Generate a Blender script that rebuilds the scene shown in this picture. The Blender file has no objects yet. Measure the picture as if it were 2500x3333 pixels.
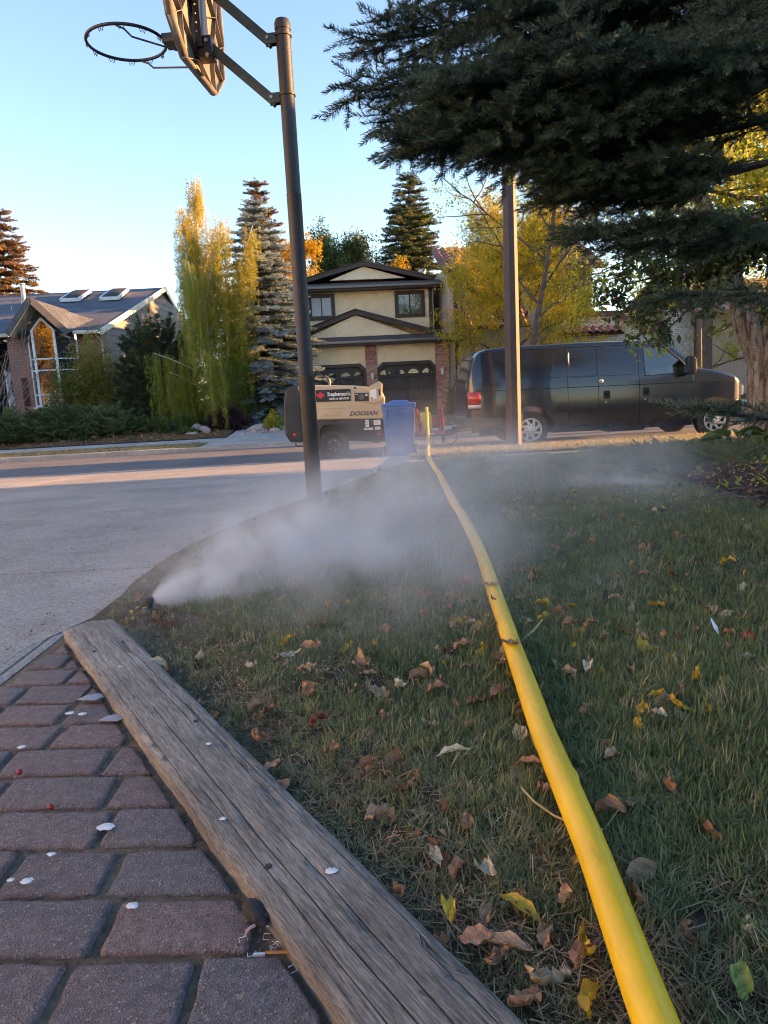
import bpy, bmesh, math, random
import numpy as np
from mathutils import Vector, Matrix, Euler, Quaternion
PI = math.pi
rad = math.radians
rng = np.random.default_rng(7)
random.seed(7)
scene = bpy.context.scene
COL = scene.collection

# ---------------------------------------------------------------- camera
CAM_H, PITCH, ROLL = 0.8, rad(9.8), rad(2.95)
cam_d = bpy.data.cameras.new('camera')
cam = bpy.data.objects.new('camera', cam_d)
COL.objects.link(cam)
scene.camera = cam
cam_d.sensor_fit = 'VERTICAL'
cam_d.sensor_height = 36.0
cam_d.lens = 36.0 * 2300.0 / 3333.0
cam_d.clip_start, cam_d.clip_end = 0.05, 2000.0
_F = Vector((0, math.cos(PITCH), -math.sin(PITCH)))
_U0 = Vector((0, math.sin(PITCH), math.cos(PITCH)))
_R0 = Vector((1, 0, 0))
_R = _R0 * math.cos(ROLL) - _U0 * math.sin(ROLL)
_U = _R0 * math.sin(ROLL) + _U0 * math.cos(ROLL)
cam.matrix_world = Matrix(((_R.x, _U.x, -_F.x, 0), (_R.y, _U.y, -_F.y, 0), (_R.z, _U.z, -_F.z, CAM_H), (0, 0, 0, 1)))

# ---------------------------------------------------------------- sky, sun, exposure
SUN_AZ, SUN_EL = rad(85.5), rad(9.0)          # clockwise from the view direction (+Y)
world = bpy.data.worlds.new('World')
scene.world = world
world.use_nodes = True
_nt = world.node_tree
_bg = _nt.nodes['Background']
_sky = _nt.nodes.new('ShaderNodeTexSky')
_sky.sky_type = 'NISHITA'
_sky.sun_disc = False
_sky.sun_elevation = SUN_EL
_sky.sun_rotation = SUN_AZ
_sky.altitude = 1100
_sky.air_density = 1.0
_sky.dust_density = 0.25
_sky.ozone_density = 2.0
_nt.links.new(_sky.outputs[0], _bg.inputs[0])
_bg.inputs[1].default_value = 0.105
sun_d = bpy.data.lights.new('sun', 'SUN')
sun_d.energy = 5.0
sun_d.angle = rad(0.5)
sun_d.color = (1.0, 0.53, 0.19)
sun = bpy.data.objects.new('sun', sun_d)
COL.objects.link(sun)
SUN_DIR = Vector((math.sin(SUN_AZ) * math.cos(SUN_EL), math.cos(SUN_AZ) * math.cos(SUN_EL), math.sin(SUN_EL)))
sun.rotation_euler = SUN_DIR.to_track_quat('Z', 'Y').to_euler()
sun.location = SUN_DIR * 60
scene.view_settings.view_transform = 'Standard'
scene.view_settings.look = 'None'
scene.view_settings.gamma = 1.0
scene.view_settings.use_curve_mapping = False
scene.view_settings.exposure = 2.58
scene.view_settings.use_white_balance = True
scene.view_settings.white_balance_temperature = 7050
scene.view_settings.white_balance_tint = 18
cy = scene.cycles
cy.max_bounces = 8
cy.transparent_max_bounces = 12
cy.volume_bounces = 2
cy.volume_step_rate = 2.0
cy.volume_max_steps = 128
cy.use_denoising = True
cy.filter_width = 1.05
cy.caustics_reflective = False
cy.caustics_refractive = False
cy.sample_clamp_indirect = 6.0

# ---------------------------------------------------------------- materials
MATS = {}
def nd(nt, typ, ins=None, **props):
    n = nt.nodes.new(typ)
    for k, v in props.items():
        setattr(n, k, v)
    for k, v in (ins or {}).items():
        s = n.inputs[k]
        if isinstance(v, bpy.types.NodeSocket):
            nt.links.new(v, s)
        else:
            s.default_value = v
    return n
def c4(c):
    return (c[0], c[1], c[2], 1.0)
def mixc(nt, fac, a, b, mode='MIX'):
    n = nt.nodes.new('ShaderNodeMix')
    n.data_type = 'RGBA'; n.blend_type = mode; n.clamp_factor = True
    for s, v in ((n.inputs[0], fac), (n.inputs[6], a), (n.inputs[7], b)):
        if isinstance(v, bpy.types.NodeSocket): nt.links.new(v, s)
        else: s.default_value = v if not isinstance(v, tuple) or len(v) == 4 else c4(v)
    return n.outputs[2]
def ramp(nt, fac, stops, interp='LINEAR'):
    n = nt.nodes.new('ShaderNodeValToRGB')
    nt.links.new(fac, n.inputs[0])
    n.color_ramp.interpolation = interp
    e = n.color_ramp.elements
    while len(e) < len(stops): e.new(0.5)
    for el, (p, c) in zip(e, stops):
        el.position = p
        el.color = c4(c) if not isinstance(c, (int, float)) else (c, c, c, 1)
    return n.outputs[0]
def math_(nt, op, a, b=0.0, c=None):
    n = nt.nodes.new('ShaderNodeMath'); n.operation = op
    for i, v in enumerate((a, b, c)):
        if v is None: continue
        if isinstance(v, bpy.types.NodeSocket): nt.links.new(v, n.inputs[i])
        else: n.inputs[i].default_value = v
    return n.outputs[0]
def new_mat(name):
    m = bpy.data.materials.new(name); m.use_nodes = True
    nt = m.node_tree
    return m, nt, nt.nodes['Principled BSDF']
def mat(name, base, rough=0.6, metal=0.0, spec=0.5, var=None, spots=None, bump=None, coat=0.0, obj_rand=0.0, coords='Object', trans=0.0):
    """var=(scale, amount); spots=(scale, threshold, colour); bump=(scale, strength[, detail])"""
    if name in MATS: return MATS[name]
    m, nt, b = new_mat(name)
    tc = nt.nodes.new('ShaderNodeTexCoord').outputs[coords]
    col = None
    b.inputs['Base Color'].default_value = c4(base)
    if var:
        nz = nd(nt, 'ShaderNodeTexNoise', {'Vector': tc, 'Scale': var[0], 'Detail': 6.0, 'Roughness': 0.65})
        f = ramp(nt, nz.outputs[0], [(0.3, 1 - var[1]), (0.7, 1 + var[1])])
        col = mixc(nt, 1.0, c4(base), f, 'MULTIPLY')
    if spots:
        nz = nd(nt, 'ShaderNodeTexNoise', {'Vector': tc, 'Scale': spots[0], 'Detail': 5.0, 'Roughness': 0.6})
        f = ramp(nt, nz.outputs[0], [(spots[1] - 0.05, 0.0), (spots[1] + 0.07, 1.0)])
        col = mixc(nt, f, col if col is not None else c4(base), c4(spots[2]))
    if obj_rand:
        oi = nt.nodes.new('ShaderNodeObjectInfo')
        f = ramp(nt, oi.outputs['Random'], [(0, 1 - obj_rand), (1, 1 + obj_rand)])
        col = mixc(nt, 1.0, col if col is not None else c4(base), f, 'MULTIPLY')
    if col is not None:
        nt.links.new(col, b.inputs['Base Color'])
    b.inputs['Roughness'].default_value = rough
    b.inputs['Metallic'].default_value = metal
    b.inputs['Specular IOR Level'].default_value = spec
    if coat: b.inputs['Coat Weight'].default_value = coat; b.inputs['Coat Roughness'].default_value = 0.06
    if trans: b.inputs['Transmission Weight'].default_value = trans
    if bump:
        nz = nd(nt, 'ShaderNodeTexNoise', {'Vector': tc, 'Scale': bump[0], 'Detail': bump[2] if len(bump) > 2 else 4.0, 'Roughness': 0.6})
        bp = nd(nt, 'ShaderNodeBump', {'Height': nz.outputs[0], 'Strength': bump[1], 'Distance': bump[3] if len(bump) > 3 else 0.02})
        nt.links.new(bp.outputs[0], b.inputs['Normal'])
    MATS[name] = m
    return m
def leaf_mat(name, cols, rough=0.55, transl=0.35, spec=0.3, tint='tint', gloss=None):
    """foliage: colour runs through cols by the instance's own tint value plus a random share; some light passes through"""
    if name in MATS: return MATS[name]
    m, nt, b = new_mat(name)
    at = nd(nt, 'ShaderNodeAttribute', attribute_type='INSTANCER', attribute_name=tint)
    oi = nt.nodes.new('ShaderNodeObjectInfo')
    geo = nt.nodes.new('ShaderNodeNewGeometry')
    r = math_(nt, 'MULTIPLY_ADD', geo.outputs['Random Per Island'], 0.3, -0.15)
    f = math_(nt, 'ADD', at.outputs['Fac'], r)
    n = len(cols)
    c = ramp(nt, f, [(i / (n - 1), col) for i, col in enumerate(cols)])
    nt.links.new(c, b.inputs['Base Color'])
    b.inputs['Roughness'].default_value = rough
    b.inputs['Specular IOR Level'].default_value = spec
    if transl:
        tr = nd(nt, 'ShaderNodeBsdfTranslucent', {'Color': c})
        mx = nd(nt, 'ShaderNodeMixShader', {0: transl, 1: b.outputs[0], 2: tr.outputs[0]})
        nt.links.new(mx.outputs[0], nt.nodes['Material Output'].inputs[0])
    MATS[name] = m
    return m
def brick_mat(name, c1, c2, mortar, bw=0.2, bh=0.067, bump=0.6):
    if name in MATS: return MATS[name]
    m, nt, b = new_mat(name)
    tc = nt.nodes.new('ShaderNodeTexCoord').outputs['Object']
    s = nd(nt, 'ShaderNodeSeparateXYZ', {0: tc})
    u = math_(nt, 'ADD', s.outputs[0], s.outputs[1])
    v = nd(nt, 'ShaderNodeCombineXYZ', {0: u, 1: s.outputs[2]})
    br = nd(nt, 'ShaderNodeTexBrick', {'Vector': v.outputs[0], 'Color1': c4(c1), 'Color2': c4(c2), 'Mortar': c4(mortar), 'Scale': 1.0,
            'Mortar Size': 0.006, 'Mortar Smooth': 0.2, 'Bias': 0.0, 'Brick Width': bw, 'Row Height': bh})
    nz = nd(nt, 'ShaderNodeTexNoise', {'Vector': tc, 'Scale': 9.0, 'Detail': 6.0})
    f = ramp(nt, nz.outputs[0], [(0.3, 0.7), (0.7, 1.25)])
    nt.links.new(mixc(nt, 1.0, br.outputs[0], f, 'MULTIPLY'), b.inputs['Base Color'])
    bp = nd(nt, 'ShaderNodeBump', {'Height': br.outputs[1], 'Strength': bump, 'Distance': -0.01})
    nt.links.new(bp.outputs[0], b.inputs['Normal'])
    b.inputs['Roughness'].default_value = 0.85
    MATS[name] = m
    return m
def glass_mat(name, tint=(0.02, 0.025, 0.03), rough=0.03, alpha=1.0):
    if name in MATS: return MATS[name]
    m, nt, b = new_mat(name)
    b.inputs['Base Color'].default_value = c4(tint)
    b.inputs['Roughness'].default_value = rough
    b.inputs['Specular IOR Level'].default_value = 0.9
    b.inputs['IOR'].default_value = 1.6
    b.inputs['Coat Weight'].default_value = 0.6
    b.inputs['Coat Roughness'].default_value = 0.02
    MATS[name] = m
    return m

# ---------------------------------------------------------------- mesh builder
def frame(d, up=(0, 0, 1)):
    d = Vector(d).normalized(); up = Vector(up)
    if abs(d.dot(up)) > 0.98: up = Vector((1, 0, 0))
    s = d.cross(up).normalized()
    return s, s.cross(d).normalized(), d
class MB:
    def __init__(self): self.v = []; self.f = []
    def add(self, vs, fs):
        o = len(self.v); self.v += [tuple(p) for p in vs]; self.f += [tuple(i + o for i in f) for f in fs]; return self
    def box(self, c, s, rot=None):
        h = [x / 2 for x in s]
        vs = [Vector((x * h[0], y * h[1], z * h[2])) for x in (-1, 1) for y in (-1, 1) for z in (-1, 1)]
        if rot is not None: vs = [rot @ p for p in vs]
        c = Vector(c)
        return self.add([p + c for p in vs], [(0, 1, 3, 2), (4, 6, 7, 5), (0, 4, 5, 1), (2, 3, 7, 6), (0, 2, 6, 4), (1, 5, 7, 3)])
    def b2(self, a, b):
        a, b = Vector(a), Vector(b)
        return self.box((a + b) / 2, [abs(x) for x in (b - a)])
    def prism(self, poly, fn, d0, d1):
        """poly: 2-D outline (counter-clockwise seen from d1 side); fn(a, b, d) -> 3-D"""
        n = len(poly)
        vs = [fn(a, b, d0) for a, b in poly] + [fn(a, b, d1) for a, b in poly]
        fs = [tuple(range(n))[::-1], tuple(range(n, 2 * n))] + [(i, (i + 1) % n, n + (i + 1) % n, n + i) for i in range(n)]
        return self.add(vs, fs)
    def tube(self, pts, r, n=8, cap=True, up=(0, 0, 1)):
        pts = [Vector(p) for p in pts]; m = len(pts)
        rs = list(r) if hasattr(r, '__len__') else [r] * m
        vs = []; fs = []
        pd = None
        for i, p in enumerate(pts):
            d = pts[min(i + 1, m - 1)] - pts[max(i - 1, 0)]
            if d.length < 1e-9: d = Vector((0, 0, 1))
            d.normalize()
            if pd is None: s, u, _ = frame(d, up)
            else:
                q = pd.rotation_difference(d); s = q @ s; u = q @ u
            pd = d
            for k in range(n):
                a = 2 * PI * k / n
                vs.append(p + (s * math.cos(a) + u * math.sin(a)) * rs[i])
        for i in range(m - 1):
            for k in range(n):
                a, b = i * n + k, i * n + (k + 1) % n
                fs.append((a, b, b + n, a + n))
        if cap:
            fs.append(tuple(range(n))[::-1]); fs.append(tuple(range((m - 1) * n, m * n)))
        return self.add(vs, fs)
    def lathe(self, prof, c=(0, 0, 0), axis=(0, 0, 1), n=24, cap=True):
        s, u, d = frame(axis, (0, 0, 1) if abs(Vector(axis).normalized().z) < 0.9 else (0, 1, 0)); c = Vector(c); vs = []; fs = []
        for r, h in prof:
            for k in range(n):
                a = 2 * PI * k / n
                vs.append(c + d * h + (s * math.cos(a) + u * math.sin(a)) * r)
        m = len(prof)
        for i in range(m - 1):
            for k in range(n):
                a, b = i * n + k, i * n + (k + 1) % n
                fs.append((a, b, b + n, a + n))
        if cap:
            fs.append(tuple(range(n))[::-1]); fs.append(tuple(range((m - 1) * n, m * n)))
        return self.add(vs, fs)
    def cyl(self, c, r, h, axis=(0, 0, 1), n=20):
        return self.lathe([(r, -h / 2), (r, h / 2)], c, axis, n)
    def ball(self, c, r, n=10, sc=(1, 1, 1)):
        pr = []
        c = Vector(c); vs = []; fs = []
        for i in range(n + 1):
            t = PI * i / n
            for k in range(2 * n):
                a = PI * k / n
                vs.append(c + Vector((math.sin(t) * math.cos(a) * r * sc[0], math.sin(t) * math.sin(a) * r * sc[1], math.cos(t) * r * sc[2])))
        for i in range(n):
            for k in range(2 * n):
                a, b = i * 2 * n + k, i * 2 * n + (k + 1) % (2 * n)
                fs.append((a, a + 2 * n, b + 2 * n, b))
        return self.add(vs, fs)
    def quad(self, a, b, c, d): return self.add([a, b, c, d], [(0, 1, 2, 3)])
    def mesh(self, name, bevel=0.0, seg=2, smooth=35, merge=False, recalc=True):
        me = bpy.data.meshes.new(name)
        me.from_pydata(self.v, [], self.f)
        if bevel or merge or recalc:
            bm = bmesh.new(); bm.from_mesh(me)
            if merge: bmesh.ops.remove_doubles(bm, verts=bm.verts, dist=1e-5)
            if recalc: bmesh.ops.recalc_face_normals(bm, faces=bm.faces)
            if bevel:
                ed = [e for e in bm.edges if len(e.link_faces) == 2 and e.calc_face_angle(0) > 0.5]
                bmesh.ops.bevel(bm, geom=ed, offset=bevel, segments=seg, affect='EDGES', profile=0.6, clamp_overlap=True)
            bm.to_mesh(me); bm.free()
        if smooth:
            me.shade_smooth(); me.set_sharp_from_angle(angle=rad(smooth))
        return me
    def build(self, name, m, parent=None, loc=None, rot=None, **kw):
        return link(name, self.mesh(name, **kw), m, parent, loc, rot)
def link(name, me, m, parent=None, loc=None, rot=None):
    o = bpy.data.objects.new(name, me)
    if m is not None and len(me.materials) == 0: me.materials.append(m)
    COL.objects.link(o)
    if parent is not None: o.parent = parent
    if loc is not None: o.location = loc
    if rot is not None: o.rotation_euler = rot
    return o
def tag(o, label=None, cat=None, group=None, kind=None):
    for k, v in (('label', label), ('category', cat), ('group', group), ('kind', kind)):
        if v: o[k] = v
    return o
def thing(name, label, cat, loc=(0, 0, 0), rz=0.0, group=None):
    o = bpy.data.objects.new(name, None); COL.objects.link(o)
    o.empty_display_size = 0.2
    o.location = loc; o.rotation_euler = (0, 0, rz)
    return tag(o, label, cat, group)
def copy_tree(o, parent=None):
    c = o.copy(); COL.objects.link(c)
    c.parent = parent
    for ch in o.children: copy_tree(ch, c)
    return c
def text_mesh(body, size, extrude=0.002, shear=0.0, bold=0.0, sx=1.0):
    cu = bpy.data.curves.new('lettering', 'FONT')
    cu.body = body; cu.size = size; cu.extrude = extrude; cu.shear = shear; cu.offset = bold
    cu.align_x = 'CENTER'; cu.align_y = 'CENTER'; cu.resolution_u = 3
    o = bpy.data.objects.new('lettering', cu)
    COL.objects.link(o)
    dg = bpy.context.evaluated_depsgraph_get()
    me = bpy.data.meshes.new_from_object(o.evaluated_get(dg))
    bpy.data.objects.remove(o)
    if sx != 1.0: me.transform(Matrix.Diagonal((sx, 1, 1, 1)))
    return me
def fxz(y0):      # prism frame: outline in x-z, depth in y
    return lambda a, b, d: (a, y0 + d, b)

# ---------------------------------------------------------------- terrain height
TH = rad(4.0)                                  # the street recedes a little to the right
CT, ST = math.cos(TH), math.sin(TH)
def v_of(x, y): return y * CT - x * ST         # distance across the street
def u_of(x, y): return x * CT + y * ST
def xy(u, v): return (u * CT - v * ST, u * ST + v * CT)
PROF_V = [-60, 4.0, 6.5, 9.3, 10.2, 13.0, 13.1, 16.0, 18.5, 18.56, 20.0, 21.4, 24, 29, 33, 60, 400]
PROF_Z = [0.0, 0.0, -0.05, -0.15, -0.19, -0.36, -0.44, -0.43, -0.52, -0.42, -0.40, -0.38, -0.30, -0.10, 0.0, 0.2, 0.2]
def gz(x, y): return float(np.interp(v_of(x, y), PROF_V, PROF_Z))
def gzn(x, y): return np.interp(y * CT - x * ST, PROF_V, PROF_Z)
# ================================================================ ground materials
def concrete_mat(name, base, scale=1.0, agg=0.35, wet=0.0):
    m, nt, b = new_mat(name)
    tc = nt.nodes.new('ShaderNodeNewGeometry').outputs['Position']
    n1 = nd(nt, 'ShaderNodeTexNoise', {'Vector': tc, 'Scale': 1.1 * scale, 'Detail': 8.0, 'Roughness': 0.7})
    n2 = nd(nt, 'ShaderNodeTexVoronoi', {'Vector': tc, 'Scale': 140.0 * scale, 'Randomness': 1.0})
    n3 = nd(nt, 'ShaderNodeTexNoise', {'Vector': tc, 'Scale': 240.0 * scale, 'Detail': 3.0})
    f1 = ramp(nt, n1.outputs[0], [(0.3, 0.72), (0.7, 1.22)])
    c = mixc(nt, 1.0, c4(base), f1, 'MULTIPLY')
    f2 = ramp(nt, n2.outputs['Color'], [(0.1, 1 - agg), (0.9, 1 + agg)])
    c = mixc(nt, 1.0, c, f2, 'MULTIPLY')
    st = nd(nt, 'ShaderNodeTexNoise', {'Vector': tc, 'Scale': 3.2 * scale, 'Detail': 9.0, 'Roughness': 0.75})
    fs = ramp(nt, st.outputs[0], [(0.56, 0.0), (0.72, 0.6)])
    c = mixc(nt, fs, c, c4([x * 0.45 for x in base]))
    nt.links.new(c, b.inputs['Base Color'])
    b.inputs['Roughness'].default_value = 0.85
    b.inputs['Specular IOR Level'].default_value = 0.3
    h = math_(nt, 'ADD', n3.outputs[0], n2.outputs['Distance'])
    bp = nd(nt, 'ShaderNodeBump', {'Height': h, 'Strength': 0.45, 'Distance': 0.004})
    nt.links.new(bp.outputs[0], b.inputs['Normal'])
    MATS[name] = m
    return m
M_DRIVE = concrete_mat('driveway_concrete', (0.285, 0.272, 0.25))
M_ROAD = concrete_mat('asphalt', (0.135, 0.135, 0.138), 0.8, 0.5)
M_WALK = concrete_mat('sidewalk_concrete', (0.36, 0.35, 0.325))
def soil_mat(name, a, b_, c_, sc=22.0, bump=0.9):
    m, nt, b = new_mat(name)
    tc = nt.nodes.new('ShaderNodeNewGeometry').outputs['Position']
    n1 = nd(nt, 'ShaderNodeTexNoise', {'Vector': tc, 'Scale': sc, 'Detail': 9.0, 'Roughness': 0.72})
    n2 = nd(nt, 'ShaderNodeTexNoise', {'Vector': tc, 'Scale': 1.7, 'Detail': 5.0, 'Roughness': 0.6})
    c = ramp(nt, n1.outputs[0], [(0.28, a), (0.5, b_), (0.72, c_)])
    f = ramp(nt, n2.outputs[0], [(0.3, 0.7), (0.7, 1.25)])
    nt.links.new(mixc(nt, 1.0, c, f, 'MULTIPLY'), b.inputs['Base Color'])
    b.inputs['Roughness'].default_value = 0.95
    b.inputs['Specular IOR Level'].default_value = 0.15
    bp = nd(nt, 'ShaderNodeBump', {'Height': n1.outputs[0], 'Strength': bump, 'Distance': 0.02})
    nt.links.new(bp.outputs[0], b.inputs['Normal'])
    MATS[name] = m
    return m
M_LAWN = soil_mat('lawn_soil', (0.032, 0.028, 0.019), (0.085, 0.074, 0.048), (0.17, 0.145, 0.10), 30)
M_FARGRASS = soil_mat('boulevard_grass', (0.045, 0.06, 0.02), (0.11, 0.10, 0.04), (0.22, 0.16, 0.07), 14)
M_MULCH = soil_mat('bark_mulch', (0.010, 0.008, 0.007), (0.030, 0.024, 0.019), (0.085, 0.066, 0.05), 38, 1.0)
M_BED = soil_mat('garden_soil', (0.025, 0.018, 0.012), (0.10, 0.065, 0.035), (0.26, 0.16, 0.08), 10)
M_SAND = soil_mat('joint_sand', (0.075, 0.062, 0.046), (0.18, 0.15, 0.115), (0.30, 0.26, 0.205), 70)
M_GROUND = soil_mat('far_ground', (0.05, 0.06, 0.025), (0.08, 0.09, 0.04), (0.12, 0.11, 0.06), 1.2, 0.3)

def sheet(name, us, vs, zf, m, street=True, kind='structure'):
    """grid over us x vs; in street coordinates or in plain x, y"""
    V = []; Fc = []
    for v in vs:
        for u in us:
            x, y = xy(u, v) if street else (u, v)
            V.append((x, y, zf(x, y)))
    n = len(us)
    for j in range(len(vs) - 1):
        for i in range(n - 1):
            a = j * n + i
            Fc.append((a, a + 1, a + n + 1, a + n))
    mb = MB().add(V, Fc)
    o = mb.build(name, m, recalc=False, smooth=60)
    if kind: o['kind'] = kind
    return o
def lin(a, b, n): return [a + (b - a) * i / (n - 1) for i in range(n)]

sheet('ground', [-420, -150, -60, -25, -12, -6, 0, 6, 12, 25, 60, 150, 420],
      [-420, -150, -60, -20, 0, 4, 6.5, 9.3, 10.2, 12.9, 13.2, 18.4, 18.7, 20, 21.4, 24, 29, 33, 60, 150, 420],
      lambda x, y: gz(x, y) - 0.13, M_GROUND)
sheet('road', lin(-90, 90, 19), [12.98, 13.12, 14.5, 16.0, 17.3, 18.56], lambda x, y: float(np.interp(v_of(x, y), [12.9, 16, 18.6], [-0.44, -0.43, -0.52])), M_ROAD)

# kerbs: lengths of cast concrete with open joints
def kerb(name, u0, u1, v0, v1, zt, step, m, drop=None):
    root = thing(name, None, None); root['kind'] = 'structure'
    u = u0
    while u < u1 - 0.1:
        ue = min(u + step, u1)
        mb = MB()
        def top(uu):
            z = zt
            if drop:
                for a, b, dz in drop:
                    t = min(max((uu - a) / 1.2, 0), 1) * min(max((b - uu) / 1.2, 0), 1)
                    z -= dz * t
            return z
        uu = lin(u + 0.008, ue - 0.008, 5)
        vs = []
        for q in uu:
            for vv, zz in ((v0, -0.75), (v0, top(q) - 0.015), (v0 + 0.02, top(q)), (v1 - 0.02, top(q)), (v1, top(q) - 0.015), (v1, -0.75)):
                x, y = xy(q, vv); vs.append((x, y, zz))
        fs = []
        for i in range(4):
            for k in range(5): fs.append((i * 6 + k, i * 6 + k + 1, i * 6 + k + 7, i * 6 + k + 6))
        fs += [(0, 1, 2, 3, 4, 5), (24, 25, 26, 27, 28, 29)]
        mb.add(vs, fs).build('kerb_stone', m, root, smooth=30)
        u = ue
    return root
kerb('far_kerb', -24, 34, 18.5, 18.68, -0.405, 3.05, M_WALK, [(-3.6, 3.4, 0.085)])
kerb('near_kerb', 0.95, 30, 12.94, 13.1, -0.355, 3.05, M_WALK)
kerb('gutter', -26, 0.95, 12.7, 13.14, -0.415, 3.05, M_WALK)
sheet('far_boulevard', lin(-40, -3.4, 14), [18.68, 19.0, 19.5, 19.98], lambda x, y: gz(x, y) + 0.012, M_FARGRASS)
sheet('far_boulevard', lin(3.4, 40, 12), [18.68, 19.3, 19.98], lambda x, y: gz(x, y) + 0.012, M_FARGRASS)
def slab_row(root, name, u0, u1, v0, v1, dz, step, m):
    u = u0
    while u < u1 - 0.1:
        ue = min(u + step, u1)
        P = []
        for vv in (v0, (v0 + v1) / 2, v1):
            for q in (u + 0.006, ue - 0.006):
                x, y = xy(q, vv); P.append((x, y, gz(x, y) + dz))
        P += [(p[0], p[1], p[2] - 0.2) for p in P]
        f = [(0, 1, 3, 2), (2, 3, 5, 4), (6, 0, 2, 8), (8, 2, 4, 10), (1, 7, 9, 3), (3, 9, 11, 5), (0, 6, 7, 1), (4, 5, 11, 10)]
        MB().add(P, f).build(name, m, root, smooth=20)
        u = ue
fw = thing('far_sidewalk', None, None); fw['kind'] = 'structure'
slab_row(fw, 'slab', -26, 32, 19.985, 21.4, 0.012, 1.52, M_WALK)
ap = thing('far_driveway_apron', None, None); ap['kind'] = 'structure'
slab_row(ap, 'slab', -3.4, 3.4, 18.69, 19.975, 0.004, 3.4, M_WALK)
fd = thing('far_driveway', None, None); fd['kind'] = 'structure'
for v0, v1 in ((21.41, 25.0), (25.01, 28.9)):
    slab_row(fd, 'slab', -3.1, 3.3, v0, v1, 0.012, 3.2, M_WALK)
# far garden lots
def lotz(x, y):
    v = v_of(x, y); u = u_of(x, y)
    r = max(0.0, min(1.0, (v - 21.6) / 8.5)) * max(0.0, min(1.0, (-3.6 - u) / 3.0))
    return gz(x, y) + 0.03 + 0.55 * r + 0.05 * math.sin(x * 2.1) * math.sin(y * 1.7) * min(1, (v - 21.4))
sheet('garden_bed', lin(-30, -3.12, 60), lin(21.42, 31.0, 22), lotz, M_BED)
sheet('far_lawn', lin(3.34, 34, 24), lin(21.42, 29, 8), lambda x, y: gz(x, y) + 0.02, M_FARGRASS)

# near lot --------------------------------------------------------
ED_Y = [-3, 2.47, 2.62, 2.8, 3.15, 3.7, 4.3, 5.1, 5.8, 6.6, 7.8, 9.3, 10.2, 13.0]
def plank_x(y, n): return (n - 0.55 * y) / 0.835
ED_X = [plank_x(-3, .525), plank_x(2.47, .525), -1.12, -1.13, -1.17, -1.15, -1.05, -.86, -.62, -.40, -.10, .28, .46, .95]
def edge_x(y): return float(np.interp(y, ED_Y, ED_X))
def hnoise(x, y):
    return 0.012 * math.sin(3.1 * x + 1.3) * math.sin(2.7 * y) + 0.008 * math.sin(7.3 * x + 2.0 * y) + 0.006 * math.sin(5.9 * y - 3 * x + 1)
BX_Y = [-3, 3.8, 4.5, 5.3, 6.5, 8.0, 9.3]
BX_X = [2.5, 2.28, 2.2, 2.2, 2.35, 2.95, 4.4]
def bed_x(y): return float(np.interp(y, BX_Y, BX_X))
def lawn_z(x, y):
    e = min(1.0, max(0.0, (x - edge_x(y)) / 0.5))
    return gz(x, y) - 0.012 + 0.028 * e + hnoise(x, y) * e
def lawn_sheet(name, ys, x1, nx, m, zf, left=edge_x, right=None):
    V = []; Fc = []
    for y in ys:
        l = left(y); r = right(y) if right else x1
        for i in range(nx):
            t = (i / (nx - 1)) ** 1.25
            x = l + (r - l) * t
            V.append((x, y, zf(x, y)))
    for j in range(len(ys) - 1):
        for i in range(nx - 1):
            a = j * nx + i
            Fc.append((a, a + 1, a + nx + 1, a + nx))
    o = MB().add(V, Fc).build(name, m, recalc=False, smooth=60); o['kind'] = 'structure'
    return o
lawn_sheet('lawn', lin(-1.0, 3.0, 70) + lin(3.08, 9.31, 60), 0, 60, M_LAWN, lawn_z, right=lambda y: bed_x(y) + 0.1)
def bz(x, y):
    e = min(1.0, max(0.0, (x - bed_x(y)) / 0.7))
    return gz(x, y) + 0.0 + 0.09 * e + 0.02 * math.sin(4 * x) * math.sin(3.3 * y) * e
lawn_sheet('mulch_bed', lin(-1.0, 9.3, 70), 9.0, 40, M_MULCH, bz, left=bed_x)
sheet('near_sidewalk', lin(0.15, 26, 18), [9.28, 9.7, 10.2], lambda x, y: gz(x, y) - .025 if x > edge_x(y) - .2 else gz(x, y) - .06, M_DRIVE)
def bl_z(x, y): return gz(x, y) + 0.006 + 0.008 * math.sin(3 * x) * math.sin(4 * y)
lawn_sheet('near_boulevard', [10.2 + 0.0 + i * 0.14 for i in range(22)], 24, 50, M_LAWN, bl_z, left=lambda y: edge_x(y))

# driveway: concrete slabs with open joints
dr = thing('driveway', None, None); dr['kind'] = 'structure'
def drive_slab(y0, y1, x0, x1):
    V = []; Fc = []; nx, ny = 7, 9
    ys = lin(y0 + 0.010, y1 - 0.010, ny)
    for y in ys:
        r = (edge_x(y) + 0.05 if y > 2.7 else -1.29) if x1 is None else x1 - 0.006
        for x in lin(x0 + 0.006, r, nx): V.append((x, y, gz(x, y) - 0.032))
    n = len(V)
    V += [(p[0], p[1], p[2] - 0.12) for p in V]
    for j in range(ny - 1):
        for i in range(nx - 1):
            a = j * nx + i; Fc.append((a, a + 1, a + nx + 1, a + nx))
    bd = [i for i in range(nx)] + [j * nx + nx - 1 for j in range(1, ny)] + [(ny - 1) * nx + i for i in range(nx - 2, -1, -1)] + [j * nx for j in range(ny - 2, 0, -1)]
    for k in range(len(bd)):
        a, b = bd[k], bd[(k + 1) % len(bd)]; Fc.append((b, a, a + n, b + n))
    MB().add(V, Fc).build('slab', M_DRIVE, dr, recalc=False, smooth=25)
for y0, y1 in ((-1.0, 3.52), (3.52, 5.75), (5.75, 8.6), (8.6, 10.4), (10.4, 12.72)):
    for x0, x1 in ((-13.0, -4.6), (-4.6, None)): drive_slab(y0, y1, x0, x1)
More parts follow.
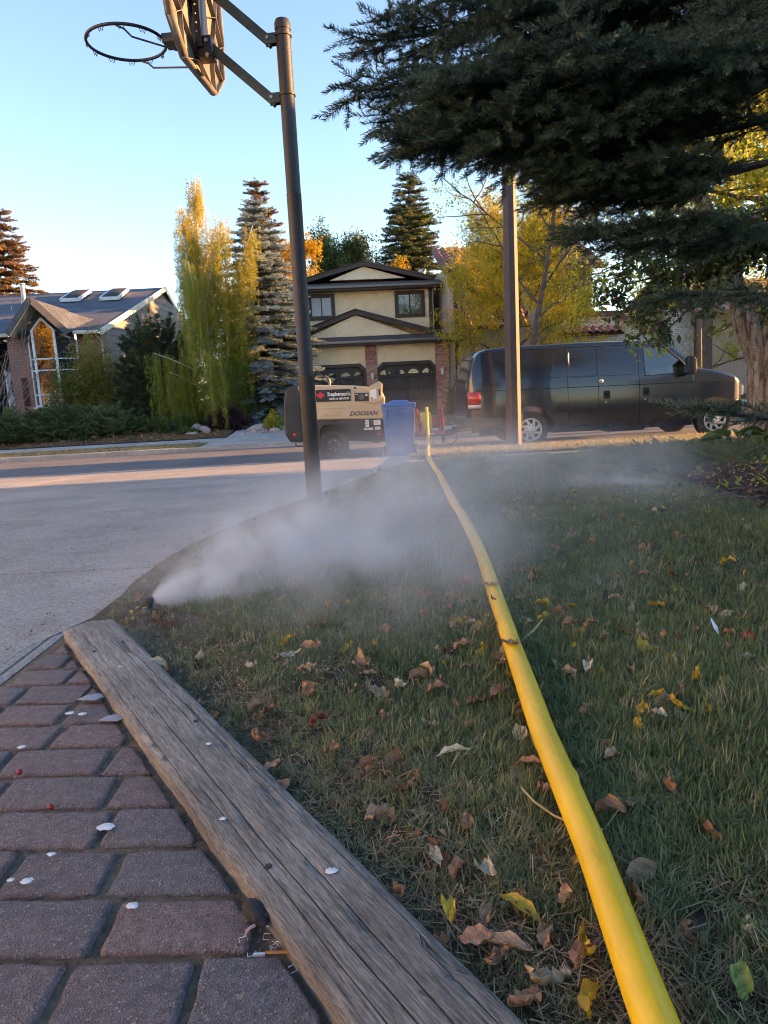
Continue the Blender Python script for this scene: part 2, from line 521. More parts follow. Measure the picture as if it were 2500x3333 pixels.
# tooled border strips along the driveway's edge
for k in range(3):
    x = -1.275 + k * 0.045
    MB().b2((x - .0195, -.6, -.12), (x + .0195, 2.86 - .04 * k, -.033 - .003 * k)).build('border_strip', M_DRIVE, dr, bevel=.004)

# pavers ------------------------------------------------------------
def paver_mat():
    m, nt, b = new_mat('paver')
    tc = nt.nodes.new('ShaderNodeNewGeometry').outputs['Position']
    oi = nt.nodes.new('ShaderNodeObjectInfo')
    base = ramp(nt, oi.outputs['Random'], [(0.0, (0.135, 0.095, 0.094)), (0.35, (0.115, 0.086, 0.090)), (0.6, (0.095, 0.090, 0.100)), (0.85, (0.165, 0.108, 0.098)), (1.0, (0.115, 0.092, 0.098))])
    n1 = nd(nt, 'ShaderNodeTexNoise', {'Vector': tc, 'Scale': 45.0, 'Detail': 8.0, 'Roughness': 0.75})
    c = mixc(nt, 1.0, base, ramp(nt, n1.outputs[0], [(0.3, 0.5), (0.7, 1.5)]), 'MULTIPLY')
    vo = nd(nt, 'ShaderNodeTexVoronoi', {'Vector': tc, 'Scale': 330.0})
    fs = ramp(nt, vo.outputs['Color'], [(0.76, 0.0), (0.88, 0.8)])
    c = mixc(nt, fs, c, (0.30, 0.24, 0.20, 1))
    fs2 = ramp(nt, vo.outputs['Color'], [(0.10, 0.8), (0.22, 0.0)])
    c = mixc(nt, fs2, c, (0.03, 0.025, 0.025, 1))
    n2 = nd(nt, 'ShaderNodeTexNoise', {'Vector': tc, 'Scale': 6.0, 'Detail': 7.0, 'Roughness': 0.7})
    c = mixc(nt, ramp(nt, n2.outputs[0], [(0.52, 0.0), (0.75, 0.45)]), c, (0.12, 0.10, 0.082, 1))
    nt.links.new(c, b.inputs['Base Color'])
    b.inputs['Roughness'].default_value = 0.62
    b.inputs['Specular IOR Level'].default_value = 0.45
    n3 = nd(nt, 'ShaderNodeTexNoise', {'Vector': tc, 'Scale': 190.0, 'Detail': 5.0, 'Roughness': 0.7})
    h = math_(nt, 'ADD', n3.outputs[0], math_(nt, 'MULTIPLY', vo.outputs['Distance'], 0.8))
    bp = nd(nt, 'ShaderNodeBump', {'Height': h, 'Strength': 0.85, 'Distance': 0.004})
    nt.links.new(bp.outputs[0], b.inputs['Normal'])
    return m
M_PAVER = paver_mat()
def clip_poly(poly, nx, ny, d):
    out = []
    for i in range(len(poly)):
        a, b = poly[i], poly[(i + 1) % len(poly)]
        da, db = a[0] * nx + a[1] * ny - d, b[0] * nx + b[1] * ny - d
        if da <= 0: out.append(a)
        if (da < 0) != (db < 0) and abs(da - db) > 1e-12:
            t = da / (da - db); out.append((a[0] + (b[0] - a[0]) * t, a[1] + (b[1] - a[1]) * t))
    return out
def area(p): return abs(sum(p[i][0] * p[(i + 1) % len(p)][1] - p[(i + 1) % len(p)][0] * p[i][1] for i in range(len(p)))) / 2
pv = thing('paver_path', None, None); pv['kind'] = 'structure'
MB().add([(-1.16, -0.6, -0.0075), (0.80, -0.6, -0.0075), (-0.96, 2.50, -0.0075), (-1.16, 2.52, -0.0075)], [(0, 1, 2, 3)]).build('joint_sand', M_SAND, pv, smooth=0)
MB().add([(-1.165, 2.28, -.022), (-.88, 2.28, -.022), (-.88, 2.95, -.022), (-1.165, 2.95, -.022)], [(0, 1, 2, 3)]).build('soil_strip', M_LAWN, pv, smooth=0)
ROWT = rad(-2.5)
rp = random.Random(11)
joint_offs = {0: -0.466, 1: -0.505, 2: -0.566, 3: -0.60, 4: -0.66, -1: -0.30}
for r in range(-6, 13):
    y0 = 0.916 + r * 0.1275
    x = joint_offs.get(r, -0.5 + (r % 2) * 0.097 + rp.uniform(-.02, .02))
    cells = []
    w0 = 0.24 if r in (0, 1) else 0.19
    xx = x
    for k in range(5):
        w = w0 if k == 0 else rp.choice((0.19, 0.19, 0.125))
        cells.append((xx, xx + w)); xx += w
    xx = x
    for k in range(7):
        w = rp.choice((0.19, 0.19, 0.24)); cells.append((xx - w, xx)); xx -= w
    for a, b in cells:
        g_ = 0.0075
        P = [(a + g_, y0 + g_), (b - g_, y0 + g_), (b - g_, y0 + 0.1275 - g_), (a + g_, y0 + 0.1275 - g_)]
        P = [(px + (0.0), py + (px + 0.45) * math.tan(ROWT)) for px, py in P]
        P = [(px + rp.uniform(-.003, .003), py + rp.uniform(-.003, .003)) for px, py in P]
        P = clip_poly(P, 0.835, 0.55, 0.340)
        if len(P) >= 3: P = clip_poly(P, -1, 0, 1.135)
        if len(P) < 3 or area(P) < 0.0012: continue
        Q = []
        for i in range(len(P)):
            (x0_, y0_), (x1_, y1_) = P[i], P[(i + 1) % len(P)]
            ns = max(1, int(math.hypot(x1_ - x0_, y1_ - y0_) / .022))
            for q in range(ns):
                t = q / ns; j = .0 if q == 0 else .0016
                Q.append((x0_ + (x1_ - x0_) * t + rp.gauss(0, j), y0_ + (y1_ - y0_) * t + rp.gauss(0, j)))
        P = Q
        cx = sum(p[0] for p in P) / len(P); cy_ = sum(p[1] for p in P) / len(P)
        tx, ty, tz = rp.uniform(-.022, .022), rp.uniform(-.022, .022), rp.uniform(-.003, .003)
        mb = MB().prism([(px - cx, py - cy_) for px, py in P], lambda q, s, d: (q, s, d + (tx * q + ty * s if d > -0.03 else 0)), -0.06, 0.0)
        mb.build('paver', M_PAVER, pv, loc=(cx, cy_, 0.002 + tz), bevel=0.0105, seg=3, smooth=50)
# ================================================================ wooden plank
def wood_mat(name, dark, light, ang=0.0):
    m, nt, b = new_mat(name)
    tc = nt.nodes.new('ShaderNodeTexCoord').outputs['Object']
    mp = nd(nt, 'ShaderNodeMapping', {'Vector': tc, 'Scale': (2.2, 24.0, 24.0)})
    n1 = nd(nt, 'ShaderNodeTexNoise', {'Vector': mp.outputs[0], 'Scale': 3.0, 'Detail': 8.0, 'Roughness': 0.7, 'Distortion': 0.6})
    mp2 = nd(nt, 'ShaderNodeMapping', {'Vector': tc, 'Scale': (4.0, 75.0, 75.0)})
    n2 = nd(nt, 'ShaderNodeTexNoise', {'Vector': mp2.outputs[0], 'Scale': 4.0, 'Detail': 6.0, 'Roughness': 0.75, 'Distortion': 0.3})
    n3 = nd(nt, 'ShaderNodeTexNoise', {'Vector': tc, 'Scale': 3.5, 'Detail': 6.0})
    c = ramp(nt, n1.outputs[0], [(0.25, dark), (0.55, [(a + b_) / 2 for a, b_ in zip(dark, light)]), (0.8, light)])
    c = mixc(nt, 1.0, c, ramp(nt, n2.outputs[0], [(0.34, 0.30), (0.47, 0.95), (0.66, 1.4)]), 'MULTIPLY')
    n5 = nd(nt, 'ShaderNodeTexNoise', {'Vector': nd(nt, 'ShaderNodeMapping', {'Vector': tc, 'Scale': (16.0, 170.0, 170.0)}).outputs[0], 'Scale': 2.4, 'Detail': 9.0, 'Roughness': 0.85})
    c = mixc(nt, 1.0, c, ramp(nt, n5.outputs[0], [(0.36, 0.45), (0.5, 1.0), (0.63, 1.45)]), 'MULTIPLY')
    c = mixc(nt, 1.0, c, ramp(nt, n3.outputs[0], [(0.3, 0.75), (0.7, 1.2)]), 'MULTIPLY')
    # rubbed places where the old yellow wood shows
    n4 = nd(nt, 'ShaderNodeTexNoise', {'Vector': nd(nt, 'ShaderNodeMapping', {'Vector': tc, 'Scale': (1.0, 3.5, 3.5)}).outputs[0], 'Scale': 5.5, 'Detail': 6.0, 'Roughness': 0.7})
    c = mixc(nt, ramp(nt, n4.outputs[0], [(0.63, 0.0), (0.72, 0.55)]), c, (0.34, 0.22, 0.09, 1))
    vo = nd(nt, 'ShaderNodeTexVoronoi', {'Vector': nd(nt, 'ShaderNodeMapping', {'Vector': tc, 'Scale': (2.6, 9.0, 9.0)}).outputs[0], 'Scale': 1.0})
    kn = ramp(nt, vo.outputs['Distance'], [(0.05, 0.7), (0.13, 0.0)])
    c = mixc(nt, kn, c, (0.035, 0.03, 0.026, 1))
    nt.links.new(c, b.inputs['Base Color'])
    b.inputs['Roughness'].default_value = 0.8
    b.inputs['Specular IOR Level'].default_value = 0.3
    h = math_(nt, 'ADD', n2.outputs[0], n5.outputs[0])
    bp = nd(nt, 'ShaderNodeBump', {'Height': h, 'Strength': 0.9, 'Distance': 0.006})
    nt.links.new(bp.outputs[0], b.inputs['Normal'])
    MATS[name] = m
    return m
M_PLANK = wood_mat('weathered_wood', (0.135, 0.127, 0.115), (0.44, 0.415, 0.37))
M_CRACK = mat('crack_dark', (0.008, 0.007, 0.006), 0.95)
PL_DIR = Vector((0.55, -0.835, 0)); PL_N = Vector((0.835, 0.55, 0))
pk = thing('timber_plank', 'weathered grey wooden plank laid flat between the pavers and the lawn', 'plank',
           PL_N * 0.439 + PL_DIR * -2.62 + Vector((0, 0, 0)), math.atan2(-0.835, 0.55))
# outline with worn edges: x along the plank, y across
def plank_mesh():
    bm = bmesh.new(); nx, ny = 150, 26; W = 0.172; L = 2.9; T = 0.036
    r = random.Random(3)
    wob = [0.002 * math.sin(i * 0.31) + r.uniform(-.0012, .0012) for i in range(nx)]
    cracks = [(0.048, .2, 1.5, .002), (-.04, .05, .8, .002), (-.068, .5, 1.4, .002), (0.066, .9, 2.0, .002), (0.030, 0.10, 1.05, 0.004), (-0.022, 0.85, 2.2, 0.005), (0.012, 1.5, 2.9, 0.0045), (-0.052, 1.3, 2.6, 0.003), (0.056, 1.9, 2.9, 0.003)]
    g = []
    for i in range(nx):
        row = []
        x = L * i / (nx - 1)
        for j in range(ny):
            t = j / (ny - 1)
            y = (t - 0.5) * W
            # pull grid lines on to cracks
            z = T - 0.004 * (2 * t - 1) ** 2
            ed = min(t, 1 - t) * W
            if ed < 0.006: z -= (0.006 - ed) * 0.9
            yy = y + wob[i] * (1 if t < 0.5 else 0.6)
            row.append([x + (0.012 * math.sin(9 * t) + (0.01 if t < .1 else 0) if i == 0 else 0), yy, z])
        for cy0, x0, x1, w in cracks:
            if x0 < x < x1:
                cyc = cy0 + 0.0022 * math.sin(x * 4 + cy0 * 90) + 0.0009 * math.sin(x * 23)
                fade = min(1, (x - x0) / 0.12, (x1 - x) / 0.12)
                k = min(range(ny), key=lambda q: abs(row[q][1] - cyc))
                if 1 < k < ny - 2:
                    row[k][1] = cyc; row[k][2] -= 0.009 * fade
                    row[k - 1][1] = cyc - 0.0007 - w * .16; row[k + 1][1] = cyc + 0.0007 + w * .16
        g.append([bm.verts.new(p) for p in row])
    for i in range(nx - 1):
        for j in range(ny - 1): bm.faces.new((g[i][j], g[i + 1][j], g[i + 1][j + 1], g[i][j + 1]))
    low = [[bm.verts.new((g[i][j].co.x, g[i][j].co.y, -0.03)) for j in (0, ny - 1)] for i in range(nx)]
    for i in range(nx - 1):
        bm.faces.new((g[i][0], low[i][0], low[i + 1][0], g[i + 1][0]))
        bm.faces.new((g[i][ny - 1], g[i + 1][ny - 1], low[i + 1][1], low[i][1]))
    bm.faces.new([low[0][0]] + [g[0][j] for j in range(ny)] + [low[0][1]])
    me = bpy.data.meshes.new('board'); 
    bmesh.ops.recalc_face_normals(bm, faces=bm.faces)
    bm.to_mesh(me); bm.free(); me.shade_smooth(); me.set_sharp_from_angle(angle=rad(40))
    return me
link('board', plank_mesh(), M_PLANK, pk)
M_RUSTNAIL = mat('nail_head', (0.05, 0.04, 0.035), 0.6, 0.6)
for x, y in ((0.30, 0.045), (0.33, -0.05), (1.02, 0.04), (1.62, -0.045), (2.08, 0.03), (2.12, -0.05)):
    MB().lathe([(0.0001, 0.0005), (0.006, 0.0005), (0.0065, -0.002)], (x, y, 0.0365), n=12).build('nail_head', M_RUSTNAIL, pk)

# ================================================================ yellow hose
def hose_mat(name='hose_yellow'):
    m, nt, b = new_mat(name)
    tc = nt.nodes.new('ShaderNodeNewGeometry').outputs['Position']
    n1 = nd(nt, 'ShaderNodeTexNoise', {'Vector': tc, 'Scale': 6.0, 'Detail': 8.0, 'Roughness': 0.7})
    n2 = nd(nt, 'ShaderNodeTexNoise', {'Vector': nd(nt, 'ShaderNodeMapping', {'Vector': tc, 'Scale': (7, 1.2, 7)}).outputs[0], 'Scale': 9.0, 'Detail': 6.0, 'Roughness': 0.7})
    c = ramp(nt, n1.outputs[0], [(0.3, (0.60, 0.38, 0.008)), (0.6, (0.72, 0.47, 0.010)), (0.8, (0.74, 0.50, 0.03))])
    c = mixc(nt, ramp(nt, n2.outputs[0], [(0.52, 0.0), (0.76, 0.4)]), c, (0.30, 0.21, 0.04, 1))
    nt.links.new(c, b.inputs['Base Color'])
    b.inputs['Roughness'].default_value = 0.42
    bp = nd(nt, 'ShaderNodeBump', {'Height': n2.outputs[0], 'Strength': 0.15, 'Distance': 0.003})
    nt.links.new(bp.outputs[0], b.inputs['Normal'])
    MATS[name] = m
    return m
M_HOSE = hose_mat()
HR = 0.0265
ho = thing('air_hose', 'thick yellow air hose running across the lawn up to the red reel', 'hose', (0.3, 0.7, 0))
def hose_pts():
    P = [(0.285, 0.2), (0.303, 0.76), (0.325, 1.073), (0.338, 1.53), (0.368, 1.95), (0.398, 2.36), (0.455, 3.40), (0.50, 4.95), (0.535, 6.2), (0.575, 7.4), (0.615, 8.9), (0.66, 9.9), (0.735, 11.0), (0.79, 11.9)]
    P = [(a * .938, b * .938) for a, b in P]
    ys = np.array([p[1] for p in P]); xs = np.array([p[0] for p in P])
    out = []
    for y in np.linspace(0.2, 11.6, 190):
        x = float(np.interp(y, ys, xs)) + 0.004 * math.sin(y * 2.3) * min(1, y / 3) + 0.0015 * math.sin(y * 5.1)
        z = (gz(x, y) + .012 if y < 9.3 else gz(x, y)) + HR + 0.018 + 0.003 * math.sin(y * 1.9)
        out.append((x, y, z))
    # rises from the boulevard to the reel
    out += [(0.80, 11.9, -0.24), (0.825, 12.2, -0.17), (0.838, 12.4, -0.02), (0.842, 12.5, 0.15), (0.842, 12.53, 0.35), (0.842, 12.55, 0.46)]
    return out
HP = hose_pts()
MB().tube([Vector(p) - Vector((0.3, 0.7, 0)) for p in HP], [HR * (1 + 0.014 * math.sin(i * .37) + 0.01 * math.sin(i * .83 + 1)) for i in range(len(HP))], 16).build('hose_line', M_HOSE, ho, smooth=80)
# flat repair patches and seams seen on the hose
for y0, a0 in ((1.25, 0.5), (2.02, 0.9)):
    i0 = min(range(len(HP)), key=lambda i: abs(HP[i][1] - y0))
    pts = [Vector(HP[i0 + k]) - Vector((0.3, 0.7, 0)) + Vector((math.cos(a0), -0.2, math.sin(a0))).normalized() * (HR * 0.93 - abs(k) * 0.004) for k in (-1, 0, 1)]
    MB().tube(pts, [0.003, 0.006, 0.003], 8).build('repair_patch', M_HOSE, ho, smooth=80)

# ================================================================ sprinkler heads
M_BLKPL = mat('black_plastic', (0.014, 0.014, 0.015), 0.5, var=(8, 0.25))
def sprinkler(x, y, z, label):
    t = thing('sprinkler_head', label, 'sprinkler', (x, y, z), 0, 'pop-up sprinkler heads on the lawn')
    MB().lathe([(0.034, -0.05), (0.034, 0.004), (0.030, 0.010), (0.016, 0.012)], n=20).build('housing', M_BLKPL, t)
    MB().lathe([(0.011, 0.0), (0.011, 0.026), (0.013, 0.028)], n=14).build('riser', M_BLKPL, t)
    MB().lathe([(0.013, 0.028), (0.017, 0.032), (0.017, 0.048), (0.012, 0.053), (0.003, 0.054)], n=16).build('nozzle', M_BLKPL, t)
    return t
SPR = [(-0.93, 2.66, 0.0, 'pop-up sprinkler spraying mist at the near corner of the lawn by the plank end'),
       (-0.455, 5.62, -0.03, 'pop-up sprinkler just behind the foot of the basketball pole'),
       (-0.02, 8.15, -0.105, 'pop-up sprinkler at the driveway edge in front of the blue bin'),
       (2.15, 5.05, -0.02, 'pop-up sprinkler at the edge of the mulch bed')]
for x, y, z, l in SPR: sprinkler(x, y, z, l)

# ================================================================ basketball hoop
M_POLE = mat('pole_black_steel', (0.011, 0.0105, 0.0105), 0.5, 0.1, var=(3, 0.35), spots=(9, 0.66, (0.025, 0.018, 0.013)), bump=(60, 0.12))
M_ARM = mat('arm_green_steel', (0.035, 0.038, 0.030), 0.5, 0.4, var=(5, 0.35), spots=(14, 0.62, (0.07, 0.05, 0.035)))
M_BOARD = mat('backboard_plastic', (0.17, 0.16, 0.145), 0.35, 0.0, var=(6, 0.35), spots=(4, 0.6, (0.12, 0.09, 0.07)))
M_BRKT = mat('bracket_black', (0.012, 0.012, 0.013), 0.4, 0.5, spots=(10, 0.68, (0.05, 0.03, 0.02)))
M_BOLT = mat('bolt_steel', (0.28, 0.27, 0.25), 0.4, 0.8, var=(20, 0.4))
M_RIM = mat('rim_dark_steel', (0.035, 0.033, 0.045), 0.45, 0.5, var=(12, 0.4))
HB = Vector((-0.515, 5.253, -0.03))
hp = thing('basketball_hoop', 'black steel basketball hoop pole with board and rim leaning out over the driveway', 'basketball hoop', HB)
PR = 0.052
MB().lathe([(0.058, -0.3), (0.058, 0.95), (0.0585, 0.96), (0.056, 0.97), (PR, 0.975), (PR, 2.2), (PR + .001, 2.205), (PR - .001, 2.21), (0.050, 2.215), (0.050, 3.255)], n=32, cap=False).build('pole', M_POLE, hp, smooth=60)
MB().lathe([(0.0545, 3.25), (0.0545, 3.29), (0.046, 3.312), (0.002, 3.316)], n=32).build('pole_cap', M_BLKPL, hp, smooth=40)
DV = Vector((-0.994, 0.106, 0)); NV = Vector((0.106, 0.994, 0))
arm_b = Vector((-0.515, 0.03, 0))
for z0 in (2.80, 3.17):
    MB().lathe([(0.055, -0.006), (0.058, -0.006), (0.058, 0.006), (0.055, 0.006)], (0, 0, z0 + 0.045), n=28).build('u_bolt', M_ARM, hp)
    for s in (-1, 1):
        a = DV * 0.05 + NV * (0.021 * s) + Vector((0, 0, z0)); 
        MB().box(DV * 0.085 + NV * (0.024 * s) + Vector((0, 0, z0 + 0.03)), (0.085, 0.005, 0.065), Matrix.Rotation(math.atan2(DV.y, DV.x), 3, 'Z')).build('arm_bracket', M_ARM, hp, bevel=0.002)
        MB().cyl(DV * 0.105 + NV * (0.03 * s) + Vector((0, 0, z0 + 0.035)), 0.011, 0.008, NV, 8).build('bolt', M_BOLT, hp)
    e0 = DV * 0.075 + Vector((0, 0, z0 - 0.0)); e1 = DV * 0.56 + Vector((0, 0, z0 + 0.44))
    d = (e1 - e0)
    for s in (-1, 1):
        sx, ux, _ = frame(d, NV)
        mb = MB()
        off = NV * (0.017 * s)
        mb.box((e0 + e1) / 2 + off, (d.length, 0.006, 0.058), Matrix((d.normalized(), NV, d.normalized().cross(NV))).transposed())
        mb.build('arm', M_ARM, hp, bevel=0.0015)
    mid = Matrix((d.normalized(), NV, d.normalized().cross(NV))).transposed()
    MB().box((e0 + e1) / 2 - mid @ Vector((0, 0, 0.027)), (d.length * 0.98, 0.027, 0.004), mid).build('arm_web', M_ARM, hp)
# backboard: fan-shaped moulded board with ribs on its back
bx = -0.60                                                # board plane distance along DV
bc = DV * 0.615 + Vector((0, 0, 3.54))
def bp_(n, z, d): return bc + NV * n + Vector((0, 0, z)) + DV * d
OUT = [(-0.30, -0.53), (0.30, -0.53), (0.50, -0.36), (0.56, -0.1), (0.56, 0.30), (0.42, 0.45), (-0.42, 0.45), (-0.56, 0.30), (-0.56, -0.1), (-0.50, -0.36)]
MB().prism(OUT, bp_, 0.0, 0.012).build('board_face', M_BOARD, hp, bevel=0.003)
mb = MB()
for i in range(len(OUT)):
    a, b = OUT[i], OUT[(i + 1) % len(OUT)]
    mb.quad(bp_(a[0], a[1], -0.001), bp_(b[0], b[1], -0.001), bp_(b[0] * .985, b[1] * .985, -0.045), bp_(a[0] * .985, a[1] * .985, -0.045))
o = mb.build('board_rim', M_BOARD, hp, smooth=20); sm = o.modifiers.new('thick', 'SOLIDIFY'); sm.thickness = 0.006
rb = random.Random(5)
nodes_ = [(0.0, -0.42), (-0.3, -0.25), (0.3, -0.25), (-0.45, 0.05), (0.45, 0.05), (-0.25, 0.2), (0.25, 0.2), (0, 0.36), (-0.15, -0.08), (0.15, -0.08)]
seg = []
for a in nodes_:
    for b in nodes_ + OUT:
        if a != b and 0.12 < math.hypot(a[0] - b[0], a[1] - b[1]) < 0.36: seg.append((a, b))
for a, b in seg[:64]:
    p0, p1 = bp_(a[0], a[1], -0.016), bp_(b[0], b[1], -0.016)
    d = p1 - p0
    R3 = Matrix((d.normalized(), DV, d.normalized().cross(DV))).transposed()
    MB().box((p0 + p1) / 2, (d.length, 0.032, 0.0045), R3).build('board_rib', M_BOARD, hp)
MB().box(bp_(0, -0.15, -0.05), (0.05, 0.16, 0.44), Matrix.Rotation(math.atan2(DV.y, DV.x), 3, 'Z')).build('board_bracket', M_BRKT, hp, bevel=0.006)
MB().box(bp_(0, -0.36, -0.075), (0.11, 0.12, 0.13), Matrix.Rotation(math.atan2(DV.y, DV.x), 3, 'Z')).build('board_bracket', M_BRKT, hp, bevel=0.006)
for n, z in ((-0.062, -0.33), (-0.062, -0.42), (0.062, -0.33)):
    MB().cyl(bp_(n, z, -0.10), 0.013, 0.02, NV, 8).build('bolt', M_BOLT, hp)
for k in range(5): MB().ball(bp_(-0.082, -0.28 + k * 0.055, -0.045), 0.008, 5).build('bolt', M_BOLT, hp)
RC = DV * 1.10 + Vector((0, 0, 3.275)); RR = 0.262
MB().tube([RC + Vector((RR * math.cos(a), RR * math.sin(a), 0)) for a in np.linspace(0, 2 * PI, 49)[:-1]] + [RC + Vector((RR, 0, 0)), RC + Vector((RR * math.cos(.13), RR * math.sin(.13), 0))], 0.0105, 10, False).build('rim', M_RIM, hp, smooth=80)
MB().box(DV * 0.735 + Vector((0, 0, 3.255)), (0.18, 0.13, 0.055), Matrix.Rotation(math.atan2(DV.y, DV.x), 3, 'Z')).build('rim_bracket', M_ARM, hp, bevel=0.004)
for s in (-1, 1):
    pts = [RC + Vector((RR * math.cos(a) * .99, RR * math.sin(a) * .99, -0.008)) for a in (1.5 * s + 0.0,)]
    p0 = pts[0]
    pts = [p0, p0 + Vector((0.05, -0.01 * s, -0.02)), p0 + Vector((0.09, -0.03 * s, -0.06)), DV * 0.63 + NV * (0.10 * s) + Vector((0, 0, 3.12))]
    MB().tube(pts, 0.0065, 8).build('rim_brace', M_RIM, hp, smooth=80)
for k in range(12):
    a = 2 * PI * k / 12 + 0.2
    c = RC + Vector((RR * math.cos(a), RR * math.sin(a), -0.012)); t = Vector((-math.sin(a), math.cos(a), 0))
    MB().tube([c - t * 0.02, c - t * 0.012 + Vector((0, 0, -0.022)), c + Vector((0, 0, -0.004)), c + t * 0.012 + Vector((0, 0, -0.022)), c + t * 0.02], 0.0028, 6).build('net_hook', M_RIM, hp)

# ================================================================ street lamp post
M_LAMP = mat('lamp_post_paint', (0.045, 0.038, 0.038), 0.65, 0.0, var=(7, 0.25), spots=(16, 0.67, (0.06, 0.045, 0.04)), bump=(90, 0.2))
lp = thing('lamp_post', 'tall tapered eight-sided street lamp post standing before the dark van', 'lamp post', (2.33, 12.35, -0.32), rad(24))
MB().lathe([(0.135, -0.2), (0.135, 0.0), (0.125, 2.2), (0.098, 7.5)], n=8).build('post', M_LAMP, lp, smooth=20)
MB().box((0.125, -0.03, 0.52), (0.02, 0.09, 0.2)).build('access_door', M_LAMP, lp, bevel=0.008)
MB().lathe([(0.17, -0.02), (0.17, 0.025), (0.14, 0.03)], n=8).build('base_collar', M_LAMP, lp, smooth=20)
MB().tube([(0, 0, 7.4), (-0.1, 0.5, 7.9), (-0.3, 1.6, 8.15)], [0.06, 0.045, 0.035], 10).build('lamp_arm', M_LAMP, lp)
MB().box((-0.36, 1.9, 8.15), (0.28, 0.7, 0.14)).build('lamp_head', M_LAMP, lp, bevel=0.04)
# ================================================================ shared vehicle materials
M_TYRE = mat('tyre_rubber', (0.020, 0.019, 0.018), 0.85, var=(14, 0.3), spots=(6, 0.6, (0.06, 0.055, 0.05)), bump=(80, 0.2))
M_STEEL = mat('dull_steel', (0.10, 0.10, 0.105), 0.45, 0.7, var=(18, 0.3))
M_SILVER = mat('hubcap_silver', (0.58, 0.58, 0.57), 0.34, 0.35, var=(9, 0.12))
M_FRAME = mat('chassis_black', (0.012, 0.012, 0.012), 0.65, var=(10, 0.3))
M_CANOPY = mat('canopy_tan', (0.50, 0.40, 0.255), 0.5, var=(5, 0.10), spots=(7, 0.70, (0.38, 0.30, 0.20)))
M_COWL = mat('cowl_black', (0.018, 0.018, 0.021), 0.5, var=(6, 0.3), spots=(40, 0.66, (0.06, 0.06, 0.065)))
M_RED = mat('reel_red', (0.33, 0.018, 0.022), 0.45, var=(8, 0.25))
M_LENS_R = mat('lens_red', (0.45, 0.010, 0.014), 0.2, coat=0.5)
M_LENS_W = mat('lens_clear', (0.55, 0.54, 0.52), 0.2, coat=0.5)
M_LENS_O = mat('lens_orange', (0.55, 0.08, 0.02), 0.25)
M_WHITE = mat('print_white', (0.78, 0.78, 0.76), 0.6)
M_NAVY = mat('sign_black', (0.012, 0.013, 0.018), 0.4)
M_LEAFRED = mat('print_red', (0.58, 0.03, 0.05), 0.5)
M_GREYPRINT = mat('print_charcoal', (0.045, 0.045, 0.05), 0.5)
M_BINBLUE = mat('bin_blue', (0.022, 0.110, 0.34), 0.48, var=(4, 0.2), spots=(30, 0.67, (0.06, 0.16, 0.38)), bump=(120, 0.1))
def tyre_prof(r, w, ri):
    h = w / 2
    return [(ri, -h * .8), (ri + .02, -h * .98), (r - .05, -h), (r - .015, -h * .92), (r, -h * .75), (r, h * .75), (r - .015, h * .92), (r - .05, h), (ri + .02, h * .98), (ri, h * .8)]

# ================================================================ compressor trailer
TY = 3.0
cp = thing('compressor_trailer', 'tan and black towed air compressor on one axle behind the dark van', 'compressor', (-0.858, 13.03, -0.44), rad(TY))
D0, D1 = 0.04, 1.28
MB().prism([(-.555, .765), (.975, .715), (.99, 1.10), (.94, 1.21), (.80, 1.275), (.66, 1.315), (.44, 1.345), (-.30, 1.392), (-.555, 1.39)], fxz(0), D0, D1).build('canopy', M_CANOPY, cp, bevel=0.035, seg=4, smooth=45)
MB().prism([(-.56, .36), (-.56, 1.392), (-.72, 1.385), (-.80, 1.335), (-.845, 1.2), (-.872, 1.0), (-.875, .52), (-.79, .375)], fxz(0), D0 - .015, D1 + .015).build('end_cowl', M_COWL, cp, bevel=0.04, seg=4, smooth=45)
MB().box((-.72, D0 - .016, 1.02), (0.30, 0.012, 0.012)).build('cowl_seam', M_FRAME, cp)
MB().prism([(-.555, .37), (.96, .30), (.97, .712), (-.555, .762)], fxz(0), D0 + .015, D1 - .015).build('lower_panel', M_COWL, cp, bevel=0.012)
# recessed character lines pressed into the canopy
MB().prism([(-.54, .985), (.30, .955), (.50, 1.03), (.62, 1.05), (.62, 1.035), (.50, 1.012), (.31, .94), (-.54, .97)], fxz(0), D0 - .008, D0 + .004).build('pressed_line', M_CANOPY, cp, bevel=0.003)
MB().prism([(-.17, .83), (.09, .82), (.115, .845), (.085, .895), (-.14, .905)], fxz(0), D0 - .010, D0 + .004).build('pressed_recess', M_CANOPY, cp, bevel=0.005)
MB().prism([(.405, 1.035), (.70, 1.02), (.70, 1.30), (.405, 1.325)], fxz(0), D0 - .012, D0 + .004).build('panel_surround', M_CANOPY, cp, bevel=0.008)
pn = MB().prism([(.43, 1.058), (.69, 1.045), (.69, 1.20), (.43, 1.215)], fxz(0), D0 - .018, D0 - .010).build('control_panel', M_NAVY, cp, bevel=0.004)
gz_ = MB().cyl((.558, D0 - .021, 1.135), .048, .012, (0, 1, 0), 24).build('gauge', M_WHITE, pn)
MB().lathe([(.048, 0), (.053, 0), (.053, .014), (.048, .014)], (.558, D0 - .016, 1.135), (0, -1, 0), 24).build('gauge_ring', M_STEEL, pn)
MB().box((.562, D0 - .0285, 1.145), (.004, .002, .05), Matrix.Rotation(.5, 3, 'Y')).build('gauge_needle', M_NAVY, pn)
MB().cyl((.65, D0 - .020, 1.165), .022, .006, (0, 1, 0), 16).build('logo_disc', M_WHITE, pn)
MB().box((.65, D0 - .0245, 1.165), (.034, .002, .010)).build('logo_bar', M_NAVY, pn)
MB().box((.47, D0 - .0195, 1.185), (.05, .003, .008)).build('switch_label', M_WHITE, pn)
MB().box((.445, D0 - .0135, 1.275), (.042, .004, .075), Matrix.Rotation(.05, 3, 'Y')).build('warning_label', M_NAVY, cp)
MB().box((.445, D0 - .0165, 1.265), (.026, .002, .03)).build('warning_print', M_WHITE, cp)
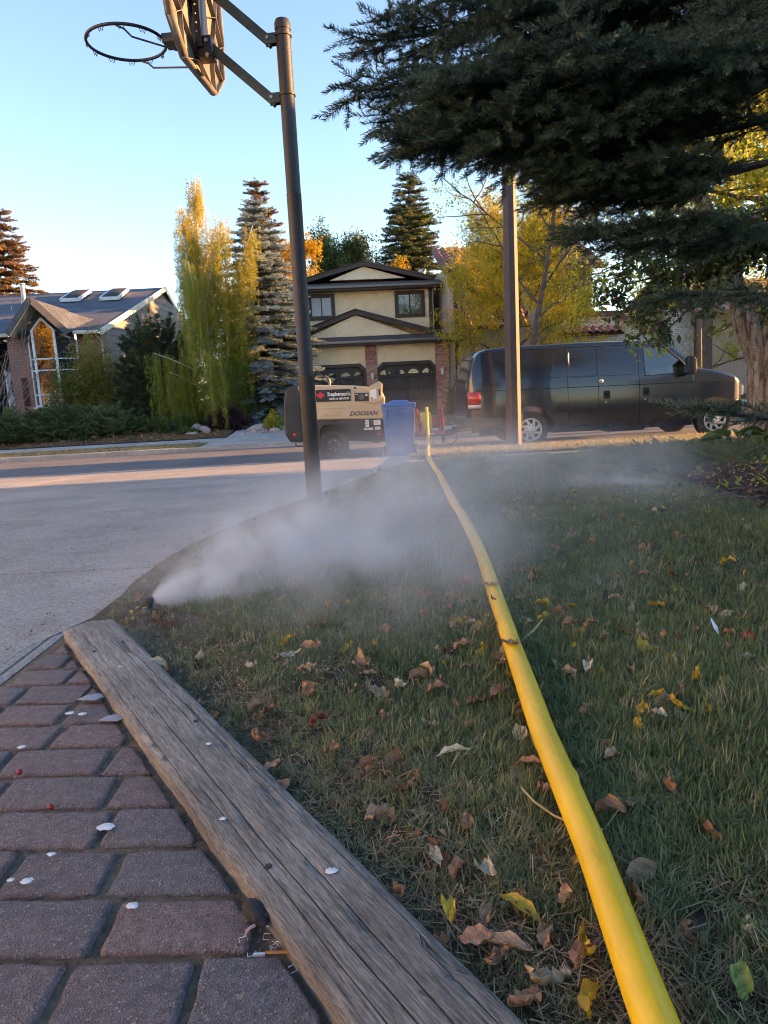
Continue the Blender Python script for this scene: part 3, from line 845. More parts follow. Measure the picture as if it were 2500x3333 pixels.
# the open cover of the control panel, tipped up at the nose
lidp = MB().prism([(.70, 1.02), (.80, .995), (.93, 1.09), (.95, 1.35), (.89, 1.40), (.70, 1.31), (.69, 1.20)], fxz(0), D0 - .10, D0 - .02).build('raised_cover', M_CANOPY, cp, bevel=0.018, seg=3)
MB().prism([(.715, 1.075), (.83, 1.09), (.83, 1.27), (.715, 1.245)], fxz(0), D0 - .104, D0 - .1005).build('instruction_label', M_WHITE, lidp)
MB().cyl((.742, D0 - .106, 1.10), .02, .006, (0, 1, 0), 16).build('round_plug', M_BOLT, lidp)
MB().box((.885, D0 - .11, 1.20), (.03, .02, .11)).build('latch', M_BLKPL, lidp, bevel=.004)
# sign
sg = MB().box((.045, D0 - .0135, 1.185), (.63, .004, .215), Matrix.Rotation(rad(.9), 3, 'Y')).build('decal_panel', M_NAVY, cp)
RX = Matrix.Rotation(PI / 2, 4, 'X')
def on_side(me, m, name, x, z, parent, y, tilt=0.9):
    me.transform(RX)
    o = link(name, me, m, parent, (x, y, z), (0, rad(tilt), 0)); return o
on_side(text_mesh("Stephenson's", .098, .0015, 0, .0022, 0.80), M_WHITE, 'sign_lettering', .145, 1.205, sg, D0 - .018)
on_side(text_mesh("RENTAL SERVICES", .044, .0015, 0, .0012, 1.02), M_WHITE, 'sign_lettering', .15, 1.122, sg, D0 - .018)
leaf = [(0, .078), (.014, .052), (.030, .060), (.026, .030), (.046, .044), (.052, .032), (.072, .034), (.064, .014), (.076, .006), (.040, -.022), (.044, -.038), (.006, -.032), (.004, -.07)]
leaf = leaf + [(-a, b) for a, b in leaf[::-1][:-1]]
MB().prism([(a * 1.05 - .185, b * .95 + 1.19) for a, b in leaf[::-1]], fxz(0), D0 - .0185, D0 - .016).build('maple_leaf', M_LEAFRED, sg, smooth=0)
on_side(text_mesh("DOOSAN", .105, .0015, .32, .0045, 1.12), M_GREYPRINT, 'maker_lettering', .575, .83, cp, D0 - .003, 1.5)
for x0, z0, w, h in ((.635, .645, .065, .135), (.82, .655, .13, .09), (.655, .545, .17, .04), (.825, .55, .10, .055)):
    lb = MB().box((x0, D0 + .012, z0), (w, .004, h)).build('data_label', M_WHITE, cp)
    for k in range(3): MB().box((x0 - w * .08, D0 + .009, z0 + h * (.28 - .22 * k)), (w * .6, .002, h * .06)).build('label_print', M_GREYPRINT, lb)
MB().lathe([(.03, 0), (.03, .012), (.012, .018)], (-.70, D0 - .016, .51), (0, -1, 0), 16).build('side_marker', M_LENS_R, cp)
MB().lathe([(.024, 0), (.024, .012), (.01, .018)], (.84, D0 + .014, .44), (0, -1, 0), 16).build('side_marker', M_LENS_O, cp)
MB().tube([(-.02, .55, 1.37), (-.02, .55, 1.47), (-.05, .55, 1.52), (-.10, .55, 1.545)], [.03, .03, .029, .027], 12).build('exhaust_pipe', M_STEEL, cp, smooth=60)
MB().tube([(.20 + .055 * math.cos(a), .6, 1.36 + .09 * math.sin(a)) for a in np.linspace(0, PI, 12)], .012, 8).build('lifting_bail', M_FRAME, cp, smooth=60)
# mudguard
arc = [(-.30, .40), (-.285, .60), (-.20, .705), (.31, .69), (.40, .63), (.50, .36)]
inn = [(.44, .35), (.34, .58), (.26, .645), (-.16, .66), (-.225, .58), (-.245, .39)]
MB().prism(arc[::-1] + inn[::-1], fxz(0), -.12, D0 + .06).build('mudguard', M_COWL, cp, bevel=0.012)
for y_, s in ((-.01, 1), (1.32, -1)):
    w = MB().lathe(tyre_prof(.285, .19, .165), (0, y_, .283), (0, 1, 0), 40, cap=False).build('tyre', M_TYRE, cp, smooth=40)
    MB().lathe([(.166, -.06 * s), (.15, -.055 * s), (.135, -.02 * s), (.07, -.03 * s), (.06, -.075 * s), (.002, -.08 * s)], (0, y_, .283), (0, 1, 0), 28, cap=False).build('rim', M_FRAME, w, smooth=40)
    for k in range(5):
        a = 2 * PI * k / 5
        MB().cyl((.09 * math.cos(a), y_ - .035 * s, .283 + .09 * math.sin(a)), .012, .025, (0, 1, 0), 6).build('wheel_nut', M_BOLT, w)
MB().box((0, .65, .30), (.06, 1.2, .06)).build('axle', M_FRAME, cp)
# drawbar, jack, chain, loops
MB().b2((.90, .56, .30), (2.16, .72, .40)).build('drawbar', M_FRAME, cp, bevel=0.006)
MB().prism([(2.14, .29), (2.30, .30), (2.42, .36), (2.44, .42), (2.30, .43), (2.14, .40)], fxz(0), .57, .71).build('coupler', M_FRAME, cp, bevel=0.012)
MB().lathe([(.03, .18), (.03, .50), (.045, .50), (.045, .53)], (2.10, .50, 0), n=12).build('jack_stand', M_FRAME, cp)
MB().tube([(2.10, .50, .53), (2.10, .42, .55), (2.12, .40, .48)], .01, 8).build('jack_handle', M_STEEL, cp)
ch = MB()
for k in range(22):
    t = k / 21
    c = Vector((1.82 + .62 * t, .52, .31 - .24 * (1 - (2 * t - 1) ** 2) + .02 * t))
    tan = Vector((.62, 0, .24 * 4 * (2 * t - 1) + .02)).normalized()
    sd = Vector((0, 1, 0)) if k % 2 else tan.cross(Vector((0, 1, 0)))
    ch.tube([c + tan * (.026 * math.cos(a)) + sd * (.014 * math.sin(a)) for a in np.linspace(0, 2 * PI, 11)], .0055, 5, False)
ch.build('safety_chain', M_STEEL, cp, smooth=60)
MB().tube([(2.13, .5, .33), (2.16, .48, .19), (2.26, .47, .15), (2.34, .48, .22), (2.36, .5, .33)], .008, 6).build('breakaway_cable', M_FRAME, cp, smooth=60)
for x0 in (-.62, .80):
    MB().tube([(x0 - .10, .1, .35), (x0 - .05, .1, .29), (x0 + .05, .1, .29), (x0 + .12, .1, .35)], .012, 8).build('tie_down_loop', M_FRAME, cp, smooth=60)

# ================================================================ hose reel
rl = thing('hose_reel', 'red steel reel with yellow hose wound on it, mounted behind the van', 'hose reel', (0.70, 13.15, -0.05), rad(TY))
for x0 in (0.0, .455):
    MB().tube([(x0, -.2, .02), (x0, -.19, .28), (x0, -.10, .42), (x0, .0, .46), (x0, .10, .42), (x0, .19, .28), (x0, .2, .02)], .017, 10).build('end_frame', M_RED, rl, smooth=60)
    MB().b2((x0 - .008, -.19, .12), (x0 + .008, .19, .30)).build('end_plate', M_RED, rl, bevel=.004)
    MB().lathe([(.22, -.006), (.222, 0), (.22, .006)], (x0 + (.035 if x0 == 0 else -.035), 0, .22), (1, 0, 0), 32).build('drum_flange', M_RED, rl)
MB().cyl((.2275, 0, .22), .115, .38, (1, 0, 0), 28).build('drum', M_RED, rl)
for y0 in (-.2, .2):
    MB().b2((-.02, y0 - .02, 0), (.475, y0 + .02, .045)).build('base_rail', M_RED, rl, bevel=.004)
MB().tube([(.46, 0, .22), (.52, 0, .22), (.525, 0, .29)], .011, 8).build('crank', M_STEEL, rl)
MB().box((.22, -.222, .022), (.12, .002, .018)).build('maker_plate', M_WHITE, rl)
cl = MB(); N = 7
cl.tube([(.06 + .165 * (i / (N * 24)) + 0, -.0 - .155 * math.cos(2 * PI * i / 24), .22 + .155 * math.sin(2 * PI * i / 24)) for i in range(N * 24 + 13)], .0255, 10)
cl.build('wound_hose', M_HOSE, rl, smooth=80)

# ================================================================ blue bins
def bin_(label, loc, rz, lidtilt=0):
    t = thing('wheelie_bin', label, 'bin', loc, rz, 'blue wheeled bins')
    zs = [(.02, .225, .21), (.06, .235, .22), (.55, .262, .25), (.84, .278, .268), (.85, .29, .28), (.885, .29, .28), (.89, .276, .266)]
    V = []; Fc = []
    def ring(w, d, z, rr=.05, k=4):
        P = []
        for cx, cy_, a0 in ((w - rr, d - rr, 0), (-w + rr, d - rr, PI / 2), (-w + rr, -d + rr, PI), (w - rr, -d + rr, 1.5 * PI)):
            for i in range(k): a = a0 + PI / 2 * i / (k - 1); P.append((cx + rr * math.cos(a), cy_ + rr * math.sin(a), z))
        return P
    for z, w, d in zs: V += ring(w, d, z)
    n = 16
    for i in range(len(zs) - 1):
        for k in range(n): Fc.append((i * n + k, i * n + (k + 1) % n, (i + 1) * n + (k + 1) % n, (i + 1) * n + k))
    Fc.append(tuple(range(n))[::-1])
    bd = MB().add(V, Fc).build('body', M_BINBLUE, t, smooth=40)
    for x0 in (-.2, -.03, .03, .2):
        MB().prism([(x0 - .012, .70), (x0 + .012, .70), (x0 + .016, .85), (x0 - .016, .85)], fxz(0), -.285, -.255).build('rib', M_BINBLUE, bd, bevel=.003)
    V = []; Fc = []
    ls = [(.893, .30, .29), (.915, .30, .29), (.93, .29, .28), (.945, .18, .20), (.975, .15, .17), (.985, .10, .12)]
    for z, w, d in ls: V += ring(w, d, z)
    for i in range(len(ls) - 1):
        for k in range(n): Fc.append((i * n + k, i * n + (k + 1) % n, (i + 1) * n + (k + 1) % n, (i + 1) * n + k))
    Fc += [tuple(range(n))[::-1], tuple(range((len(ls) - 1) * n, len(ls) * n))]
    MB().add(V, Fc).build('lid', M_BINBLUE, t, smooth=50)
    MB().tube([(-.26, .30, .90), (-.24, .34, .91), (.24, .34, .91), (.26, .30, .90)], .014, 8).build('handle', M_BINBLUE, t, smooth=60)
    for x0 in (-.265, .265):
        MB().lathe([(.02, -.03), (.095, -.032), (.105, -.02), (.105, .02), (.095, .032), (.02, .03)], (x0, .12, .105), (1, 0, 0), 24).build('wheel', M_TYRE, t, smooth=40)
    MB().cyl((0, .12, .105), .012, .5, (1, 0, 0), 10).build('axle', M_STEEL, t)
    return t
bin_('blue wheeled bin standing in front of the compressor beside the hose', (0.35, 12.45, -0.375), rad(-4))
b2_ = bin_('blue wheeled bin partly hidden behind the thick tree trunk', (9.35, 17.0, -0.46), rad(8))
MB().box((-.12, -.262, .66), (.05, .004, .04)).build('sticker', M_WHITE, b2_)

# ================================================================ van
M_VAN = None
def van_paint():
    m, nt, b = new_mat('van_paint')
    tc = nt.nodes.new('ShaderNodeTexCoord').outputs['Object']
    n1 = nd(nt, 'ShaderNodeTexNoise', {'Vector': tc, 'Scale': 1.6, 'Detail': 8.0, 'Roughness': 0.7})
    c = ramp(nt, n1.outputs[0], [(0.3, (0.006, 0.009, 0.019)), (0.7, (0.010, 0.014, 0.027))])
    s = nd(nt, 'ShaderNodeSeparateXYZ', {0: tc})
    n2 = nd(nt, 'ShaderNodeTexNoise', {'Vector': tc, 'Scale': 7.0, 'Detail': 8.0, 'Roughness': 0.75})
    hh = math_(nt, 'ADD', s.outputs[2], math_(nt, 'MULTIPLY', n2.outputs[0], 0.7))
    d = ramp(nt, hh, [(0.45, 0.30), (1.0, 0.02)])          # road dust thrown up from below
    c = mixc(nt, d, c, (0.055, 0.055, 0.055, 1))
    nt.links.new(c, b.inputs['Base Color'])
    nt.links.new(math_(nt, 'MULTIPLY_ADD', d, 0.45, 0.16), b.inputs['Roughness'])
    b.inputs['Coat Weight'].default_value = 0.5
    b.inputs['Coat Roughness'].default_value = 0.08
    return m
M_VAN = van_paint()
M_TRIM = mat('van_trim_black', (0.012, 0.012, 0.013), 0.6, var=(10, 0.2))
M_SEAM = mat('panel_gap', (0.002, 0.002, 0.002), 0.9)
M_PANE = None
def pane_mat():
    m, nt, b = new_mat('clear_pane')
    gl = nd(nt, 'ShaderNodeBsdfGlossy', {'Color': (1, 1, 1, 1), 'Roughness': 0.02})
    tr = nd(nt, 'ShaderNodeBsdfTransparent', {'Color': (0.80, 0.86, 0.82, 1)})
    fr = nd(nt, 'ShaderNodeFresnel', {'IOR': 1.5})
    mx = nd(nt, 'ShaderNodeMixShader', {0: math_(nt, 'MULTIPLY_ADD', fr.outputs[0], 0.9, 0.03), 1: tr.outputs[0], 2: gl.outputs[0]})
    nt.links.new(mx.outputs[0], nt.nodes['Material Output'].inputs[0])
    return m
M_PANE = pane_mat()
M_DARKGLASS = glass_mat('dark_glass')
vn = thing('cargo_van', 'dark navy windowless cargo van parked at the kerb facing right', 'van', (2.87, 14.68, -0.44), rad(3.0))
ZT = [(-1.205, .55), (-1.2, .75), (-1.19, 1.05), (-1.165, 1.3), (-1.12, 1.52), (-1.06, 1.70), (-1.0, 1.80), (-.93, 1.865), (-.8, 1.905), (-.41, 1.935), (1.0, 1.95), (2.4, 1.935), (2.62, 1.915), (2.74, 1.875),
      (2.9, 1.74), (3.1, 1.565), (3.26, 1.425), (3.36, 1.36), (3.6, 1.315), (3.9, 1.24), (4.08, 1.18), (4.2, 1.115), (4.27, 1.03), (4.305, .92), (4.315, .62)]
ZX = [p[0] for p in ZT]; ZZ = [p[1] for p in ZT]
WX = [-1.205, -1.19, -1.15, -1.08, -.95, -.6, 3.3, 3.8, 4.05, 4.2, 4.28, 4.315]
WW = [.80, .87, .915, .945, .965, .985, .985, .965, .93, .86, .76, .70]
WHX = (0.0, 3.665); WR = .345
def van_bot(x):
    b = float(np.interp(x, [-1.2, -.7, -.45, .45, 3.1, 4.0, 4.32], [.46, .40, .25, .25, .25, .42, .45]))
    for wx in WHX:
        d = abs(x - wx)
        if d < .455: b = max(b, .33 + math.sqrt(max(0, .455 ** 2 - d * d)))
    return b
def van_w(x, z):
    w = float(np.interp(x, WX, WW))
    return w * float(np.interp(z, [.2, .38, .6, 1.1, 1.45, 1.95], [.965, .99, 1.0, .995, .95, .845]))
def van_side(x, z, off=0.0): return Vector((x, -van_w(x, z) - off, z))
xs = sorted(set([p[0] for p in ZT] + lin(-1.0, 4.2, 66) + [wx + .455 * math.sin(a) for wx in WHX for a in np.linspace(-PI / 2, PI / 2, 17)]))
rings = []
FR = [0, .05, .14, .28, .42, .56, .70, .82, .92, 1.0]
for x in xs:
    T = float(np.interp(x, ZX, ZZ)); B = min(van_bot(x), T - .05)
    rr = min(.07, (T - B) * .3)
    half = []
    for f in FR:
        z = B + (T - rr - B) * f; half.append((van_w(x, z), z))
    we, ze = half[-1]
    for a in (.35, .75, 1.15): half.append((we - rr * (1 - math.cos(a)) * 1.1, ze + rr * math.sin(a) * .92))
    half.append((we * .55, T + .012)); half.append((0, T + .02))
    ring = [(-y, z) for y, z in half] + [(y, z) for y, z in half[-2::-1]]
    rings.append([(x, y, z) for y, z in ring])
n = len(rings[0]); V = [p for r in rings for p in r]; Fc = []
for i in range(len(rings) - 1):
    for k in range(n - 1): Fc.append((i * n + k, i * n + k + 1, (i + 1) * n + k + 1, (i + 1) * n + k))
    Fc.append((i * n + n - 1, i * n, (i + 1) * n, (i + 1) * n + n - 1))
Fc += [tuple(range(n)), tuple(range((len(rings) - 1) * n, len(rings) * n))[::-1]]
body_me = MB().add(V, Fc).mesh('body', smooth=0)
# the side windows are cut right through the cab
WIN = [(2.25, 1.255), (2.24, 1.79), (2.56, 1.815), (2.63, 1.80), (2.98, 1.50), (3.05, 1.41), (3.02, 1.27)]
tmp = bpy.data.objects.new('tmp', body_me); COL.objects.link(tmp)
cut_me = MB().prism(WIN[::-1], fxz(0), -1.3, 1.3).mesh('cut', smooth=0)
cut = bpy.data.objects.new('cut', cut_me); COL.objects.link(cut)
bo = tmp.modifiers.new('b', 'BOOLEAN'); bo.object = cut; bo.operation = 'DIFFERENCE'; bo.solver = 'EXACT'
bpy.context.view_layer.update()
me2 = bpy.data.meshes.new_from_object(tmp.evaluated_get(bpy.context.evaluated_depsgraph_get()))
me2.name = 'body'
bpy.data.objects.remove(tmp); bpy.data.objects.remove(cut)
me2.materials.clear()
me2.shade_smooth(); me2.set_sharp_from_angle(angle=rad(32))
body = link('body', me2, M_VAN, vn)
for s in (-1, 1):
    MB().prism([(x, z) for x, z in WIN[::s]], lambda a, b, d, s=s: (a, s * (van_w(a, b) - .012) + d, b), -.002, .002).build('window_pane', M_PANE, vn, smooth=0)
    rim_ = [Vector((x, s * (van_w(x, z) + .001), z)) for x, z in WIN]
    MB().tube(rim_ + rim_[:2], .011, 6, False).build('window_seal', M_TRIM, vn, smooth=60)
def side_line(pts, r=.0042, name='panel_seam', m=M_SEAM, sub=10):
    P = []
    for (x0, z0), (x1, z1) in zip(pts, pts[1:]):
        for k in range(sub): t = k / sub; P.append(van_side(x0 + (x1 - x0) * t, z0 + (z1 - z0) * t, -.0008))
    P.append(van_side(pts[-1][0], pts[-1][1], -.0008))
    return MB().tube(P, r, 6).build(name, m, vn, smooth=60)
for x0, zb, zt in ((.735, .42, 1.90), (1.335, .36, 1.91), (2.14, .36, 1.90)): side_line([(x0, zb), (x0 - .005, 1.1), (x0 - .03, zt)])
side_line([(3.10, .38), (3.16, .62), (3.25, .82), (3.27, 1.06), (3.25, 1.40)])
side_line([(-1.08, 1.115), (3.26, 1.085), (4.1, 1.055)], .006)
side_line([(-1.12, 1.31), (-.8, 1.315), (1.32, 1.305)], .003)
side_line([(.735, .37), (3.1, .37)], .004)
side_line([(-1.05, .655), (-.47, .655)], .008, 'body_moulding', M_TRIM); side_line([(.47, .655), (3.17, .655)], .008, 'body_moulding', M_TRIM)
side_line([(-.9, 1.885 - .05), (0, 1.86), (2.5, 1.855)], .008, 'drip_rail', M_TRIM, 14)
def rrect(x0, z0, x1, z1, r=.07):
    P = []
    for cx, cz, a0 in ((x1 - r, z1 - r, 0), (x0 + r, z1 - r, PI / 2), (x0 + r, z0 + r, PI), (x1 - r, z0 + r, 1.5 * PI)):
        for k in range(4): a = a0 + PI / 2 * k / 3; P.append((cx + r * math.cos(a), cz + r * math.sin(a)))
    return P + P[:1]
side_line(rrect(1.37, 1.29, 2.05, 1.82), .005, 'pressed_panel', M_VAN, 2); side_line(rrect(.77, 1.29, 1.30, 1.82), .005, 'pressed_panel', M_VAN, 2)
for x0, z0 in ((1.49, .93), (2.265, .945)):
    P = rrect(x0 - .065, z0 - .08, x0 + .065, z0 + .08, .02)[:-1]
    h_ = MB().prism(P, lambda a, b, d: van_side(a, b, -d), -.004, .03).build('door_handle', M_TRIM, vn, smooth=30)
    MB().box(van_side(x0 + .005, z0, .012), (.085, .012, .055)).build('handle_grip', M_SEAM, h_, bevel=.004)
    MB().cyl(van_side(x0 - .02, z0 - .14, .003), .013, .01, (0, 1, 0), 14).build('door_lock', M_SILVER, vn)
lk = MB().lathe([(.042, 0), (.042, .016), (.03, .026), (.002, .028)], van_side(1.38, 1.19, .0), (0, -1, 0), 24).build('hasp_lock', M_SILVER, vn, smooth=50)
MB().cyl(van_side(1.38, 1.19, .029), .014, .006, (0, 1, 0), 14).build('keyway', M_STEEL, lk)
# tail lamp wraps the rear corner
def tail(z0, z1, m, name):
    V = []; xs_ = [-1.192, -1.17, -1.12, -1.05, -.965]
    for x in xs_:
        for z in (z0, z1): V.append(van_side(x, z, .006))
    Fc = [(2 * i, 2 * i + 2, 2 * i + 3, 2 * i + 1) for i in range(len(xs_) - 1)]
    o = MB().add(V, Fc).build(name, m, vn, smooth=60, recalc=False)
    so = o.modifiers.new('t', 'SOLIDIFY'); so.thickness = .02; so.offset = 0
    return o
tail(.865, 1.105, M_LENS_R, 'tail_lamp'); tail(.80, .862, M_LENS_W, 'reverse_lamp')
tail(.77, .797, M_TRIM, 'lamp_bezel')
MB().box((-1.21, -.62, .88), (.02, .32, .18)).build('number_plate_recess', M_SEAM, vn, bevel=.004)
MB().box((-1.215, -.2, 1.12), (.012, .9, .01)).build('rear_door_seam', M_SEAM, vn)
MB().cyl((-1.19, -.80, 1.24), .016, .12, (0, 0, 1), 10).build('rear_hinge', M_VAN, vn)
MB().prism([(-1.33, .50), (-1.30, .44), (-1.10, .42), (-.62, .42), (-.60, .60), (-1.10, .62), (-1.30, .62)], lambda a, b, d: (a, d, b), -.985, .985).build('rear_bumper', mat('bumper_grey', (0.055, 0.06, 0.07), 0.35, 0.5, var=(8, .3)), vn, bevel=0.02)
MB().prism([(4.20, .45), (4.36, .48), (4.38, .68), (4.22, .70)], lambda a, b, d: (a, d, b), -.93, .93).build('front_bumper', mat('bumper_chrome', (0.40, 0.41, 0.42), 0.25, 0.8), vn, bevel=0.02)
MB().box((4.30, 0, .86), (.05, 1.1, .22)).build('grille', M_TRIM, vn, bevel=.01)
for s in (-1, 1): MB().box((4.275, s * .68, .88), (.07, .26, .2)).build('headlight', M_LENS_W, vn, bevel=.02)
MB().b2((-1.38, -.06, .36), (-1.1, .06, .42)).build('tow_bar', M_FRAME, vn, bevel=.004)
# windscreen
WS = [(2.78, 1.85), (3.24, 1.45)]
mb = MB()
V = []
for x, z in [(2.79, 1.842), (2.9, 1.748), (3.05, 1.618), (3.22, 1.468)]:
    w = van_w(x, z) - .11
    for q in lin(-1, 1, 9): V.append((x + .004, q * w, float(np.interp(x, ZX, ZZ)) + .026 + .002 * (1 - q * q)))
mb.add(V, [(i * 9 + k, i * 9 + k + 1, i * 9 + k + 10, i * 9 + k + 9) for i in range(3) for k in range(8)]).build('windscreen', M_DARKGLASS, vn, recalc=False, smooth=60)
# door mirror
mi = MB().prism([(2.98, 1.23), (3.10, 1.24), (3.145, 1.32), (3.13, 1.50), (3.08, 1.58), (3.0, 1.585), (2.965, 1.50)], fxz(0), -1.25, -1.08).build('door_mirror', M_TRIM, vn, bevel=.03, seg=3)
MB().b2((3.02, -1.1, 1.25), (3.10, -.94, 1.30)).build('mirror_arm', M_TRIM, mi, bevel=.008)
MB().b2((2.962, -1.235, 1.27), (2.968, -1.10, 1.55)).build('mirror_glass', M_DARKGLASS, mi)
MB().tube([(3.45, -.80, 1.34), (3.45, -.80, 1.42), (3.43, -.80, 2.10)], [.006, .004, .002], 6).build('antenna', M_STEEL, vn)
MB().lathe([(.02, 0), (.014, .02), (.006, .03)], (3.45, -.80, 1.33), n=10).build('antenna_base', M_TRIM, vn)
# cab interior seen through the windows
M_SEAT = mat('seat_cloth', (0.20, 0.19, 0.17), 0.85, var=(20, 0.2))
for y0 in (-.50, .50):
    st = MB().prism([(2.10, 1.0), (2.50, 1.0), (2.50, 1.14), (2.36, 1.24), (2.36, 1.50), (2.28, 1.62), (2.20, 1.62), (2.20, 1.2)], fxz(0), y0 - .24, y0 + .24).build('seat', M_SEAT, vn, bevel=.04, seg=3)
    MB().box((2.25, y0, 1.70), (.09, .26, .15)).build('headrest', M_SEAT, st, bevel=.03)
sw = MB().tube([Vector((2.80 + .06 * math.sin(a), .45 + .19 * math.cos(a), 1.36 + .17 * math.sin(a))) for a in np.linspace(0, 2 * PI, 29)], .014, 8, False).build('steering_wheel', M_TRIM, vn, smooth=60)
MB().tube([(2.80, .45, 1.36), (3.0, .45, 1.28)], .03, 8).build('steering_column', M_TRIM, sw)
# undercarriage
MB().b2((-.9, -.5, .24), (3.4, -.38, .34)).build('chassis_rail', M_FRAME, vn); MB().b2((-.9, .38, .24), (3.4, .5, .34)).build('chassis_rail', M_FRAME, vn)
MB().b2((1.55, -.75, .20), (2.35, -.45, .36)).build('fuel_tank', M_FRAME, vn, bevel=.03)
MB().cyl((0, 0, .33), .09, 1.5, (0, 1, 0), 12).build('rear_axle', M_FRAME, vn)
for s in (-1, 1):
    for wx in WHX:
        y0 = s * .845
        w = MB().lathe(tyre_prof(WR, .235, .215), (wx, y0, .335), (0, 1, 0), 48, cap=False).build('tyre', M_TYRE, vn, smooth=40)
        if s == 1:
            MB().cyl((wx, y0, .335), .214, .10, (0, 1, 0), 24).build('rim', M_STEEL, w); continue
        MB().lathe([(.215, -.03), (.21, -.055), (.002, -.055)], (wx, y0, .335), (0, 1, 0), 32, cap=False).build('brake_shadow_disc', M_FRAME, w)
        MB().lathe([(.219, -.075), (.226, -.10), (.219, -.118), (.202, -.118), (.192, -.10), (.192, -.07)], (wx, y0, .335), (0, 1, 0), 48, cap=False).build('hubcap_ring', M_SILVER, w, smooth=60)
        MB().lathe([(.118, -.085), (.110, -.108), (.072, -.116), (.068, -.122), (.064, -.135), (.03, -.142), (.002, -.143)], (wx, y0, .335), (0, 1, 0), 32, cap=False).build('hubcap_centre', M_SILVER, w, smooth=30)
        for k in range(8):
            a = 2 * PI * k / 8 + .2
            def sp(aa, rr, yy): return (wx + rr * math.cos(aa), y0 + yy, .335 + rr * math.sin(aa))
            V = [sp(a - .30, .105, -.108), sp(a + .22, .105, -.108), sp(a + .34, .20, -.104), sp(a + .08, .20, -.104)]
            V += [(p[0], p[1] + .03, p[2]) for p in V]
            MB().add(V, [(0, 1, 2, 3), (7, 6, 5, 4), (0, 4, 5, 1), (1, 5, 6, 2), (2, 6, 7, 3), (3, 7, 4, 0)]).build('hubcap_spoke', M_SILVER, w, bevel=.004)
            MB().cyl(sp(a + .1, .088, -.118), .0095, .018, (0, 1, 0), 8).build('wheel_nut', M_STEEL, w)
# ================================================================ house materials
M_STUCCO = mat('stucco_cream', (0.76, 0.67, 0.47), 0.9, var=(1.5, 0.10), spots=(5, 0.70, (0.64, 0.56, 0.39)), bump=(9, 1.0, 5.0, 0.05))
M_STUCCO_G = mat('stucco_grey', (0.42, 0.385, 0.365), 0.9, var=(1.2, 0.08), bump=(30, 0.6, 4, 0.03))
M_STUCCO_T = mat('stucco_taupe', (0.36, 0.30, 0.25), 0.9, var=(1.2, 0.08), bump=(30, 0.6, 4, 0.03))
M_BROWN = mat('trim_brown', (0.040, 0.028, 0.025), 0.55, var=(4, 0.15))
M_SHINGLE_B = mat('shingle_brown', (0.060, 0.048, 0.042), 0.9, var=(14, 0.45), bump=(40, 0.6))
M_GUTTER = mat('gutter_grey', (0.16, 0.155, 0.15), 0.4, 0.3)
M_CREAMTRIM = mat('trim_cream', (0.60, 0.555, 0.43), 0.55, var=(3, 0.12), spots=(9, 0.66, (0.25, 0.22, 0.17)))
M_WHITETRIM = mat('trim_white', (0.72, 0.73, 0.74), 0.5, var=(4, 0.06))
M_BRICK = brick_mat('brick_red', (0.40, 0.145, 0.10), (0.26, 0.125, 0.10), (0.34, 0.29, 0.25))
M_BRICK_D = brick_mat('brick_mixed', (0.33, 0.115, 0.085), (0.43, 0.30, 0.24), (0.22, 0.17, 0.14))
M_BRICK_W = brick_mat('brick_white', (0.62, 0.60, 0.54), (0.55, 0.53, 0.48), (0.20, 0.19, 0.18), 0.21, 0.075, 0.9)
M_SIDING = mat('siding_grey', (0.17, 0.16, 0.155), 0.75, var=(5, 0.14))
M_SLATE = None
def shingle_mat(name, c1, c2):
    m, nt, b = new_mat(name)
    tc = nt.nodes.new('ShaderNodeTexCoord').outputs['UV'] if False else nt.nodes.new('ShaderNodeTexCoord').outputs['Object']
    br = nd(nt, 'ShaderNodeTexBrick', {'Vector': tc, 'Color1': c4(c1), 'Color2': c4(c2), 'Mortar': c4([x * .35 for x in c1]), 'Scale': 1.0, 'Mortar Size': 0.009,
            'Mortar Smooth': 0.3, 'Bias': 0.1, 'Brick Width': 0.22, 'Row Height': 0.13})
    nz = nd(nt, 'ShaderNodeTexNoise', {'Vector': tc, 'Scale': 22.0, 'Detail': 5.0})
    n2 = nd(nt, 'ShaderNodeTexNoise', {'Vector': tc, 'Scale': 0.7, 'Detail': 5.0})
    c = mixc(nt, 1.0, br.outputs[0], ramp(nt, nz.outputs[0], [(.3, .55), (.7, 1.5)]), 'MULTIPLY')
    c = mixc(nt, 1.0, c, ramp(nt, n2.outputs[0], [(.3, .8), (.7, 1.2)]), 'MULTIPLY')
    nt.links.new(c, b.inputs['Base Color'])
    b.inputs['Roughness'].default_value = 0.9
    bp = nd(nt, 'ShaderNodeBump', {'Height': math_(nt, 'ADD', nz.outputs[0], br.outputs[1]), 'Strength': 0.6, 'Distance': -0.01})
    nt.links.new(bp.outputs[0], b.inputs['Normal'])
    MATS[name] = m
    return m
M_SLATE = shingle_mat('shingle_slate', (0.052, 0.066, 0.092), (0.088, 0.106, 0.138))
M_SHB = shingle_mat('shingle_weathered_brown', (0.058, 0.045, 0.040), (0.090, 0.072, 0.062))
M_MAROON = mat('trim_maroon', (0.075, 0.025, 0.030), 0.5, var=(4, 0.15))
M_GARAGE = mat('garage_door_brown', (0.030, 0.022, 0.021), 0.5, var=(3, 0.15))
M_DARKIN = mat('interior_dark', (0.012, 0.012, 0.014), 0.9)
M_WINGLASS = glass_mat('window_glass', (0.03, 0.035, 0.04))
M_CURTAIN = mat('curtain_pale', (0.50, 0.54, 0.60), 0.9)
M_TILE = mat('clay_tile', (0.27, 0.13, 0.105), 0.8, var=(7, 0.25), obj_rand=0.18)
M_GALV = mat('galvanised', (0.32, 0.32, 0.32), 0.4, 0.6, var=(12, 0.2))

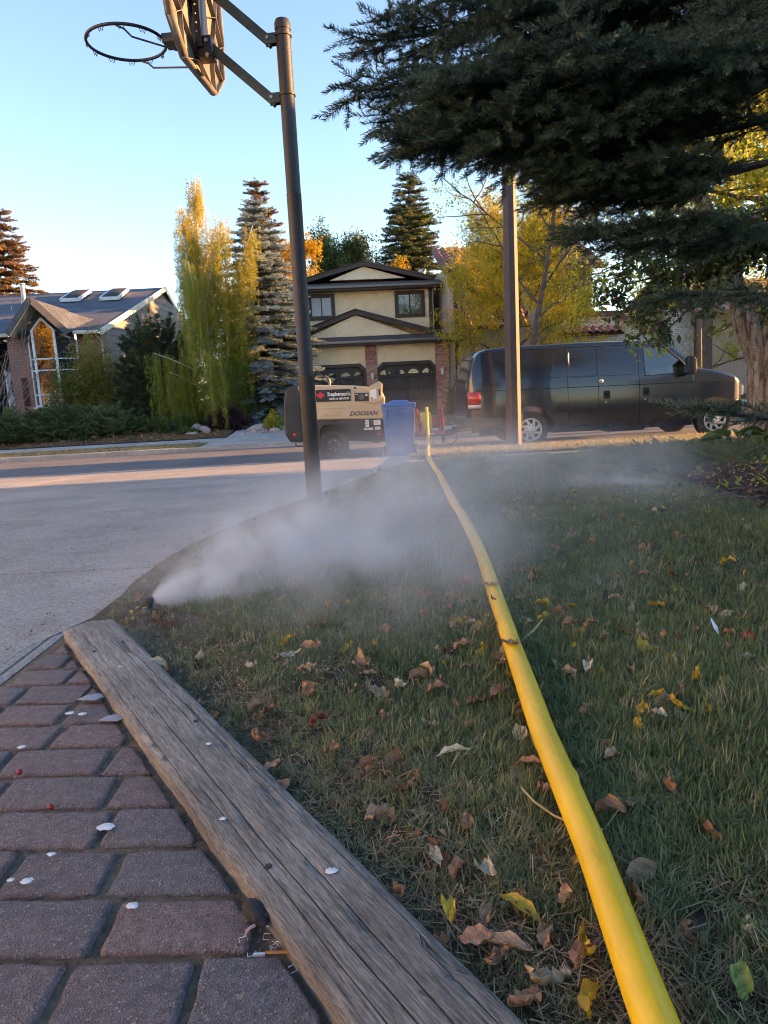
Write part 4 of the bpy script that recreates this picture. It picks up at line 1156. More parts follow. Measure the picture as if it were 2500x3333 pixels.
def slab(name, P, t, m, parent, **kw):
    """a sheet of thickness t below the quad/polygon P (3-D points)"""
    P = [Vector(p) for p in P]; n = (P[1] - P[0]).cross(P[2] - P[0]).normalized()
    if n.z < 0: P = P[::-1]; n = -n
    k = len(P)
    V = P + [p - n * t for p in P]
    F_ = [tuple(range(k)), tuple(range(k, 2 * k))[::-1]] + [(i, k + i, k + (i + 1) % k, (i + 1) % k) for i in range(k)]
    # local frame so that the shingle courses follow the slope
    e = (P[1] - P[0]).normalized() if abs((P[1] - P[0]).normalized().z) < .2 else Vector((1, 0, 0))
    e = (e - n * e.dot(n)).normalized(); f = n.cross(e)
    R = Matrix((e, f, n)).transposed()
    o = MB().add([R.transposed() @ (p - P[0]) for p in V], F_).build(name, m, parent, loc=P[0], smooth=20, **kw)
    o.rotation_euler = R.to_euler()
    return o
def bar(name, a, b, w, h, m, parent, up=(0, 0, 1), **kw):
    a, b = Vector(a), Vector(b); d = (b - a).normalized(); s = d.cross(Vector(up)).normalized(); u = s.cross(d)
    R = Matrix((d, s, u)).transposed()
    return MB().box((a + b) / 2, ((b - a).length, w, h), R).build(name, m, parent, **kw)
def window(parent, x0, x1, z0, z1, y, fm, gm, nx=2, nz_=1, fw=.12, depth=.1, mull=.05, name='window', sill=False):
    w = MB().b2((x0 - fw, y - .03, z0 - fw), (x1 + fw, y + .06, z0)).b2((x0 - fw, y - .03, z1), (x1 + fw, y + .06, z1 + fw)).b2((x0 - fw, y - .028, z0), (x0, y + .06, z1)).b2((x1, y - .028, z0), (x1 + fw, y + .06, z1)).build(name, fm, parent, smooth=0)
    dx = (x1 - x0) / nx; dz = (z1 - z0) / nz_
    for i in range(nx):
        for j in range(nz_):
            MB().b2((x0 + i * dx + .012, y + .02, z0 + j * dz + .012), (x0 + (i + 1) * dx - .012, y + .03, z0 + (j + 1) * dz - .012)).build('pane', gm, w)
    for i in range(1, nx): MB().b2((x0 + i * dx - mull / 2, y - .02, z0), (x0 + i * dx + mull / 2, y + .05, z1)).build('mullion', fm, w)
    for j in range(1, nz_): MB().b2((x0, y - .018, z0 + j * dz - mull / 2), (x1, y + .05, z0 + j * dz + mull / 2)).build('mullion', fm, w)
    return w
def lantern(parent, x, y, z):
    l = MB().lathe([(.012, .19), (.05, .14), (.085, .12), (.06, .10), (.055, -.02), (.035, -.10), (.012, -.13)], (x, y - .1, z), n=12).build('wall_lantern', M_WHITETRIM, parent, smooth=40)
    MB().b2((x - .02, y - .1, z + .10), (x + .02, y, z + .14)).build('lantern_bracket', M_WHITETRIM, l)

# ================================================================ cream two-storey house with two garage doors
hc = thing('garage_house', 'cream stucco two-storey house with dark brown trim and two garage doors', 'house', (2.338, 28.449, -.12), rad(5))
def LC(x, z, d): k = 1 + d / 28.14; return (-4.81 + (x + 4.81) * k, .92 + (z - .92) * k)
DOORS = [(-4.90, -2.76), (-2.34, 0.0)]
def chamf(x0, x1, zt, c=.22): return [(x0, 0), (x1, 0), (x1, zt - c), (x1 - c, zt), (x0 + c, zt), (x0, zt - c)]
# garage front wall in pieces around the door openings
def wall_piece(name, poly, y0, y1, m, parent=hc): return MB().prism(poly, fxz(0), y0, y1).build(name, m, parent, smooth=0)
for (a, b) in DOORS:
    zt = 1.98
    wall_piece('wall', [(a - .06, zt), (b + .06, zt), (b + .06, 2.75), (a - .06, 2.75)], 0.02, .25, M_STUCCO)
    for s, x in ((1, a), (-1, b)): wall_piece('wall', [(x, zt - .24), (x + s * .24, zt), (x, zt)][::s], 0.02, .25, M_STUCCO)
    P = chamf(a, b, zt); Q = chamf(a + .12, b - .12, zt - .13, .18)
    fr = MB()
    for i in range(1, 6):
        j = i + 1 if i < 5 else 0
        fr.prism([P[i], P[j], Q[j], Q[i]], fxz(0), -.05, .12)
    fr.build('door_frame', M_BROWN, hc, smooth=0)
    dx0, dx1 = a + .05, b - .05
    gd = MB().b2((dx0, .10, -.01), (dx1, .14, 1.9)).build('garage_door', M_GARAGE, hc)
    nc = 4; cw = (dx1 - dx0) / nc
    for r in range(4):
        for c in range(nc):
            x0, x1 = dx0 + c * cw + .04, dx0 + (c + 1) * cw - .04
            z0, z1 = .05 + r * .46, .05 + r * .46 + .40
            if r < 3:
                MB().b2((x0, .078, z0), (x1, .11, z1)).build('raised_panel', M_GARAGE, gd, bevel=.018, seg=1, smooth=0)
            else:
                cx, zc = (x0 + x1) / 2, z0 + .08; R_ = (x1 - x0) * .42
                lg = MB().prism([(cx + R_ * math.cos(t), zc + R_ * .82 * math.sin(t)) for t in np.linspace(0, PI, 13)], fxz(0), .088, .10).build('sunburst_light', M_WINGLASS, gd)
                for t in np.linspace(0, PI, 7):
                    bar('sunburst_spoke', (cx + .06 * math.cos(t), .082, zc + .05 * math.sin(t)), (cx + R_ * 1.02 * math.cos(t), .082, zc + R_ * .84 * math.sin(t)), .014, .014, M_GARAGE, lg, up=(0, 1, 0.01))
        MB().b2((dx0, .092, r * .46 + .46), (dx1, .101, r * .46 + .472)).build('section_joint', M_SEAM, gd)
for x0, x1 in ((-5.30, -4.89), (-2.765, -2.335), (-.005, .52)):
    wall_piece('brick_pillar', [(x0, -.05), (x1, -.05), (x1, 2.72), (x0, 2.72)], -.07, .28, M_BRICK_D)
lantern(hc, -2.54, -.07, 1.42); lantern(hc, .22, -.07, 1.50)
wall_piece('side_wall', [(.50, -.05), (.515, -.05), (.515, 2.7), (.50, 2.7)], .28, 7, M_STUCCO)
wall_piece('side_wall', [(-5.30, -.05), (-5.28, -.05), (-5.28, 2.7), (-5.30, 2.7)], .28, 7, M_STUCCO)
wall_piece('garage_floor', [(-5.28, -.06), (.5, -.06), (.5, -.02), (-5.28, -.02)], .15, 7, M_WALK)
wall_piece('left_wing_wall', [(-8.4, -.1), (-5.31, -.1), (-5.31, 5.0), (-8.4, 5.0)], 2.5, 2.7, M_STUCCO)
window(hc, -7.2, -5.9, 3.0, 4.3, 2.46, M_BROWN, M_WINGLASS, 2, 2)
def eave(xl, xr, z, y, rise, depth, m=M_SHB):
    """gutter, fascia, soffit and the strip of shingled roof above them"""
    MB().b2((xl, y - .02, z - .02), (xr, y + .04, z + .14)).build('fascia', M_BROWN, hc, smooth=0)
    MB().b2((xl - .02, y - .13, z + .05), (xr + .02, y - .022, z + .15)).build('gutter', M_GUTTER, hc, bevel=.02)
    MB().b2((xl + .01, y + .041, z - .012), (xr - .01, y + depth, z + .01)).build('soffit', M_BROWN, hc, smooth=0)
    return slab('roof_strip', [(xl, y - .05, z + .165), (xr, y - .05, z + .165), (xr, y + depth, z + .165 + rise), (xl, y + depth, z + .165 + rise)], .05, m, hc)
def gable(xl, xp, xr, z0, zp, y, back, xs0, xs1, zs):
    """stucco triangle under two broad rake boards"""
    MB().prism([(xs0, zs), (xs1, zs), (xp, zp - .12)], fxz(0), y + .12, y + .3).build('gable_wall', M_STUCCO, hc, smooth=0)
    for xe in (xl, xr):
        bar('rake_board', (xe, y - .02, z0), (xp, y - .02 - (.001 if xe == xl else 0), zp), .07, .20, M_BROWN, hc, up=(0, 0, 1))
        a = [(xe, y - .08, z0 + .10), (xp, y - .08, zp + .10), (xp, y + back, zp + .10), (xe, y + back, z0 + .10)]
        slab('gable_roof', a if xe == xl else a[::-1], .05, M_SHB, hc)
eave(-6.10, 1.05, 2.66, -.55, .22, 1.0)
d = .55
gx = lambda x, z: LC(x, z, d)
(xl, z0), (xp, zp), (xr, z1) = gx(-6.0, 2.93), gx(-3.07, 3.93), gx(.36, 2.93)
gable(xl, xp, xr, z0, zp, .35, 1.2, xl + 1.0, xr - 1.3, z0 + .08)
slab('garage_roof', [(-6.05, -.2, 2.85), (1.0, -.2, 2.85), (1.0, 2.0, 3.18), (-6.05, 2.0, 3.18)], .05, M_SHB, hc)
# upper storey
d = 1.3
(ux0, uz0), (ux1, uz1) = LC(-5.45, 2.9, d), LC(-.10, 4.72, d)
MB().b2((ux0, d, 2.7), (ux1, d + 5, uz1 + .12)).build('upper_wall', M_STUCCO, hc, smooth=0)
MB().b2((ux1 - .09, d - .035, 2.9), (ux1 + .03, d + .1, uz1 + .1)).build('corner_board', M_BROWN, hc, smooth=0)
for x0, x1, z0_, z1_, gm in ((-1.37, -.49, 3.79, 4.50, M_WINGLASS), (-4.72, -3.97, 3.82, 4.50, M_CURTAIN)):
    a, b_ = LC(x0, z0_, d), LC(x1, z1_, d)
    w = window(hc, a[0], b_[0], a[1], b_[1], d - .03, M_BROWN, M_WINGLASS, 2, 1, .15)
    if gm is M_CURTAIN:
        MB().b2((a[0] + .02, d - .022, a[1] + .02), ((a[0] + b_[0]) / 2 - .05, d - .014, b_[1] - .02)).build('curtain', M_CURTAIN, w)
        MB().b2(((a[0] + b_[0]) / 2 + .05, d - .022, a[1] + .02), (b_[0] - .02, d - .014, b_[1] - .02)).build('curtain', M_CURTAIN, w)
ezl, ezr = LC(-5.66, 4.80, .75), LC(.40, 4.80, .75)
eave(ezl[0], ezr[0], ezl[1] - .03, .75, .26, 1.1)
d = 1.75
(xl, z0), (xp, zp), (xr, z1) = LC(-5.3, 5.03, d), LC(-2.67, 5.70, d), LC(.05, 5.03, d)
gable(xl, xp, xr, z0, zp, d - .2, 7, xl + 1.4, xr - 1.2, z0 + .09)
slab('upper_roof', [(ezl[0] + .05, 1.2, ezl[1] + .22), (ezr[0] - .05, 1.2, ezl[1] + .22), (ezr[0] - .05, 6, ezl[1] + .5), (ezl[0] + .05, 6, ezl[1] + .5)], .05, M_SHB, hc)
MB().lathe([(.09, 0), (.09, .5), (.14, .5), (.14, .62), (.09, .64)], (-1.72, 3.2, 5.5), n=14).build('flue_pipe', M_GALV, hc)
cm = MB().b2((-.1, 3.0, 5.2), (.42, 3.5, 5.62)).build('chimney', M_BROWN, hc)
MB().lathe([(.13, 0), (.13, .18), (.17, .18), (.17, .3), (.1, .33)], (.12, 3.25, 5.62), n=14).build('chimney_cap', M_GALV, cm)
MB().tube([(ux1 + .08, d - .6, uz1), (ux1 + .08, d - .5, 4.4), (ux1 + .08, d - .5, 3.2)], .035, 8).build('downpipe', M_GUTTER, hc)
MB().b2((.53, .5, -.1), (1.9, .62, 1.75)).build('side_gate', M_GARAGE, hc)

# ================================================================ brick house with slate roof, left
hl = thing('brick_house', 'low brick house with slate-grey roof, skylights and a tall pointed window', 'house', (-13.0, 31.0, 0.0), rad(5))
MB().prism([(-9.5, .3), (-3.62, .3), (-3.62, 3.75), (-9.5, 3.75)], fxz(0), .35, .6).build('brick_wall', M_BRICK, hl, smooth=0)
MB().prism([(-2.56, .43), (-1.66, .43), (-1.66, 3.80), (-2.56, 3.80)], fxz(0), 0, 1.6).build('brick_wall', M_BRICK, hl, smooth=0)
MB().prism([(.26, .3), (1.24, .3), (1.24, 3.80), (.26, 3.80)], fxz(0), .15, .4).build('brick_wall', M_BRICK, hl, smooth=0)
MB().b2((-1.66, .02, .42), (.26, .2, .86)).build('panelling', M_SIDING, hl)
for k in range(16): MB().b2((-1.65 + k * .12, -.006, .43), (-1.645 + k * .12 + .1, .019, .855)).build('board', mat('board_slate', (.075, .078, .088), .7, var=(5, .2)), hl)
# entrance recess, door, steps
MB().b2((-3.62, 1.6, .45), (-2.56, 1.75, 3.7)).build('porch_back', M_DARKIN, hl); MB().b2((-3.75, .4, .45), (-3.62, 1.7, 3.7)).build('porch_side', M_DARKIN, hl)
MB().b2((-3.62, .1, .38), (-2.56, 1.7, .46)).build('porch_floor', M_BRICK_D, hl)
dr_ = MB().b2((-3.0, .62, .47), (-2.575, .68, 2.38)).build('front_door', mat('door_grey', (.42, .43, .44), .5, var=(3, .1)), hl)
MB().prism([(-2.78 + .09 * math.cos(t), 1.72 + .45 * math.sin(t)) for t in np.linspace(0, 2 * PI, 21)[:-1]], fxz(0), .60, .615).build('door_glass', M_WINGLASS, dr_)
for x0 in (-2.96,): MB().b2((x0, .60, .6), (x0 + .34, .615, 1.12)).build('door_panel', mat('door_grey', (.42, .43, .44)), dr_, bevel=.008)
MB().b2((-3.07, .60, .46), (-3.005, .70, 2.46)).build('door_frame', M_WHITETRIM, hl)
for k in range(6):
    MB().b2((-5.6, -.28 * (6 - k) + .08, -.32 + k * .128), (-2.30, .1, -.20 + k * .128)).build('step', mat('step_grey', (.34, .34, .345), .7, var=(4, .12)), hl, bevel=.008)
for x0 in (-3.3, -2.7): MB().tube([(x0, -.9, .2), (x0, -.9, 1.1), (x0, .1, 1.5)], .015, 6).build('handrail', M_FRAME, hl)
# house number board
nb = MB().b2((-2.17, -.045, .88), (-1.93, -.001, 2.08)).build('number_board', wood_mat('stained_wood', (.075, .022, .014), (.17, .055, .035)), hl, bevel=.006)
for ch_, zz in (('2', 1.82), ('7', 1.46), ('1', 1.08)):
    me = text_mesh(ch_, .52, .012, 0, .003, .8); me.transform(RX)
    link('house_numeral', me, M_NAVY, nb, (-2.05, -.06, zz))
# the tall prow window
def pane_poly(name, P, m, parent, t=.02):
    P = [Vector(p) for p in P]; n_ = (P[1] - P[0]).cross(P[2] - P[0]).normalized()
    k = len(P); V = P + [p + n_ * t for p in P]
    return MB().add(V, [tuple(range(k)), tuple(range(k, 2 * k))[::-1]] + [(i, (i + 1) % k, k + (i + 1) % k, k + i) for i in range(k)]).build(name, m, parent, smooth=0)
M_MIRROR = glass_mat('reflective_glass', (0.02, 0.02, 0.02), 0.015)
MATS['reflective_glass'].node_tree.nodes['Principled BSDF'].inputs['IOR'].default_value = 2.6
bw_ = pane_poly('prow_window', [(-1.30, -.44, .88), (-.47, -.44, .88), (-.47, -.44, 3.98), (-.90, -.44, 4.42), (-1.30, -.44, 3.98)], M_MIRROR, hl)
pane_poly('side_light', [(-1.66, .0, .88), (-1.34, -.43, .88), (-1.34, -.43, 3.92), (-1.66, .0, 3.60)], M_WINGLASS, hl)
pane_poly('side_light', [(-.43, -.43, .88), (.25, .1, .88), (.25, .1, 3.52), (-.43, -.43, 3.90)], M_WINGLASS, hl)
fb = lambda a, b, w=.075: bar('window_bar', a, b, w, w, M_WHITETRIM, hl, up=(0, 1, .001))
FV = [(-1.32, -.45), (-.45, -.45)]
for x, y in FV: fb((x, y, .80), (x, y, 4.0), .10)
fb((-1.32, -.45, 3.97), (-.90, -.455, 4.45)); fb((-.90, -.45, 4.45), (-.45, -.455, 3.97))
fb((-1.66, -.01, .80), (-1.66, -.01, 3.62)); fb((.26, .09, .80), (.26, .09, 3.52))
fb((-1.66, -.01, 3.62), (-1.34, -.44, 3.96)); fb((-.44, -.44, 3.94), (.26, .09, 3.53))
for zz in (.86, 1.32, 2.33, 2.80):
    fb((-1.30, -.46, zz), (-.47, -.46, zz), .06); fb((-1.66, -.02, zz), (-1.34, -.45, zz), .05); fb((-.43, -.45, zz), (.25, .08, zz), .05)
MB().b2((-1.66, -.46, .76), (.28, .1, .815)).build('window_sill', M_WHITETRIM, hl)
# cladding above the window under the prow gable, boards set upright
M_SLATEBOARD = mat('board_slate', (.075, .078, .088))
for k in range(20):
    x = -2.0 + k * .112
    zt_ = 5.05 - abs(x + .055 + .95) * 1.02
    zb_ = max(3.3, 4.47 - abs(x + .055 + .90) * 1.1) if x < .3 else 3.4
    if zt_ > zb_ + .03 and x < .25: MB().b2((x, -.10 + (.004 if k % 2 else 0), zb_), (x + .108, -.04, zt_)).build('cladding_board', M_SLATEBOARD, hl)
# prow gable roof
PK = Vector((-1.02, -1.05, 5.20)); PKb = Vector((-.95, 3.6, 5.20))
GL, GR = Vector((-2.12, -.95, 3.86)), Vector((.22, -.75, 3.82))
slab('prow_roof', [GL, PK, PKb, Vector((-2.30, .35, 3.92))], .07, M_SLATE, hl)
slab('prow_roof', [PK, GR, Vector((.55, .45, 3.95)), Vector((.80, 1.6, 4.55)), PKb], .07, M_SLATE, hl)
for a in (GL, GR): bar('barge_board', a - Vector((0, .02, .05)), PK - Vector((0, .021, .05)), .05, .26, M_SLATEBOARD, hl)
for a, b_ in ((GL, (-1.95, .3, 3.80)),): slab('prow_soffit', [GL - Vector((0, 0, .13)), PK - Vector((0, 0, .13)), Vector((-1.0, .0, 5.02)), Vector((-2.05, .0, 3.76))], .03, M_CREAMTRIM, hl)
# main roof, gutters, gable end with lapped boards
slab('main_roof', [(-10, -.45, 3.92), (1.42, -.45, 3.92), (2.45, 9.0, 6.90), (-10, 9.0, 6.75)], .12, M_SLATE, hl)
slab('main_roof', [(2.45, 9.0, 6.90), (2.3, 15, 5.6), (-10, 15, 5.6), (-10, 9.0, 6.75)], .12, M_SLATE, hl)
for x0, x1 in ((-10, -2.2), (.35, 1.40)):
    MB().b2((x0, -.60, 3.74), (x1, -.47, 3.89)).build('gutter', M_CREAMTRIM, hl, bevel=.02)
bar('rake_board', (1.46, -.50, 3.80), (2.50, 9.0, 6.82), .05, .24, M_CREAMTRIM, hl); bar('rake_board', (2.50, 9.0, 6.82), (2.36, 15, 5.5), .05, .24, M_CREAMTRIM, hl)
MB().tube([(1.28, -.5, 3.78), (1.22, -.3, 3.66), (1.30, .1, 3.45), (1.32, .12, .6)], .04, 8).build('downpipe', M_CREAMTRIM, hl)
for k in range(20):
    zb_, zt_ = .30 + k * .32, .30 + k * .32 + .318
    P = [(0.2, zb_), (14.5, zb_), (14.5, zt_), (0.2, zt_)]
    P = clip_poly(P, -.318, 1.0, 3.80); 
    if len(P) >= 3: P = clip_poly(P, .217, 1.0, 8.70)
    if len(P) < 3: continue
    def sd(a, b_, d_): return (1.24 + .105 * a + d_ + (-.018 if b_ > (zb_ + zt_) / 2 else .004), a, b_)
    MB().prism(P, sd, -.03, .012).build('siding_board', M_SIDING, hl, smooth=0)
for x0, y0, y1 in ((-1.98, 5.65, 7.9), (-.06, 5.6, 7.9)):
    sl = .322; th_ = math.atan(sl)
    R3 = Matrix.Rotation(th_, 3, 'X')
    c = Vector((x0 + .42, (y0 + y1) / 2, 3.97 + .322 * ((y0 + y1) / 2 + .0) + .2))
    L_ = (y1 - y0) / math.cos(th_)
    sk = MB().box(c + R3 @ Vector((0, -L_ / 2, 0)), (.86, .07, .16), R3).box(c + R3 @ Vector((0, L_ / 2, 0)), (.86, .07, .16), R3).box(c + R3 @ Vector((-.43, 0, 0)), (.07, L_ + .07, .158), R3).box(c + R3 @ Vector((.43, 0, 0)), (.07, L_ + .07, .158), R3).build('skylight', M_WHITETRIM, hl, smooth=0)
    V = []
    for j in range(7):
        for i in range(7):
            a, b_ = i / 6 * 2 - 1, j / 6 * 2 - 1
            V.append(c + R3 @ Vector((a * .40, b_ * L_ / 2 * .97, .06 + .09 * (1 - a ** 4) * (1 - b_ ** 4))))
    MB().add(V, [(j * 7 + i, j * 7 + i + 1, j * 7 + i + 8, j * 7 + i + 7) for j in range(6) for i in range(6)]).build('skylight_dome', mat('smoked_dome', (.03, .027, .025), .55, 0, .2), sk, recalc=False, smooth=60)
for x0, y0, h_, r_ in ((-4.3, 7.2, .75, .11), (-3.9, 6.0, .22, .10), (-3.3, 5.6, .28, .05)):
    MB().lathe([(r_, -.3), (r_, h_), (r_ * 1.5, h_), (r_ * 1.5, h_ + .05), (r_, h_ + .07)], (x0, y0, 3.97 + .322 * y0), n=12).build('roof_vent', M_GALV, hl)
MB().lathe([(.14, 0), (.14, .02), (.02, .02)], (0, 0, 0), n=8).build('roof_flashing', M_GALV, hl, loc=(-3.9, 6.0, 5.95))

# ================================================================ grey house with clay-tile roofs, right
hr = thing('tile_roof_house', 'grey stucco house with maroon trim and clay tile roofs behind the van', 'house', (6.0, 29.0, 0.0), rad(5))
wp = lambda name, P, y0, y1, m: MB().prism(P, fxz(0), y0, y1).build(name, m, hr, smooth=0)
wp('wall', [(-3.1, -.2), (2.75, -.2), (2.75, 5.35), (-3.1, 5.35)], 0, 6, M_STUCCO_G)
MB().b2((-2.86, -.03, 0), (-2.70, -.001, 5.2)).build('trim_board', M_MAROON, hr)
for x0, x1, z0, z1 in ((-1.15, -.7, 4.1, 4.8), (2.0, 2.55, 4.1, 4.85), (.2, .7, 4.0, 4.8), (-2.05, -1.80, 4.2, 4.55)):
    window(hr, x0, x1, z0, z1, -.02, M_MAROON, M_WINGLASS, 2 if x1 - x0 > .4 else 1, 1, .06, mull=.03)
# clay tiles: each an object, until they are too many
tm = MB(); NX = 9
for j, (yv, dz) in enumerate(((0, .045), (.40, .0))):
    for i in range(NX):
        a = i / (NX - 1); tm.v.append((a * .30 - .15, yv, dz + .042 * math.sin(a * 2 * PI) * 1.0 + .03))
for i in range(NX): tm.v.append((i / (NX - 1) * .30 - .15, -.002, tm.v[i][2] - .022))
tm.f = [(i, i + 1, NX + i + 1, NX + i) for i in range(NX - 1)] + [(2 * NX + i, 2 * NX + i + 1, i + 1, i) for i in range(NX - 1)]
TILE_ME = tm.mesh('clay_tile', smooth=50, recalc=False); TILE_ME.materials.append(M_TILE)
tile_count = 0
tile_rest = MB()
def tile_plane(A, U, Vv, nu, nv, keep=lambda i, j: True):
    """A: lower left corner, U: along the eave, Vv: up the slope"""
    global tile_count
    A, U, Vv = Vector(A), Vector(U).normalized(), Vector(Vv).normalized()
    n_ = U.cross(Vv).normalized(); R = Matrix((U, Vv, n_)).transposed()
    slab('roof_deck', [A - n_ * .02, A + U * (nu * .30) - n_ * .02, A + U * (nu * .30) + Vv * (nv * .36) - n_ * .02, A + Vv * (nv * .36) - n_ * .02], .08, M_MAROON, hr)
    for j in range(nv):
        for i in range(nu):
            if not keep(i, j): continue
            p = A + U * (.15 + i * .30) + Vv * (j * .36)
            if tile_count < 300:
                o = bpy.data.objects.new('clay_tile', TILE_ME); COL.objects.link(o); o.parent = hr
                o.matrix_local = Matrix.Translation(p) @ R.to_4x4(); tile_count += 1
            else:
                tile_rest.add([R @ Vector(v) + p for v in tm.v], tm.f)
s1 = Vector((0, .86, .51))
tile_plane((2.65, -.35, 2.58), (1, 0, 0), (0, .90, .42), 10, 4)
tile_plane((-2.55, -1.3, 2.95), (1, 0, 0), (0, .75, .66), 8, 5)
tile_plane((-3.2, -.45, 5.20), (1, 0, 0), (0, .90, .44), 21, 8)
tile_plane((.9, -1.2, 2.55), (1, 0, 0), (0, .85, .53), 9, 4)
if tile_rest.v:
    o = tile_rest.build('clay_tiles', M_TILE, hr, smooth=50, recalc=False); o['kind'] = 'stuff'
MB().b2((-3.25, -.55, 5.06), (3.15, -.42, 5.19)).build('gutter', M_MAROON, hr)
bar('barge_board', (-3.24, -.5, 5.12), (-3.24, 2.1, 6.42), .06, .26, M_MAROON, hr)
bar('barge_board', (-2.60, -1.4, 2.88), (-2.60, .0, 4.12), .06, .24, M_MAROON, hr)
MB().prism([(-1.35, 2.8), (.0, 4.1), (.0, 2.8)], lambda a, b_, d_: (-2.56 + d_, a, b_), 0, .05).build('porch_gable', M_BROWN, hr, smooth=0)
MB().b2((-2.5, -1.32, 0), (-2.36, -1.2, 2.9)).build('porch_post', M_MAROON, hr)
# white brick wing with its sloping maroon barge
wp('white_brick_wall', [(.9, -.2), (5.2, -.2), (5.2, 2.25), (3.2, 3.15), (.9, 3.15)], -.9, -.6, M_BRICK_W)
bar('barge_board', (3.3, -1.0, 3.28), (5.55, -1.0, 2.22), .06, .22, M_MAROON, hr); bar('barge_board', (.9, -1.0, 3.28), (3.3, -1.0, 3.28), .06, .2, M_MAROON, hr)
wp('white_brick_wall', [(3.2, -.2), (5.1, -.2), (5.1, 3.35), (3.2, 3.35)], 1.2, 1.5, M_BRICK_W)
wp('white_brick_wall', [(6.25, -.2), (7.25, -.2), (7.25, 3.5), (6.25, 3.5)], .3, 2.0, M_BRICK_W)
wp('bay_wall', [(5.1, -.2), (6.25, -.2), (6.25, 3.6), (5.1, 3.6)], 1.2, 1.4, M_STUCCO_G)
window(hr, 5.0, 6.22, 1.15, 2.95, .95, M_MAROON, M_WINGLASS, 2, 2, .08)
MB().b2((3.4, 1.0, 3.32), (5.2, 1.14, 3.44)).build('gutter', M_CREAMTRIM, hr)
bar('barge_board', (5.1, .2, 3.35), (6.3, .2, 4.1), .06, .2, M_MAROON, hr); bar('barge_board', (7.4, .2, 3.5), (6.3, .2, 4.1), .06, .2, M_MAROON, hr)
MB().b2((5.2, 1.0, 3.4), (7.4, 6, 3.55)).build('bay_roof', M_MAROON, hr)
wp('wall', [(2.75, -.2), (7.2, -.2), (7.2, 3.4), (2.75, 3.4)], 2.2, 6, M_STUCCO_G)
MB().b2((-2.6, 2.5, 5.9), (-2.25, 2.9, 6.6)).build('chimney', M_GALV, hr)

ht = thing('taupe_house', 'plain taupe stucco house wall behind the van bonnet and tree trunk', 'house', (13.45, 29.4, 0.0), rad(5))
MB().b2((-.1, 0, -.3), (9, 8, 3.3)).build('wall', M_STUCCO_T, ht, smooth=0)
window(ht, 1.45, 2.7, 1.5, 2.35, -.02, M_STUCCO_G, M_WINGLASS, 2, 1, .08)
slab('roof', [(-.6, -.6, 3.25), (9.6, -.6, 3.25), (9.6, 4, 5.0), (-.6, 4, 5.0)], .12, M_TILE, ht)
slab('roof', [(-.6, 4, 5.0), (9.6, 4, 5.0), (9.6, 8.6, 3.25), (-.6, 8.6, 3.25)], .12, M_TILE, ht)
rw = MB().lathe([(.19, -.03), (.19, .03), (.15, .03), (.15, -.03)], (2.05, -.16, .30 + .42), (0, 1, 0), 20, cap=False).build('hose_holder', M_STEEL, ht)
for k in range(5):
    a = k * PI / 5; bar('holder_spoke', (2.05 - .16 * math.cos(a), -.16, .72 - .16 * math.sin(a)), (2.05 + .16 * math.cos(a), -.16, .72 + .16 * math.sin(a)), .02, .03, M_STEEL, rw, up=(0, 1, .01))

# ================================================================ unseen houses added for the light: those at right shade, the left reflects
def plain_house(label, x0, x1, y0, y1, h, rise, m, roof, z0=-.4):
    t = thing('unseen_house', label, 'house', ((x0 + x1) / 2, (y0 + y1) / 2, z0), rad(4))
    w, d_ = (x1 - x0) / 2, (y1 - y0) / 2
    MB().b2((-w, -d_, 0), (w, d_, h)).build('wall', m, t, smooth=0)
    MB().prism([(-d_, h), (d_, h), (0, h + rise)], lambda a, b_, dd: (dd, a, b_), -w, w).build('gable_wall', m, t, smooth=0)
    for s in (-1, 1):
        P = [(-w - .4, s * (d_ + .5), h - .15), (w + .4, s * (d_ + .5), h - .15), (w + .4, 0, h + rise + .12), (-w - .4, 0, h + rise + .12)]
        slab('roof', P, .14, roof, t)
    for k in range(3):
        xx = -w + (k + .5) * 2 * w / 3
        window(t, xx - .6, xx + .6, 1.0, 2.2, -d_ - .02, M_WHITETRIM, M_WINGLASS, 2, 1, .08)
    MB().b2((-w - .03, -.5, 0.1), (-w, .45, 2.1)).build('side_door', M_BROWN, t)
    return t
plain_house('pale stucco house added out of view on the near side to cast shade', 17, 29, -12, 10.6, 4.9, 1.9, M_STUCCO, M_SHB, -.1)
plain_house('tall white-sided house added out of view on the left to bounce sunlight', -28, -15, -14, 7.5, 7.0, 2.4, mat('siding_white', (0.78, 0.77, 0.74), 0.7), M_SLATE, -.1)  # pale end wall added to reflect warm sunlight into the shaded foreground
plain_house('grey two-storey house added out of view along the far side to cast shade', 33, 46, 21.0, 33, 5.6, 2.6, M_STUCCO_G, M_SHB)
